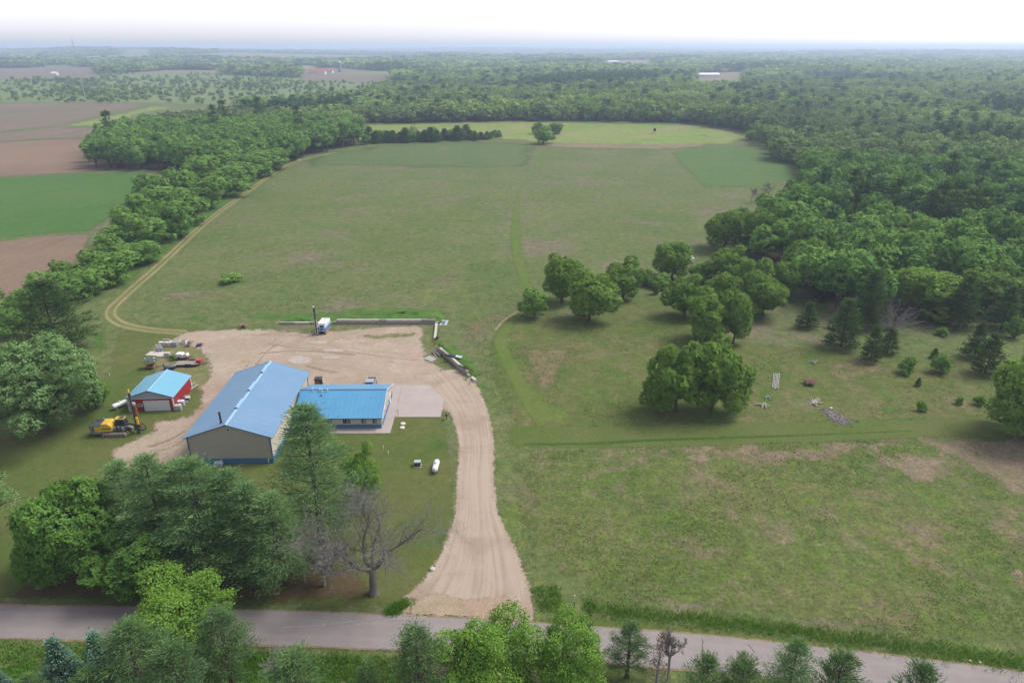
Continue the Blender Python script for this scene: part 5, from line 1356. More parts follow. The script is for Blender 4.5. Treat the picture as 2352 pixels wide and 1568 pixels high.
MB().lathe([(.05, 0), (.05, .08)], 8, (3.95, -.15, 1.0), 'y').ob('handle', P_BLACK, dr)
for x in (-W / 2, W / 2): MB().box(x * 1.006, -.03, he / 2 - .03, .16, .16, he - .08).ob('corner_trim', P_WHITE, ow)
MB().prism([(-.25, hr + .12), (0, hr + .235), (.25, hr + .12)], -.32, L - .1).ob('ridge_cap', P_DKBLUE, orf)
MB().prism([(-D_['X'] - .02, D_['ze'] + .08), (0, hr + .08), (D_['X'] + .02, D_['ze'] + .08), (D_['X'] + .02, D_['ze'] + .215), (0, hr + .215), (-D_['X'] - .02, D_['ze'] + .215)], -.38, -.315).ob('rake_trim', P_WHITE, orf)
MB().box(-D_['X'] - .07, L / 2 - .2, D_['ze'] + .06, .10, L + .2, .16).ob('gutter', P_DKBLUE, orf)
for (sx, hh) in ((940.5, .75), (961, .55), (967, .5), (984, .5)):
    ly = -24.2 - gs(sx, 1174, 4.6)[0]
    v_ = MB().tube([(-.55, ly, hr - .15), (-.55, ly, hr + hh)], .09, 10).ob('vent_pipe', P_WHITE, orf)
    MB().lathe([(.13, 0), (.13, .1), (.05, .16)], 10, (-.55, ly, hr + hh)).ob('vent_cap', P_WHITE, v_)
MB().tube([(-1.6, 11.9, hr - .6), (-1.6, 11.9, hr - .1)], .12, 8).ob('vent_pipe', P_BLACK, orf)

# ---- the red garage
W, L, he, hr = 8.35, 8.93, 2.95, 4.35
gar, gw, gf, D_ = gable_shed('garage', 'red steel garage with sky blue roof and white overhead door', (-69.84, 116.46), .060, W, L, he, hr, .33, .3, .3, P_GARROOF, P_DKBLUE)
dx0, dx1, dh = -1.29, 3.41, 2.2
wall_panels(gw, (-W / 2, 0), (dx0 - .1, 0), 0, lambda u: he - .3, P_RED)
wall_panels(gw, (dx1 + .1, 0), (W / 2, 0), 0, lambda u: he - .3, P_RED)
wall_panels(gw, (dx0 - .1, 0), (dx1 + .1, 0), dh + .08, lambda u: he - .3, P_RED)
wall_panels(gw, (-W / 2, 0), (W / 2, 0), he - .18, gable_top(W, he, hr), P_GREY)
for a, b, top in (((W / 2, 0), (W / 2, L), lambda u: he - .05), ((W / 2, L), (-W / 2, L), gable_top(W, he, hr)), ((-W / 2, L), (-W / 2, 0), lambda u: he - .05)):
    wall_panels(gw, a, b, 0, top, P_RED)
MB().box(0, -.045, he - .24, W, .06, .11).ob('band_trim', P_WHITE, gw)
for x in (-W / 2, W / 2):
    for y in (0, L): MB().box(x * 1.01, y + (-.03 if y == 0 else .03), he / 2 - .03, .24, .18, he - .08).ob('corner_trim', P_WHITE, gw)
gd = MB().box((dx0 + dx1) / 2, -.02, dh / 2, dx1 - dx0, .05, dh).ob('overhead_door', P_DOOR, gw)
for k in range(4):
    MB().box((dx0 + dx1) / 2, -.055, dh / 8 * (2 * k + 1), dx1 - dx0 - .06, .03, dh / 4 - .035).ob('door_section', P_DOOR, gd, bevel=.008)
MB().box(dx0 - .05, -.05, dh / 2, .1, .08, dh).box(dx1 + .05, -.05, dh / 2, .1, .08, dh).box((dx0 + dx1) / 2, -.051, dh + .04, dx1 - dx0 + .2, .078, .08).ob('door_frame', P_WHITE, gd)
window(gw, (-2.08, -.045, 1.05), .95, .6, 0, (4, 1))
MB().prism([(-D_['X'] - .02, D_['ze'] + .08), (0, hr + .08), (D_['X'] + .02, D_['ze'] + .08), (D_['X'] + .02, D_['ze'] + .21), (0, hr + .21), (-D_['X'] - .02, D_['ze'] + .21)], -.37, -.312).ob('rake_trim', P_DKBLUE, gf)
MB().prism([(-.2, hr + .12), (0, hr + .225), (.2, hr + .12)], -.31, L + .31).ob('ridge_cap', P_LTBLUE, gf)
MB().box(D_['X'] + .03, L / 2, D_['ze'] + .10, .05, L + .6, .14).ob('eave_trim', P_LTBLUE, gf)

# ================================================================== YARD OBJECTS
def at(sx, sy, z=0): x, y = gs(sx, sy, z); return (x, y, z)
M_ = {}
def P(name, col, **kw):
    if name not in M_: M_[name] = paint(name, col, **kw)
    return M_[name]
P_YEL = P('machine_yellow', (0.52, 0.34, 0.03), rough=.4, var=.1, dirt=(.25, .2, .13), dirt_amt=.35)
P_MGREY = P('machine_grey', (0.15, 0.18, 0.205), rough=.5, dirt=(.2, .17, .13), dirt_amt=.35)
P_MDARK = P('machine_dark_steel', (0.045, 0.05, 0.06), rough=.5, var=.25, dirt=(.18, .14, .10), dirt_amt=.4)
P_TRACK = P('dusty_track_steel', (0.22, 0.19, 0.16), rough=.8, var=.3)
P_RUST = P('rusty_orange_steel', (0.30, 0.125, 0.045), rough=.8, var=.3)
P_TYRE = P('dusty_rubber', (0.035, 0.034, 0.033), rough=.85, var=.3, dirt=(.15, .13, .1), dirt_amt=.3)
P_RIM = P('pale_wheel_rim', (0.5, 0.49, 0.46), rough=.4)
P_GALV = P('galvanised_steel', (0.42, 0.44, 0.46), rough=.45, metal=.4)
P_POLY = P('yellowed_poly_tank', (0.46, 0.42, 0.33), rough=.5, var=.08, dirt=(.35, .28, .2), dirt_amt=.35)
P_POLYW = P('white_poly_tank', (0.56, 0.57, 0.59), rough=.5, var=.06, dirt=(.4, .36, .3), dirt_amt=.25)
P_WOOD = P('weathered_plank', (0.27, 0.22, 0.175), rough=.9, var=.25, scale=3, dirt=(.12, .1, .08), dirt_amt=.5)
P_WOODG = P('grey_plank', (0.23, 0.215, 0.20), rough=.9, var=.25, scale=3)
P_BLOCK = P('stained_concrete_block', (0.25, 0.225, 0.20), rough=.9, var=.22, scale=.9, dirt=(.16, .13, .11), dirt_amt=.6, bumpy=.01)
P_BLOCKW = P('pale_concrete_block', (0.40, 0.38, 0.34), rough=.9, var=.12, scale=.9, dirt=(.25, .21, .17), dirt_amt=.45, bumpy=.01)
P_MAROON = P('maroon_paint', (0.20, 0.035, 0.05), rough=.45)
P_REDP = P('red_toolbox_paint', (0.36, 0.025, 0.025), rough=.4)
P_BLUEP = P('rig_blue_paint', (0.07, 0.22, 0.48), rough=.4)
P_NAVY = P('navy_paint', (0.03, 0.05, 0.11), rough=.45)
P_BROWN = P('brown_painted_steel', (0.085, 0.040, 0.030), rough=.6, var=.3)
P_GREENB = P('utility_green', (0.09, 0.15, 0.12), rough=.5)
P_SILVER = P('truck_silver_grey', (0.30, 0.33, 0.36), rough=.3, metal=.3, spec=.5)

def wheel(parent, c, r=.36, w=.22, axis='y', n=16):
    t = MB().lathe([(r * .55, -w / 2), (r * .92, -w / 2), (r, -w * .3), (r, w * .3), (r * .92, w / 2), (r * .55, w / 2)], n, (0, 0, 0), axis).ob('wheel', P_TYRE, parent, loc=c)
    MB().lathe([(r * .56, -w * .42), (r * .3, -w * .3), (r * .3, w * .3), (r * .56, w * .42)], n, (0, 0, 0), axis).ob('rim', P_RIM, t)
    return t
def hose(parent, pts, r=.05, name='hose', mat=None):
    L_ = smooth_line(pts, .15)
    return MB().tube([tuple(p) for p in L_], r, 6).ob(name, mat or P_TYRE, parent, smooth=True)

# ---- retaining wall of big concrete blocks
def block_run(root, p0, p1, courses, mats, bl=1.83, h=.61, th=.61, seed=0, top_h=None):
    rg = random.Random(seed); p0, p1 = Vector(p0[:2]), Vector(p1[:2]); d = p1 - p0; n = max(1, round(d.length / bl)); w = d.length / n; u = d.normalized(); ang = math.atan2(u.y, u.x)
    mesh = {}
    for c in range(courses):
        sh = .5 if c % 2 else 0
        for i in range(n if not sh else n - 1):
            k = rg.randrange(3)
            mt = mats[0] if c < courses - 1 or rg.random() < .45 else mats[1]
            key = (k, mt.name)
            if key not in mesh:
                mesh[key] = MB().box(0, 0, h / 2, w - .03 - .015 * k, th - .02 * k, h - .012).mesh('block', mt, bevel=.03)
            q = p0 + u * w * (i + .5 + sh)
            ob('block', mesh[key], root, (q.x + rg.uniform(-.03, .03), q.y + rg.uniform(-.04, .04), c * h + .01), ang + rg.uniform(-.015, .015))
wall_y = at(1160, 971)[1]
r = thing('retaining_wall', 'long two course concrete block wall at the back of the yard', 'wall', (0, 0, 0))
xa, xb = at(1001, 971)[0], at(1317, 971)[0]
block_run(r, (xa, wall_y), (xb, wall_y), 2, (P_BLOCK, P_BLOCKW), seed=1)
r = thing('retaining_wall', 'low single course block wall behind the white drill rig', 'wall', (0, 0, 0))
block_run(r, (at(838, 973)[0], wall_y - .3), (xa - .3, wall_y - .3), 1, (P_BLOCK, P_BLOCKW), seed=2)
r = thing('retaining_wall', 'short block wall running down from the back wall corner', 'wall', (0, 0, 0))
sA, sB = at(1310, 975), at(1305, 1020)
block_run(r, sA, sB, 1, (P_BLOCKW, P_BLOCKW), seed=3)
r = thing('retaining_wall', 'diagonal concrete block wall beside the driveway curve', 'wall', (0, 0, 0))
dA, dB = at(1314, 1050), at(1409, 1133)
block_run(r, dA, dB, 2, (P_BLOCK, P_BLOCKW), seed=4)
lb_ = MB().box(0, 0, .3, 1.8, .6, .6).ob('concrete_block', P_BLOCKW, None, bevel=.03, loc=(*at(1421, 1141)[:2], 0), rz=math.atan2(dB[1] - dA[1], dB[0] - dA[0]), label='loose concrete block at the low end of the diagonal wall', cat='block')
def bank(name, p0, p1, top, back, label, side=1):
    p0, p1 = np.array(p0[:2]), np.array(p1[:2]); d = (p1 - p0); Ln = np.linalg.norm(d); u = d / Ln; nrm = np.array([-u[1], u[0]]) * side
    V, Fc, E_ = [], [], []
    prof = [(0.25, 0), (.30, top), (1.5, top * .98), (3.5, top * .85), (back * .6, top * .45), (back, 0.0)]
    nu = int(Ln / 1.2) + 2
    for i in range(nu):
        s = Ln * i / (nu - 1); tp = min(1, (s + .6) / 3.0, (Ln - s + .6) / 3.0)
        for (b_, z_) in prof:
            q = p0 + u * s + nrm * b_; V.append((q[0], q[1], z_ * tp + .012)); E_.append(min(back - b_, 6) + .3)
    k = len(prof)
    for i in range(nu - 1):
        for j in range(k - 1): Fc.append((i * k + j, (i + 1) * k + j, (i + 1) * k + j + 1, i * k + j + 1))
    me = mesh_np(name, V, Fc, m_lush, smooth=True, attrs={'edge': E_})
    nz = np.zeros(len(me.polygons) * 3, np.float32); me.polygons.foreach_get('normal', nz)
    if nz.reshape(-1, 3)[:, 2].mean() < 0: me.flip_normals()
    ob(name, me, kind='structure', label=label)
bank('grass_bank', (xa, wall_y), (xb + 1, wall_y), 1.12, 13, 'grassy bank held up by the back block wall')
bank('grass_bank', (at(838, 973)[0], wall_y - .3), (xa, wall_y - .3), .52, 9, 'low grassy bank behind the single course wall')
bank('grass_bank', dA, dB, 1.0, 7, 'grassy bank behind the diagonal wall')

# ---- things along the walls
x, y, _ = at(1292, 1078)
r = thing('pallet', 'white slatted pallet propped on the timber heap by the diagonal wall', 'pallet', (x, y, .12), R(-38))
for k in range(7): MB().box(-1.2 + .4 * k, 0, .12, .14, 2.0, .03).ob('slat', P_WHITE, r)
for k in (-1, 0, 1): MB().box(0, .9 * k, .05, 2.6, .10, .10).ob('runner', P_WOODG, r)
rt_ = random.Random(6)
for k in range(7):
    xk, yk, _ = at(1301 + 3.2 * k, 1071 - 3.0 * k + rt_.uniform(-2, 2))
    MB().tube([(-1.6, 0, 0), (1.6, 0, 0)], [.16, .13], 8).ob('timber', P_WOOD if k % 2 else P_WOODG, None, loc=(xk, yk, .2 + .16 * (k % 3)), rz=R(118 + rt_.uniform(-12, 12)), label='weathered timber in the heap where the yard walls meet', cat='timber', group='timbers heaped at the wall corner')
x, y, _ = at(1324, 971, 0.0)
r = thing('scrap_panel', 'pale sheet metal frame lying on the grass at the wall corner', 'panel', (x + .6, y, .12), R(-8))
MB().box(0, 0, 0, 1.9, 3.2, .05, rx=R(9)).ob('sheet', P_GALV, r)
MB().box(0, .2, .05, .7, 2.0, .02, rx=R(9)).ob('cutout', P_DKBLUE, r)
x, y, _ = at(1352, 1069, 1.3)
r = thing('tarp_bundle', 'black tarp bundle with steel sheet on top of the diagonal wall', 'tarp', (x, y, 1.28), R(-15))
b = MB()
for k in range(7): b.box(-.9 + .3 * k, rt_.uniform(-.2, .2), .16 + rt_.uniform(0, .12), .5, .7, .3, rz=rt_.uniform(-.6, .6), ry=rt_.uniform(-.3, .3))
b.ob('tarp', P_BLACK, r, bevel=.06)
MB().box(1.7, .3, .1, 1.7, 1.1, .04, ry=R(6)).ob('steel_sheet', P_GALV, r)
x, y, _ = at(1388, 1102, 1.3)
r = thing('hose_heap', 'tangle of black hoses lying along the diagonal wall', 'hoses', (x, y, 1.28), R(-42))
for k in range(6):
    ph = rt_.uniform(0, 6)
    hose(r, [(-1.3 + .4 * j, .25 * math.sin(ph + j * 1.4), .1 + .12 * abs(math.sin(ph * 2 + j))) for j in range(8)], .055)
MB().box(*(at(1311, 1019)[:2]), .45, 1.0, .12, .8, rz=R(60), ry=R(20)).ob('tarp_scrap', P_BLACK, None, bevel=.05, label='black scrap of tarp at the end of the short block wall', cat='tarp')
MB().tube([(*at(1302, 1036)[:2], 0), (*at(1302, 1036)[:2], 1.3)], .09, 8).ob('fence_post', P_RUST, None, label='rusty post between the short wall and the timber heap', cat='post')

# ---- yellow crawler drill rig
x, y, _ = at(325, 1305)
r = thing('drill_rig', 'yellow and grey crawler drill rig with raised mast before the garage', 'drill rig', (-73.2, 107.9, 0), R(3))
for s in (-1, 1):
    tr = MB().prism([(-.9, .15), (-.6, 0), (2.9, 0), (3.25, .2), (3.3, .5), (3.0, .78), (-.7, .80), (-1.0, .5)], s * 1.2 - .2, s * 1.2 + .2).ob('crawler_track', P_TRACK, r, bevel=.03)
    for k in range(6):
        MB().lathe([(.2, -.03), (.2, .03)], 10, (-.45 + .62 * k, s * 1.2 - .22, .30), 'y').ob('roller', P_MDARK, tr)
    for k in range(14):
        MB().box(-.7 + .27 * k, s * 1.2, .805, .16, .44, .05).ob('shoe', P_TRACK, tr)
MB().box(.9, 0, .85, 3.4, 1.6, .45).ob('chassis', P_MDARK, r, bevel=.03)
MB().prism([(-2.75, .75), (-2.95, 1.2), (-2.75, 2.3), (-2.3, 2.62), (-.9, 2.62), (-.9, 1.0), (-1.0, .62), (-2.5, .62)], -1.12, 1.12).ob('rear_body', P_MGREY, r, bevel=.05)
MB().box(-.85, -1.14, 1.62, 2.9, .05, 1.05).ob('side_cover', P_YEL, r, bevel=.02)
MB().box(-.85, 1.14, 1.62, 2.9, .05, 1.05).ob('side_cover', P_YEL, r, bevel=.02)
MB().box(-.1, -1.17, 1.70, 1.5, .03, .16).ob('louver', P_MDARK, r)
MB().box(-2.32, -1.15, 1.62, .28, .04, 1.0).ob('grille', P_MDARK, r)
MB().prism([(-.9, 1.05), (.85, 1.05), (.85, 2.05), (.25, 2.62), (-.9, 2.62)], -1.1, 1.1).ob('engine_cover', P_YEL, r, bevel=.04)
MB().box(-1.6, -.2, 2.66, 1.5, 1.5, .10).box(-1.7, .45, 2.75, 1.2, .5, .14).ob('roof_plate', P_MDARK, r, bevel=.03)
MB().tube([(-1.1, .7, 2.6), (-1.1, .7, 3.0)], .08, 8).ob('exhaust', P_GALV, r)
MB().bar((-3.2, -.6, 1.1), (-3.2, -.6, 2.3), .1).bar((-3.2, .6, 1.1), (-3.2, .6, 2.3), .1).bar((-3.2, -.7, 2.25), (-3.2, .7, 2.25), .1).bar((-2.8, -.6, 1.2), (-3.2, -.6, 1.2), .08).ob('rear_rail', P_MDARK, r)
cab = MB().prism([(1.0, 1.05), (2.75, 1.05), (2.9, 1.8), (2.6, 2.85), (1.15, 2.85), (1.0, 2.4)], .05, 1.15).ob('cab', P_MDARK, r, bevel=.04)
MB().box(1.55, .0, 2.3, .03, .02, .02).ob('hinge', P_MDARK, cab)
MB().box(1.85, .02, 2.25, 1.2, .04, .85).ob('window', P_GLASS, cab)
MB().prism([(2.84, 1.75), (2.90, 1.80), (2.63, 2.75), (2.57, 2.75)], .15, 1.05).ob('window', P_GLASS, cab)
MB().box(1.85, .6, 2.92, 1.7, 1.15, .12).ob('cab_roof', P_YEL, cab, bevel=.04)
MB().box(2.1, .6, 2.99, .9, .9, .05).ob('roof_grille', P_MDARK, cab)
for k in range(5): MB().box(1.25 + .35 * k, -.65 + .15 * math.sin(k), 1.45 + .12 * (k % 2), .32, .5, .6).ob('hydraulic_block', P_MDARK if k % 2 else P_MGREY, r, bevel=.04)
MB().bar((1.6, -.2, 1.25), (3.4, -.1, 2.2), .30, .36).bar((3.3, -.1, 2.2), (4.55, 0, 1.75), .26, .30).ob('boom', P_MDARK, r, bevel=.04)
MB().tube([(1.8, -.5, 1.2), (3.2, -.35, 1.75)], .09, 10).ob('boom_cylinder', P_GALV, r)
mast = MB().box(4.85, 0, 4.25, .34, .42, 8.1).ob('mast', P_MDARK, r, bevel=.03)
for s in (-1, 1): MB().bar((4.68, s * .24, .35), (4.68, s * .24, 8.2), .06).ob('rail', P_GALV, mast)
for k in range(16): MB().box(4.63, 0, .7 + .48 * k, .05, .36, .08).ob('rung', P_MDARK, mast)
MB().box(4.55, 0, 5.9, .4, .5, .7).ob('drill_head', P_MGREY, mast, bevel=.05)
MB().box(5.2, 0, 6.05, .45, .5, .5).ob('rod_clamp', P_GALV, mast, bevel=.05)
for k in range(5):
    a = 2 * math.pi * k / 5
    MB().tube([(5.35 + .16 * math.cos(a), .16 * math.sin(a), 1.5), (5.35 + .16 * math.cos(a), .16 * math.sin(a), 5.9)], .075, 8).ob('drill_rod', P_RUST, mast)
MB().tube([(5.32, -.38, 2.1), (5.32, -.38, 3.5)], .24, 14).ob('dust_cylinder', P_YEL, mast, bevel=.03)
MB().prism([(4.35, 8.0), (4.35, 8.45), (4.65, 8.6), (4.78, 9.0), (4.9, 9.0), (4.9, 8.0)], -.2, .2).ob('mast_head', P_YEL, mast, bevel=.03)
MB().lathe([(.22, -.06), (.22, .06)], 12, (4.55, 0, 8.3), 'y').ob('sheave', P_MDARK, mast)
MB().lathe([(.28, 0), (.34, .5), (.22, .7)], 12, (4.85, 0, .02)).ob('dust_hood', P_MDARK, mast)
MB().box(4.9, 0, 1.35, .8, .7, 1.2).ob('feed_cradle', P_MDARK, r, bevel=.08)
for k, (ox, oz) in enumerate(((0, 0), (.15, .2), (-.15, .1), (.3, -.1))):
    hose(r, [(3.0, -.3, 1.6 + oz), (3.5 + ox, -.5, .9 + oz), (3.9 + ox, -.5, .35), (4.4, -.4, .8), (4.7, -.3, 1.8 + oz)], .055)
hose(r, [(4.9, .1, 2.1), (5.5, .2, 2.05), (6.1, .2, 1.5), (6.2, .2, .8), (5.8, .1, .55), (5.2, 0, .6)], .10)
hose(r, [(5.0, -.2, 2.0), (5.5, -.3, 1.8), (5.9, -.2, 1.2), (5.7, -.1, .7), (5.3, 0, .7)], .07)

# ---- white and blue drill rig
r = thing('drill_rig', 'white and blue crawler drill rig standing by the block wall', 'drill rig', (-46.6, 156.6, 0), R(-3))
for s in (-1, 1):
    tr = MB().prism([(-1.9, .2), (-1.6, 0), (1.5, 0), (1.9, .25), (1.8, .65), (-1.8, .65)], s * .85 - .2, s * .85 + .2, 'x').ob('crawler_track', P_TRACK, r, bevel=.03)
    for k in range(4): MB().lathe([(.18, -.03), (.18, .03)], 10, (s * 1.07, -1.2 + .75 * k, .3), 'x').ob('roller', P_RUST, tr)
MB().box(0, .2, .85, 1.7, 4.0, .4).ob('chassis', P_MDARK, r, bevel=.03)
MB().prism([(-2.05, 1.05), (2.4, 1.05), (2.5, 1.75), (-1.95, 1.75)], -1.05, 1.05, 'x').ob('lower_body', P_BLUEP, r, bevel=.04)
MB().prism([(-1.75, 1.76), (2.45, 1.76), (2.3, 2.75), (-1.3, 2.75)], -1.02, 1.02, 'x').ob('upper_body', P_WHITE, r, bevel=.08)
MB().prism([(-2.12, 1.1), (-2.0, 1.1), (-1.52, 2.3), (-1.64, 2.3)], -.45, .62, 'x').ob('front_window', P_GLASS, r)
fr_ = MB()
for sx in (-.52, .70): fr_.bar((sx, -2.15, 1.0), (sx, -1.58, 2.4), .10)
fr_.bar((-.6, -2.12, 1.02), (.78, -2.12, 1.02), .10); fr_.ob('guard_frame', P_WHITE, r)
MB().tube([(.1, .8, 2.7), (.1, .8, 3.1), (.45, .8, 3.1)], .07, 8).ob('exhaust', P_GALV, r)
MB().box(.2, .4, 2.79, 1.2, 1.0, .06).ob('hatch', P_POLYW, r, bevel=.02)
mast = MB().box(-1.0, -2.55, 3.9, .36, .34, 7.0).ob('mast', P_MDARK, r, bevel=.03)
for s in (-1, 1): MB().bar((-1.0 + s * .26, -2.7, .5), (-1.0 + s * .26, -2.7, 4.2), .09).ob('rail', P_WHITE, mast)
MB().bar((-1.3, -2.7, .5), (-.7, -2.7, .5), .1).ob('rail_foot', P_WHITE, mast)
for zz, hh_, mt in ((5.0, .9, P_POLY), (6.3, .5, P_POLY)): MB().tube([(-1.4, -2.55, zz), (-1.4, -2.55, zz + hh_)], .12, 10).ob('canister', mt, mast)
MB().lathe([(.2, 0), (.24, .2), (.1, .4)], 12, (-1.1, -2.55, 7.3)).ob('mast_cap', P_POLYW, mast)
MB().box(-1.0, -2.55, 6.6, .5, .45, .5).ob('drill_head', P_MDARK, mast, bevel=.05)
MB().lathe([(.2, 0), (.24, .35)], 10, (-1.0, -2.55, .02)).ob('dust_hood', P_NAVY, mast)
MB().bar((-.3, -1.6, 1.3), (-1.0, -2.4, 2.0), .28).ob('boom', P_MDARK, r, bevel=.03)
MB().bar((-1.1, -2.2, 1.6), (-2.1, -2.3, .9), .10).ob('stinger', P_YEL, r)
hose(r, [(-1.2, -2.4, 1.4), (-1.9, -2.5, 1.5), (-2.4, -2.5, .8), (-2.2, -2.6, .15), (-1.7, -2.6, .4), (-1.2, -2.5, .9)], .06)

# ---- grey pickup truck behind the office
r = thing('pickup_truck', 'grey pickup truck parked behind the office roof, hood toward it', 'pickup truck', (-29.3, 125.95, .1), R(2))
prof = [(-2.85, .45), (-2.9, .75), (-2.8, 1.02), (-1.55, 1.12), (-1.5, 1.12), (1.05, 1.12), (2.85, 1.10), (2.9, .55), (2.75, .42), (-2.7, .40)]
MB().prism(prof, -.98, .98, 'x').ob('body', P_SILVER, r, bevel=.05)
MB().prism([(-1.6, 1.1), (-.85, 1.80), (.75, 1.82), (1.05, 1.1)], -.86, .86, 'x').ob('cab', P_SILVER, r, bevel=.05)
MB().prism([(-1.58, 1.15), (-.90, 1.77), (-.94, 1.79), (-1.64, 1.16)], -.76, .76, 'x').ob('windshield', P_GLASS, r)
MB().prism([(.80, 1.74), (1.02, 1.18), (1.06, 1.18), (.84, 1.74)], -.72, .72, 'x').ob('rear_window', P_GLASS, r)
for s in (-1, 1):
    MB().prism([(-1.25, 1.18), (-.8, 1.68), (.70, 1.70), (.92, 1.18)], s * .865 - .015, s * .865 + .015, 'x').ob('side_window', P_GLASS, r)
    m_ = MB().box(s * 1.12, -1.15, 1.25, .22, .12, .2).ob('mirror', P_BLACK, r, bevel=.03)
    MB().box(s * .72, -2.89, .82, .36, .05, .18).ob('headlight', P_WHITE, r)
    MB().box(s * .86, 2.88, .85, .14, .05, .3).ob('tail_light', P_REDP, r)
    for yy in (-1.8, 1.75): wheel(r, (s * .88, yy, .38), .39, .26, 'x')
MB().box(0, 1.95, 1.125, 1.62, 1.62, .02).ob('bed_liner', P_BLACK, r)
MB().box(-.93, 1.95, 1.17, .12, 1.75, .12).box(.93, 1.95, 1.17, .12, 1.75, .12).ob('bed_rail', P_SILVER, r, bevel=.02)
MB().box(0, -2.9, .8, .95, .05, .28).ob('grille', P_BLACK, r)
MB().box(0, -2.95, .5, 1.9, .16, .2).ob('bumper', P_GALV, r, bevel=.03)

# ---- brown cabinet with a dark flue behind the office
x, y, _ = at(929, 1156)
r = thing('wood_furnace', 'dark brown steel furnace hut between the shop and the office roof', 'furnace', (-40.0, 126.3, 0), R(1))
fh = hv(125.6, 1138 * K)
MB().box(0, 0, fh * .5 - .12, 1.3, 1.3, fh - .24).ob('cabinet', P_BROWN, r, bevel=.03)
MB().box(0, 0, fh - .10, 1.45, 1.45, .2).ob('cap', P_BLACK, r, bevel=.03)
MB().box(0, -.67, fh * .55, .9, .05, 1.2).ob('door', P_RUST, r)
MB().tube([(.75, -.2, fh - 1.6), (.75, -.2, fh - .3)], .12, 8).ob('pipe', P_BLACK, r)

# ---- propane tanks
def propane(loc, rz, label, Ln=3.0, rad=.49):
    r = thing('propane_tank', label, 'tank', loc, rz)
    pr = [(0.05, -Ln / 2)] + [(rad * math.sin(a), -Ln / 2 + rad * .8 * (1 - math.cos(a))) for a in np.linspace(.35, math.pi / 2, 6)]
    pr = pr + [(a, -b) for a, b in reversed(pr)]
    MB().lathe(pr, 20, (0, 0, .30 + rad), 'y').ob('shell', P_POLYW, r, smooth=True)
    dm = MB().lathe([(.22, 0), (.22, .14), (.16, .2), (.02, .22)], 12, (0, 0, .28 + 2 * rad)).ob('dome', P_GALV, r)
    for s in (-1, 1): MB().box(0, s * Ln * .28, .17, .8, .2, .36).ob('cradle', P_BLOCK, r)
    return r
propane((*at(1308, 1408)[:2], 0), R(-3), 'white propane tank on the lawn near the driveway', 3.1)
propane((*at(362, 1222)[:2], 0), R(-33), 'silvery white propane tank beside the red garage', 3.1)

# ---- small things on the lawn
x, y, _ = at(1253, 1397)
r = thing('utility_box', 'green metal utility box on the lawn', 'utility box', (x, y, 0), R(2))
MB().box(0, 0, .06, 1.25, 1.15, .12).ob('pad', P_BLOCKW, r)
MB().prism([(-.45, .12), (.45, .12), (.45, .80), (-.30, .92), (-.45, .80)], -.55, .55, 'x').ob('cabinet', P_GREENB, r, bevel=.02)
MB().box(0, -.47, .48, .85, .03, .5).ob('door', P_MDARK, r)
MB().box(0, .05, .93, 1.1, .85, .03, rx=R(-4)).ob('lid', P_GALV, r)
for (sx, sy, lb) in ((1209, 1271, 'pale round septic lid nearer the office'), (1207, 1283, 'pale round septic lid farther from the office')):
    x, y, _ = at(sx, sy)
    MB().lathe([(.50, 0), (.50, .12), (.44, .18), (.08, .20)], 18).ob('septic_lid', P_POLY, None, loc=(x, y, 0), label=lb, cat='lid')
for (sx, sy, lb) in ((1150.5, 1347, 'white vent pipe on the lawn nearer the office'), (1165, 1362, 'white vent pipe on the lawn nearer the road'), (329, 1128, 'small white pipe standing in the grass left of the garage')):
    x, y, _ = at(sx, sy)
    MB().tube([(0, 0, 0), (0, 0, .6)], .06, 8).lathe([(.09, 0), (.09, .1), (.03, .14)], 8, (0, 0, .58)).ob('vent_pipe', P_WHITE, None, loc=(x, y, 0), label=lb, cat='pipe')
x, y, _ = at(1340, 1258)
r = thing('post_box', 'dark brown box on a post beside the concrete pad', 'post box', (x, y, 0))
MB().box(0, 0, .45, .12, .12, .9).ob('post', P_BROWN, r); MB().prism([(-.25, .9), (.25, .9), (.25, 1.15), (0, 1.3), (-.25, 1.15)], -.25, .25).ob('box', P_BROWN, r, bevel=.02)
x, y, _ = at(1195, 1248)
r = thing('lamp_post', 'thin dark post at the corner of the concrete pad', 'post', (x, y, 0))
MB().tube([(0, 0, 0), (0, 0, 1.1)], .04, 8).ob('post', P_MDARK, r); MB().lathe([(.09, 0), (.1, .12), (.03, .2)], 8, (0, 0, 1.08)).ob('head', P_MDARK, r)
x, y, _ = at(1722, 1822)
r = thing('marker_post', 'leaning wooden post in the bare patch by the road', 'post', (x, y, 0))
MB().bar((0, 0, -.1), (.03, .12, 1.9), .12).ob('post', P_WHITE, r); MB().box(0, -.02, .5, .10, .14, 1.0).ob('sleeve', P_GREENB, r)
sheet('bare_patch', VP([(1300, 1366), (1320, 1357), (1345, 1364), (1345, 1400), (1325, 1414), (1308, 1402)]), m_bare, .017, .6, smooth=1, label='bare brown patch round the leaning post')
x, y, _ = at(1587, 1762)
MB().bar((0, 0, -.1), (0, .03, .95), .08).ob('survey_stake', P_WHITE, None, loc=(x, y, 0), label='short white stake in the weeds beside the driveway mouth', cat='stake')
b = MB().lathe([(.05, 0), (.36, .02), (.42, .15), (.30, .32), (.05, .38)], 9); x, y, _ = at(1297, 1708)
b.ob('boulder', P_BLOCKW, None, bevel=.03, loc=(x, y, 0), label='pale boulder beside the driveway', cat='boulder')
for sx, sy, lb in ((1526, 1020, 'small pale stone beside the mown path'), (2938, 1985, 'white scrap of litter on the mown verge'), (2910, 1982, 'tan scrap of litter on the mown verge')):
    x, y, _ = at(sx, sy); MB().lathe([(.03, 0), (.17, .02), (.19, .08), (.05, .15)], 7).ob('small_stone', P_BLOCKW, None, loc=(x, y, .02), label=lb, cat='stone')

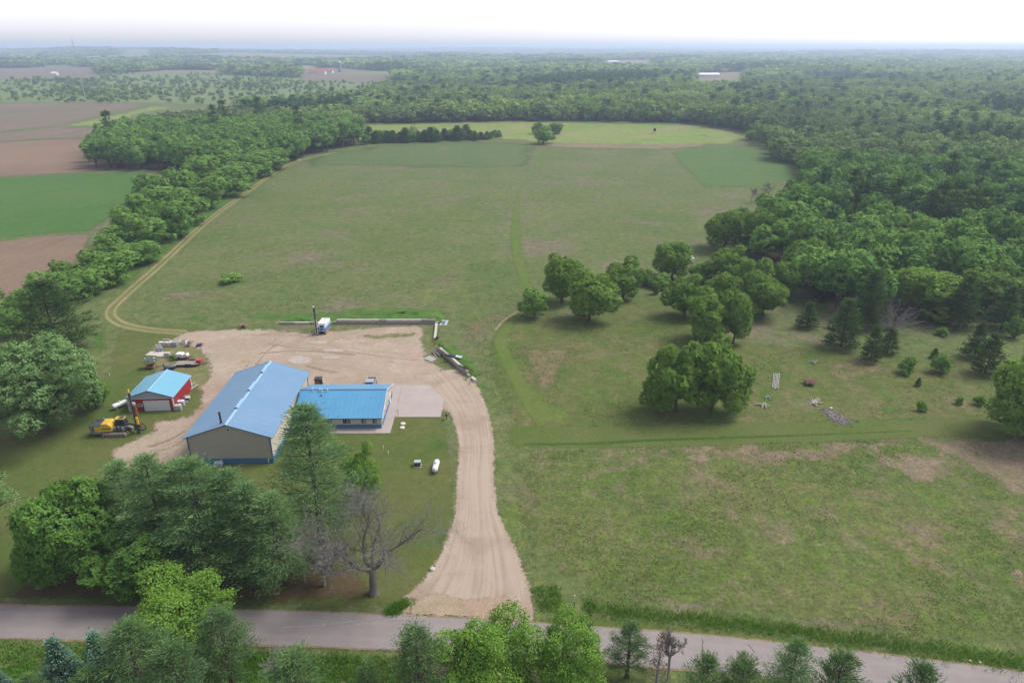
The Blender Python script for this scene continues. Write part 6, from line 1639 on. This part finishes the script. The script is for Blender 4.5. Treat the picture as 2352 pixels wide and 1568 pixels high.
# ---- equipment row
def tote(loc, rz, label, mat, lid=True, group=None):
    r = thing('liquid_tote', label, 'tote', loc, rz)
    MB().box(0, 0, .07, 1.2, 1.0, .14).ob('pallet_base', P_WOODG, r)
    MB().box(0, 0, .66, 1.14, .94, 1.02).ob('tank', mat, r, bevel=.10)
    b = MB()
    for k in range(6):
        u = -.58 + .232 * k
        b.bar((u, -.50, .15), (u, -.50, 1.16), .025).bar((u, .50, .15), (u, .50, 1.16), .025)
    for k in range(5):
        u = -.48 + .24 * k
        b.bar((-.60, u, .15), (-.60, u, 1.16), .025).bar((.60, u, .15), (.60, u, 1.16), .025)
    for zz in (.35, .62, .9, 1.16):
        b.bar((-.6, -.5, zz), (.6, -.5, zz), .025).bar((-.6, .5, zz), (.6, .5, zz), .025).bar((-.6, -.5, zz), (-.6, .5, zz), .025).bar((.6, -.5, zz), (.6, .5, zz), .025)
    b.ob('cage', P_GALV, r)
    MB().lathe([(.13, 0), (.13, .06)], 12, (0, 0, 1.16)).ob('lid', P_MDARK, r)
    MB().box(0, -.515, .75, .4, .02, .26).ob('label_plate', P_WHITE, r)
    return r
tote(at(495, 1039), .05, 'yellowed poly tote at the left end of the equipment row', P_POLY)
tote(at(509.7, 1039), .02, 'poly tote with reddish stains in the middle of the row of three', P('stained_poly', (.60, .50, .44), rough=.5, var=.12, dirt=(.32, .1, .06), dirt_amt=.6))
tote(at(526, 1038.5), -.03, 'grey blue tote with cage bars at the right of the row of three', P('greyblue_poly', (.22, .28, .30), rough=.5))
tote(at(480.5, 1055), .08, 'violet grey tote with white top standing before the row of three', P('violet_poly', (.20, .19, .29), rough=.5))
tote(at(504.5, 1071), -.1, 'rounded yellowed tote beside the flat slab', P_POLY)
tote(at(537, 1229.5), .06, 'yellowed tote at the front corner of the red garage', P_POLY)
tote(at(545.5, 1216.5), .06, 'white tote behind the yellowed one beside the red garage', P_POLYW)
MB().box(0, 0, .13, 4.2, 2.2, .26).ob('concrete_slab', P_BLOCKW, None, bevel=.03, loc=(*at(470, 1063)[:2], .0), rz=R(-6), label='long flat concrete slab lying among the equipment', cat='slab')
MB().box(0, 0, .2, 2.3, 1.0, .4).ob('concrete_beam', P_BLOCKW, None, bevel=.04, loc=(*at(487, 1071)[:2], .0), rz=R(-8), label='shorter concrete beam before the flat slab', cat='beam')
x, y, _ = at(484, 1030)
MB().box(0, 0, .25, 1.0, .6, .5).ob('white_bin', P_POLYW, None, bevel=.06, loc=(x, y, 0), rz=.3, label='small white bin left of the row of totes', cat='bin')
MB().tube([(-.9, 0, .2), (.9, 0, .2)], .2, 12).ob('culvert_pipe', P_GALV, None, loc=(*at(499, 1021)[:2], 0), rz=R(-8), label='grey pipe length lying behind the totes', cat='pipe')
x, y, _ = at(551.5, 1031)
r = thing('wire_crate', 'open white crate right of the row of totes', 'crate', (x, y, 0), R(4))
for sx_, sy_, w_, d_ in ((0, -.5, 1.3, .06), (0, .5, 1.3, .06), (-.65, 0, .06, .94), (.65, 0, .06, .94)): MB().box(sx_, sy_, .42, w_, d_, .8).ob('side', P_POLYW, r)
MB().box(0, 0, .06, 1.2, .9, .1).ob('floor', P_WOODG, r)
for k in range(3): MB().bar((-.5 + .4 * k, -.4, .3), (-.2 + .3 * k, .4, 1.0), .06).ob('rod', P_RUST, r)
me = mesh_np('branches', *bare_tree(31, 1.0, 2.2, 4, .03, .12, .5, 700, .012, 8), P('brown_wire', (.16, .11, .09), rough=.9))
ob('wire_tangle', me, None, (*at(567, 1037)[:2], 0), label='tangle of brown wire right of the open crate', cat='wire')
x, y, _ = at(600, 1039)
r = thing('wheelbarrow', 'small dark wheelbarrow at the right end of the equipment row', 'wheelbarrow', (x, y, 0), R(-70))
MB().prism([(-.5, .35), (.45, .35), (.65, .75), (-.65, .7)], -.38, .38, 'x').ob('tray', P_NAVY, r, bevel=.03)
wheel(r, (0, -.72, .2), .2, .1, 'x'); MB().bar((-.25, -.7, .22), (-.3, 1.05, .55), .05).bar((.25, -.7, .22), (.3, 1.05, .55), .05).ob('handle', P_WOOD, r)
MB().bar((-.28, .35, .4), (-.28, .4, 0), .04).bar((.28, .35, .4), (.28, .4, 0), .04).ob('leg', P_MDARK, r)

x, y, _ = at(549, 1077)
r = thing('air_compressor', 'white and maroon towed air compressor trailer', 'trailer', (x, y, 0), R(3))
MB().prism([(-1.45, .55), (.4, .55), (.4, 1.25), (.1, 1.55), (-1.1, 1.55), (-1.4, 1.3)], -.65, .65).ob('housing', P_WHITE, r, bevel=.07)
MB().prism([(-1.5, .38), (1.35, .38), (1.6, .75), (1.3, .82), (1.0, .60), (-1.5, .60)], -.68, .68).ob('skirt', P_MAROON, r, bevel=.03)
MB().prism([(.5, .62), (1.35, .70), (1.45, 1.05), (1.1, 1.45), (.55, 1.45)], -.55, .55).ob('hood', P_WHITE, r, bevel=.08)
MB().box(.85, 0, 1.40, .35, .5, .2).ob('control_box', P_BLACK, r, bevel=.02)
MB().box(-.55, -.67, .72, .55, .03, .28).ob('louver', P_BLACK, r); MB().box(-1.7, 0, .75, .35, .7, .5).ob('hose_reel', P_BLACK, r, bevel=.08)
for xx in (-.85, -.05):
    for s in (-1, 1): wheel(r, (xx, s * .72, .34), .34, .2, 'y')
MB().bar((1.4, 0, .5), (2.4, 0, .42), .10).ob('drawbar', P_MDARK, r); MB().bar((2.2, 0, 0), (2.2, 0, .6), .06).ob('jack', P_GALV, r)

x, y, _ = at(573, 1096)
r = thing('flatbed_trailer', 'wood decked flatbed trailer with red toolbox at its nose', 'trailer', (x, y, 0), R(3))
for k in range(7): MB().box(-.55, -.9 + .30 * k, .70, 5.0, .27, .06).ob('plank', P_WOODG if k % 2 else P_WOOD, r)
MB().box(-.55, -1.07, .60, 5.1, .08, .18).box(-.55, 1.07, .60, 5.1, .08, .18).ob('side_rail', P_MDARK, r)
for s in (-1, 1): MB().prism([(-.9, .74), (-.7, .98), (.6, .98), (.8, .74)], s * 1.12 - .13, s * 1.12 + .13).ob('fender', P_BLACK if s > 0 else P_WOODG, r, bevel=.02)
for xx in (-.5, .35):
    for s in (-1, 1): wheel(r, (xx, s * 1.12, .36), .36, .2, 'y')
tb = MB().box(1.95, .15, 1.05, .95, 1.3, .62).ob('toolbox', P_REDP, r, bevel=.04)
MB().box(1.95, .15, 1.38, 1.0, 1.35, .05).ob('lid', P_REDP, tb)
MB().bar((1.95, -.8, .58), (3.3, 0, .5), .10).bar((1.95, .8, .58), (3.3, 0, .5), .10).bar((3.2, 0, .5), (3.9, 0, .45), .10).ob('drawbar', P_BLACK, r)
MB().bar((3.0, 0, 0), (3.0, 0, .9), .08).ob('jack', P_GALV, r)
MB().prism([(-3.05, .70), (-3.75, .15), (-3.75, .08), (-3.05, .55)], -1.0, 1.0).ob('ramp', P_WOODG, r)

x, y, _ = at(454, 1104)
r = thing('cage_wagon', 'rusty wire cage wagon under a dark green sheet roof', 'wagon', (x, y, 0), R(2))
b = MB()
for xx in (-.9, -.45, 0, .45, .9):
    for yy in (-.7, .7): b.bar((xx, yy, .4), (xx, yy, 1.75), .05)
for zz in (.5, .9, 1.3, 1.72):
    for yy in (-.7, .7): b.bar((-.9, yy, zz), (.9, yy, zz), .04)
    for xx in (-.9, .9): b.bar((xx, -.7, zz), (xx, .7, zz), .04)
b.ob('cage', P_RUST, r)
MB().box(0, 0, .42, 1.9, 1.5, .08).ob('deck', P_WOOD, r)
for k in range(4): MB().tube([(-.6 + .35 * k, -.3, .65), (-.6 + .4 * k, .35, .75 + .1 * k)], .16, 8).ob('reel', P_BROWN, r)
MB().box(-.75, 0, 1.98, 1.7, 1.7, .05, ry=R(-10)).box(.75, 0, 1.98, 1.7, 1.7, .05, ry=R(12)).ob('sheet_roof', P('dark_green_sheet', (.02, .06, .05), rough=.4), r)
for xx, yy in ((-1.3, .7), (.6, .75), (1.35, -.7)): MB().lathe([(.12, 0), (.14, .1), (.04, .2)], 8, (xx, yy, 2.0)).ob('lamp', P_POLYW, r)
for xx in (-.6, .6):
    for s in (-1, 1): wheel(r, (xx, s * .8, .28), .28, .16, 'y')
MB().bar((.95, 0, .4), (2.2, .1, .35), .09).ob('drawbar', P_MDARK, r)
x, y, _ = at(509, 1108)
r = thing('utility_trailer', 'small navy blue trailer with a seat behind the garage roof', 'trailer', (x, y, 0), R(10))
MB().prism([(-.9, .35), (1.2, .35), (1.5, .75), (-1.0, .70)], -.55, .55).ob('tub', P_NAVY, r, bevel=.04)
MB().box(-.9, 0, .8, .5, .5, .12).box(-1.12, 0, 1.15, .12, .5, .6).ob('seat', P_BLACK, r, bevel=.04)
MB().box(1.0, 0, .82, .8, .9, .14, ry=R(-12)).ob('cover', P_MGREY, r, bevel=.03)
for s in (-1, 1): wheel(r, (-.1, s * .66, .27), .27, .16, 'y')
MB().box(.1, -.56, .55, .4, .03, .2).ob('reflector', P_REDP, r)

x, y, _ = at(731, 982)
r = thing('farm_implement', 'old two wheeled implement with pale rack beside the yard edge', 'implement', (x, y, 0), R(0))
for s in (-1, 1): wheel(r, (.1, s * .55, .42), .42, .2, 'y')
MB().box(.05, 0, .55, 1.3, 1.0, .12).ob('deck', P_RUST, r)
b = MB()
for xx in (-.5, -.1, .3, .65): b.bar((xx, -.45, .6), (xx, -.45, 1.15), .05).bar((xx, .45, .6), (xx, .45, 1.15), .05)
for yy in (-.45, .45): b.bar((-.55, yy, 1.12), (.7, yy, 1.12), .06).bar((-.55, yy, .85), (.7, yy, .85), .05)
b.ob('rack', P_POLY, r); MB().bar((-.5, 0, .5), (-3.6, 0, .25), .10).ob('drawbar', P_RUST, r)

# ---- against the garage wall
for k in range(6):
    x, y, _ = at(566 + 1.6 * k, 1166 - .5 * k)
    MB().box(0, 0, 0, .16, 3.4, .10).ob('timber', P_WOODG if k % 2 else P_WOOD, None, loc=(x, y, .25 + .14 * (k % 3)), rz=R(-12 + 3 * (k % 3)), label='long grey board in the lumber pile along the garage wall', cat='board', group='boards along the garage wall')
for k in range(3):
    x, y, _ = at(575 + 2 * k, 1166)
    MB().tube([(0, -1.6, 0), (0, 1.6, 0)], .06, 8).ob('pipe_length', P_POLY, None, loc=(x, y, .12 + .06 * k), rz=R(-15), label='pale pipe length outside the lumber pile by the garage', cat='pipe', group='pipes by the garage lumber')
MB().tube([tuple(p) for p in smooth_line([(-.2, -1.6, 1.2), (.15, -.6, 1.1), (.2, .6, 1.0), (.0, 1.6, .9)], .3)], .07, 8).ob('curved_pipe', P_POLY, None, loc=(*at(561, 1160)[:2], 0), rz=.06, label='curved pale pipe leaning on the garage wall', cat='pipe')
x, y, _ = at(562, 1197)
for k in range(5):
    r = thing('pallet', 'wooden pallet, %s of the stack beside the garage wall' % ('bottom one', 'second one up', 'middle one', 'fourth one up', 'top one')[k], 'pallet', (x, y, .15 * k), .06 + .04 * (k % 3 - 1))
    for j in range(5): MB().box(-.48 + .24 * j, 0, .13, .14, 1.05, .025).ob('slat', P_WOOD if j % 2 else P_WOODG, r)
    for j in (-1, 0, 1): MB().box(0, .46 * j, .055, 1.15, .09, .10).ob('runner', P_WOOD, r)
MB().box(0, 0, .14, .9, .5, .22).ob('metal_box', P_WHITE, None, bevel=.03, loc=(*at(563, 1192, .9)[:2], .76), rz=.2, label='small white metal box on top of the pallet stack', cat='box')
MB().lathe([(.27, 0), (.29, .05), (.29, .8), (.27, .85)], 14).ob('barrel', P_NAVY, None, loc=(*at(553.5, 1203)[:2], 0), label='navy blue barrel between the pallets and the totes', cat='barrel')
b = MB().lathe([(.1, 0), (.35, .02), (.32, .3), (.1, .34)], 10).ob('bucket', P_GALV, None, loc=(*at(559.5, 1206)[:2], 0), label='grey tub on the ground beside the navy barrel', cat='tub')

# ---- grass slope beyond the oaks: poles, logs, rubble
for k in range(5):
    xa_, ya_, _ = at(2321 + 4.2 * k, 1120 + 1.5 * (k % 3)); xb_, yb_, _ = at(2317 + 4.0 * k, 1165 + 2.2 * (k % 3))
    MB().tube([(xa_, ya_, .16), (xb_, yb_, .16)], .07, 8).ob('white_pole', P('white_birch_pole', (.34, .32, .305), rough=.7), None, label='white pole in the row laid out on the grass', cat='pole', group='white poles laid on the grass')
def log_heap(name, label, c, n, L_, rad, seed, mat, cat='log'):
    rg = random.Random(seed); r = thing(name, label, cat, (*c[:2], 0))
    for k in range(n):
        a = rg.uniform(-.6, .6) + (0 if k < n / 2 else 1.2); l_ = L_ * rg.uniform(.5, 1); z_ = .12 + .12 * (k % 3)
        o_ = Vector((rg.uniform(-.5, .5), rg.uniform(-.4, .4), z_)); d_ = Vector((math.cos(a), math.sin(a), rg.uniform(-.05, .22)))
        MB().tube([tuple(o_ - d_ * l_ / 2), tuple(o_ + d_ * l_ * .1 + Vector((0, 0, .08))), tuple(o_ + d_ * l_ / 2)], [rad, rad * .8, rad * .4], 7).ob('branch', mat, r)
    return r
log_heap('fallen_log', 'bleached fallen log with stubby branches above the rubble heap', at(2443, 1208), 8, 3.3, .11, 3, m_pale_wood)
log_heap('branch_pile', 'grey branch pile below the white poles, the upper one', at(2302, 1194), 5, 2.4, .09, 5, m_dead)
log_heap('branch_pile', 'grey branch pile below the white poles, the lower one', at(2293, 1218), 6, 3.0, .10, 8, m_pale_wood)
log_heap('branch_pile', 'dark brush pile overgrown by green weeds', at(2444, 1088), 8, 3.0, .07, 9, m_dead)
me = mesh_np('branches', *bare_tree(41, .8, 2.8, 4, .04, .12, .5, 1200, .016, 9), P('reddish_brush', (.13, .06, .055), rough=.9))
ob('brush_pile', me, None, (*at(2428, 1150)[:2], 0), label='reddish brush pile in the grass right of the white poles', cat='brush')
rg = np.random.default_rng(77); stones = MB(); A_, B_ = np.array(at(2480, 1232)[:2]), np.array(at(2532, 1268)[:2])
for k in range(420):
    t = rg.uniform(); c = A_ + (B_ - A_) * t + rg.normal(0, (.45 + .5 * t), 2) * np.array([1.2, 1])
    s = rg.uniform(.10, .24); stones.box(c[0], c[1], s * .35, s * 1.3, s, s * .8, rz=rg.uniform(0, 3), rx=rg.uniform(-.4, .4), ry=rg.uniform(-.4, .4))
stones.ob('rubble', P('grey_violet_stone', (.17, .15, .155), rough=.9, var=.3), None, kind='stuff', label='strip of grey broken stone rubble in the grass')
sheet('sand_patch', VP([(1885, 932), (1925, 936), (1965, 950), (1975, 968), (1935, 974), (1900, 955)]), m_bare, .02, .8, smooth=1.5, label='sandy bare patch beside the rubble')
MB().box(0, 0, .2, .7, .4, .4).ob('boulder', P_BLOCKW, None, bevel=.08, loc=(*at(2492, 1227)[:2], 0), rz=.5, label='pale square stone at the top of the rubble', cat='boulder')
MB().box(0, 0, .06, 2.8, 1.8, .12).ob('concrete_slab', P_BLOCKW, None, bevel=.02, loc=(*at(894, 481)[:2], .03), label='pale slab beside the farm track far up the field', cat='slab')
x, y, _ = at(1976, 1249 - 35)
MB().box(0, 0, .3, 1.3, .5, .12).ob('bench_board', P_WOODG, None, loc=(*at(1985, 1218)[:2], .1), rz=.1, label='grey board under the left oak of the pair', cat='board')

# ---- far things: hunting blind, sheds, farm, tower
x, y, _ = at(1963, 401)
r = thing('hunting_blind', 'dark hunting blind on stilts in the bright meadow', 'hunting blind', (x, y, 0))
MB().box(0, 0, 2.9, 1.9, 1.9, 1.9).ob('cabin', P_MDARK, r, bevel=.03); MB().prism([(-1.15, 3.85), (1.15, 3.85), (0, 4.3)], -1.15, 1.15).ob('roof', P_BLACK, r)
MB().box(0, -.97, 3.1, 1.2, .04, .5).ob('window', P_GLASS, r)
for sx_ in (-1, 1):
    for sy_ in (-1, 1): MB().bar((sx_ * .85, sy_ * .85, 2.0), (sx_ * 1.25, sy_ * 1.25, 0), .14).ob('leg', P_WOOD, r)
def simple_house(name, label, loc, rz, W, L, he, hr, wallm, roofm, cat='building', wins=2):
    r = thing(name, label, cat, (loc[0], loc[1], float(terr(loc[0], loc[1]))), rz)
    MB().prism([(-W / 2, 0), (W / 2, 0), (W / 2, he), (0, hr), (-W / 2, he)], -L / 2, L / 2).ob('wall', wallm, r)
    X = W / 2 + .5; ze = he - (hr - he) / (W / 2) * .5
    MB().prism([(-X, ze + .03), (0, hr + .03), (X, ze + .03), (X, ze + .3), (0, hr + .3), (-X, ze + .3)], -L / 2 - .5, L / 2 + .5).ob('roof', roofm, r)
    for k in range(wins):
        yy = L * (-.3 + .6 * k / max(1, wins - 1))
        for s in (-1, 1): MB().box(s * (W / 2 + .03), yy, he * .55, .08, 1.4, 1.3).ob('window', P_GLASS, r)
    MB().box(0, -L / 2 - .03, 1.2, 2.4 if W > 9 else 1.2, .08, 2.4).ob('door', P_WHITE, r)
    return r
P_ROOFW = P('white_metal_roof', (.72, .73, .76), rough=.5)
P_ROOFR = P('red_metal_roof', (.34, .06, .05), rough=.5)
simple_house('farm_barn', 'red roofed barn of the far farm beside the tan field', gs(952, 224), R(90), 16, 42, 6, 11, P_WHITE, P_ROOFR, wins=4)
simple_house('farm_shed', 'smaller red roofed shed right of the far red barn', gs(985, 220), R(80), 12, 26, 5, 8, P_WHITE, P_ROOFR)
r = thing('farm_silo', 'dark silo tower beside the far farm', 'silo', (*gs(1020, 216), 0)); MB().lathe([(5, 0), (5, 24)], 18).ob('barrel', P('silo_grey', (.16, .17, .20), rough=.6), r); MB().lathe([(5.1, 24), (3.6, 27), (.5, 28.5)], 18).ob('dome', P_GALV, r)
simple_house('white_shed', 'long white roofed shed in the far clearing', gs(2118, 232), R(84), 22, 55, 6, 9, P_WHITE, P_ROOFW, wins=5)
simple_house('white_barn', 'long white barn near the horizon in the middle', gs(1492, 166), R(90), 60, 260, 12, 20, P_WHITE, P_ROOFW, wins=3)
for sx, sy, ln, lb in ((1180, 197, 26, 'white farmhouse in the far woods left of the tan field end'), (1238, 202, 24, 'second white house in the far woods'), (1840, 190, 40, 'white barn in the far woods on the right'), (1655, 193, 22, 'small white house far beyond the meadow'), (175, 186, 44, 'white roofed shed beyond the marsh at far left'), (166, 227, 16, 'small white shed among the marsh trees')):
    simple_house('white_house', lb, gs(sx, sy), R(75), ln * .45, ln, 5, 8.5, P_WHITE, P_ROOFW)
simple_house('woodland_house', 'house with violet grey roof among the woods beyond the meadow', gs(1795, 283), R(70), 10, 18, 6, 10, P_BROWN, P('violet_roof', (.30, .27, .36), rough=.6))
simple_house('woodland_house', 'white roofed house hidden in the pines beyond the meadow', gs(1748, 260), R(80), 9, 16, 7, 10.5, P_WHITE, P_ROOFW)
simple_house('white_shed', 'small white shed at the wood corner behind the field oaks', gs(2336, 612), R(80), 3.0, 5, 2.2, 3.2, P_WHITE, P_ROOFW)
MB().box(0, 0, .9, 2.4, 1.6, 1.5).box(0, .1, 1.9, 1.6, 1.2, .6).ob('camper_shell', P_WHITE, None, bevel=.15, loc=(*gs(2070, 788), 0), rz=.2, label='small white camper shell behind the tall trunked oak', cat='camper')
tx, ty = -531.0, 900.0
r = thing('radio_tower', 'thin radio mast rising over the far left horizon', 'tower', (tx, ty, float(terr(tx, ty))))
th_ = 73; b = MB()
for k in range(3):
    a = 2 * math.pi * k / 3; b.bar((.5 * math.cos(a), .5 * math.sin(a), 0), (.4 * math.cos(a), .4 * math.sin(a), th_), .14)
for j in range(30):
    z0_ = th_ * j / 30
    for k in range(3):
        a, a2 = 2 * math.pi * k / 3, 2 * math.pi * (k + 1) / 3
        b.bar((.45 * math.cos(a), .45 * math.sin(a), z0_), (.45 * math.cos(a2), .45 * math.sin(a2), z0_ + th_ / 30), .08)
b.ob('lattice', P_GALV, r); MB().tube([(0, 0, th_), (0, 0, th_ + 6)], .06, 6).ob('antenna', P_REDP, r)
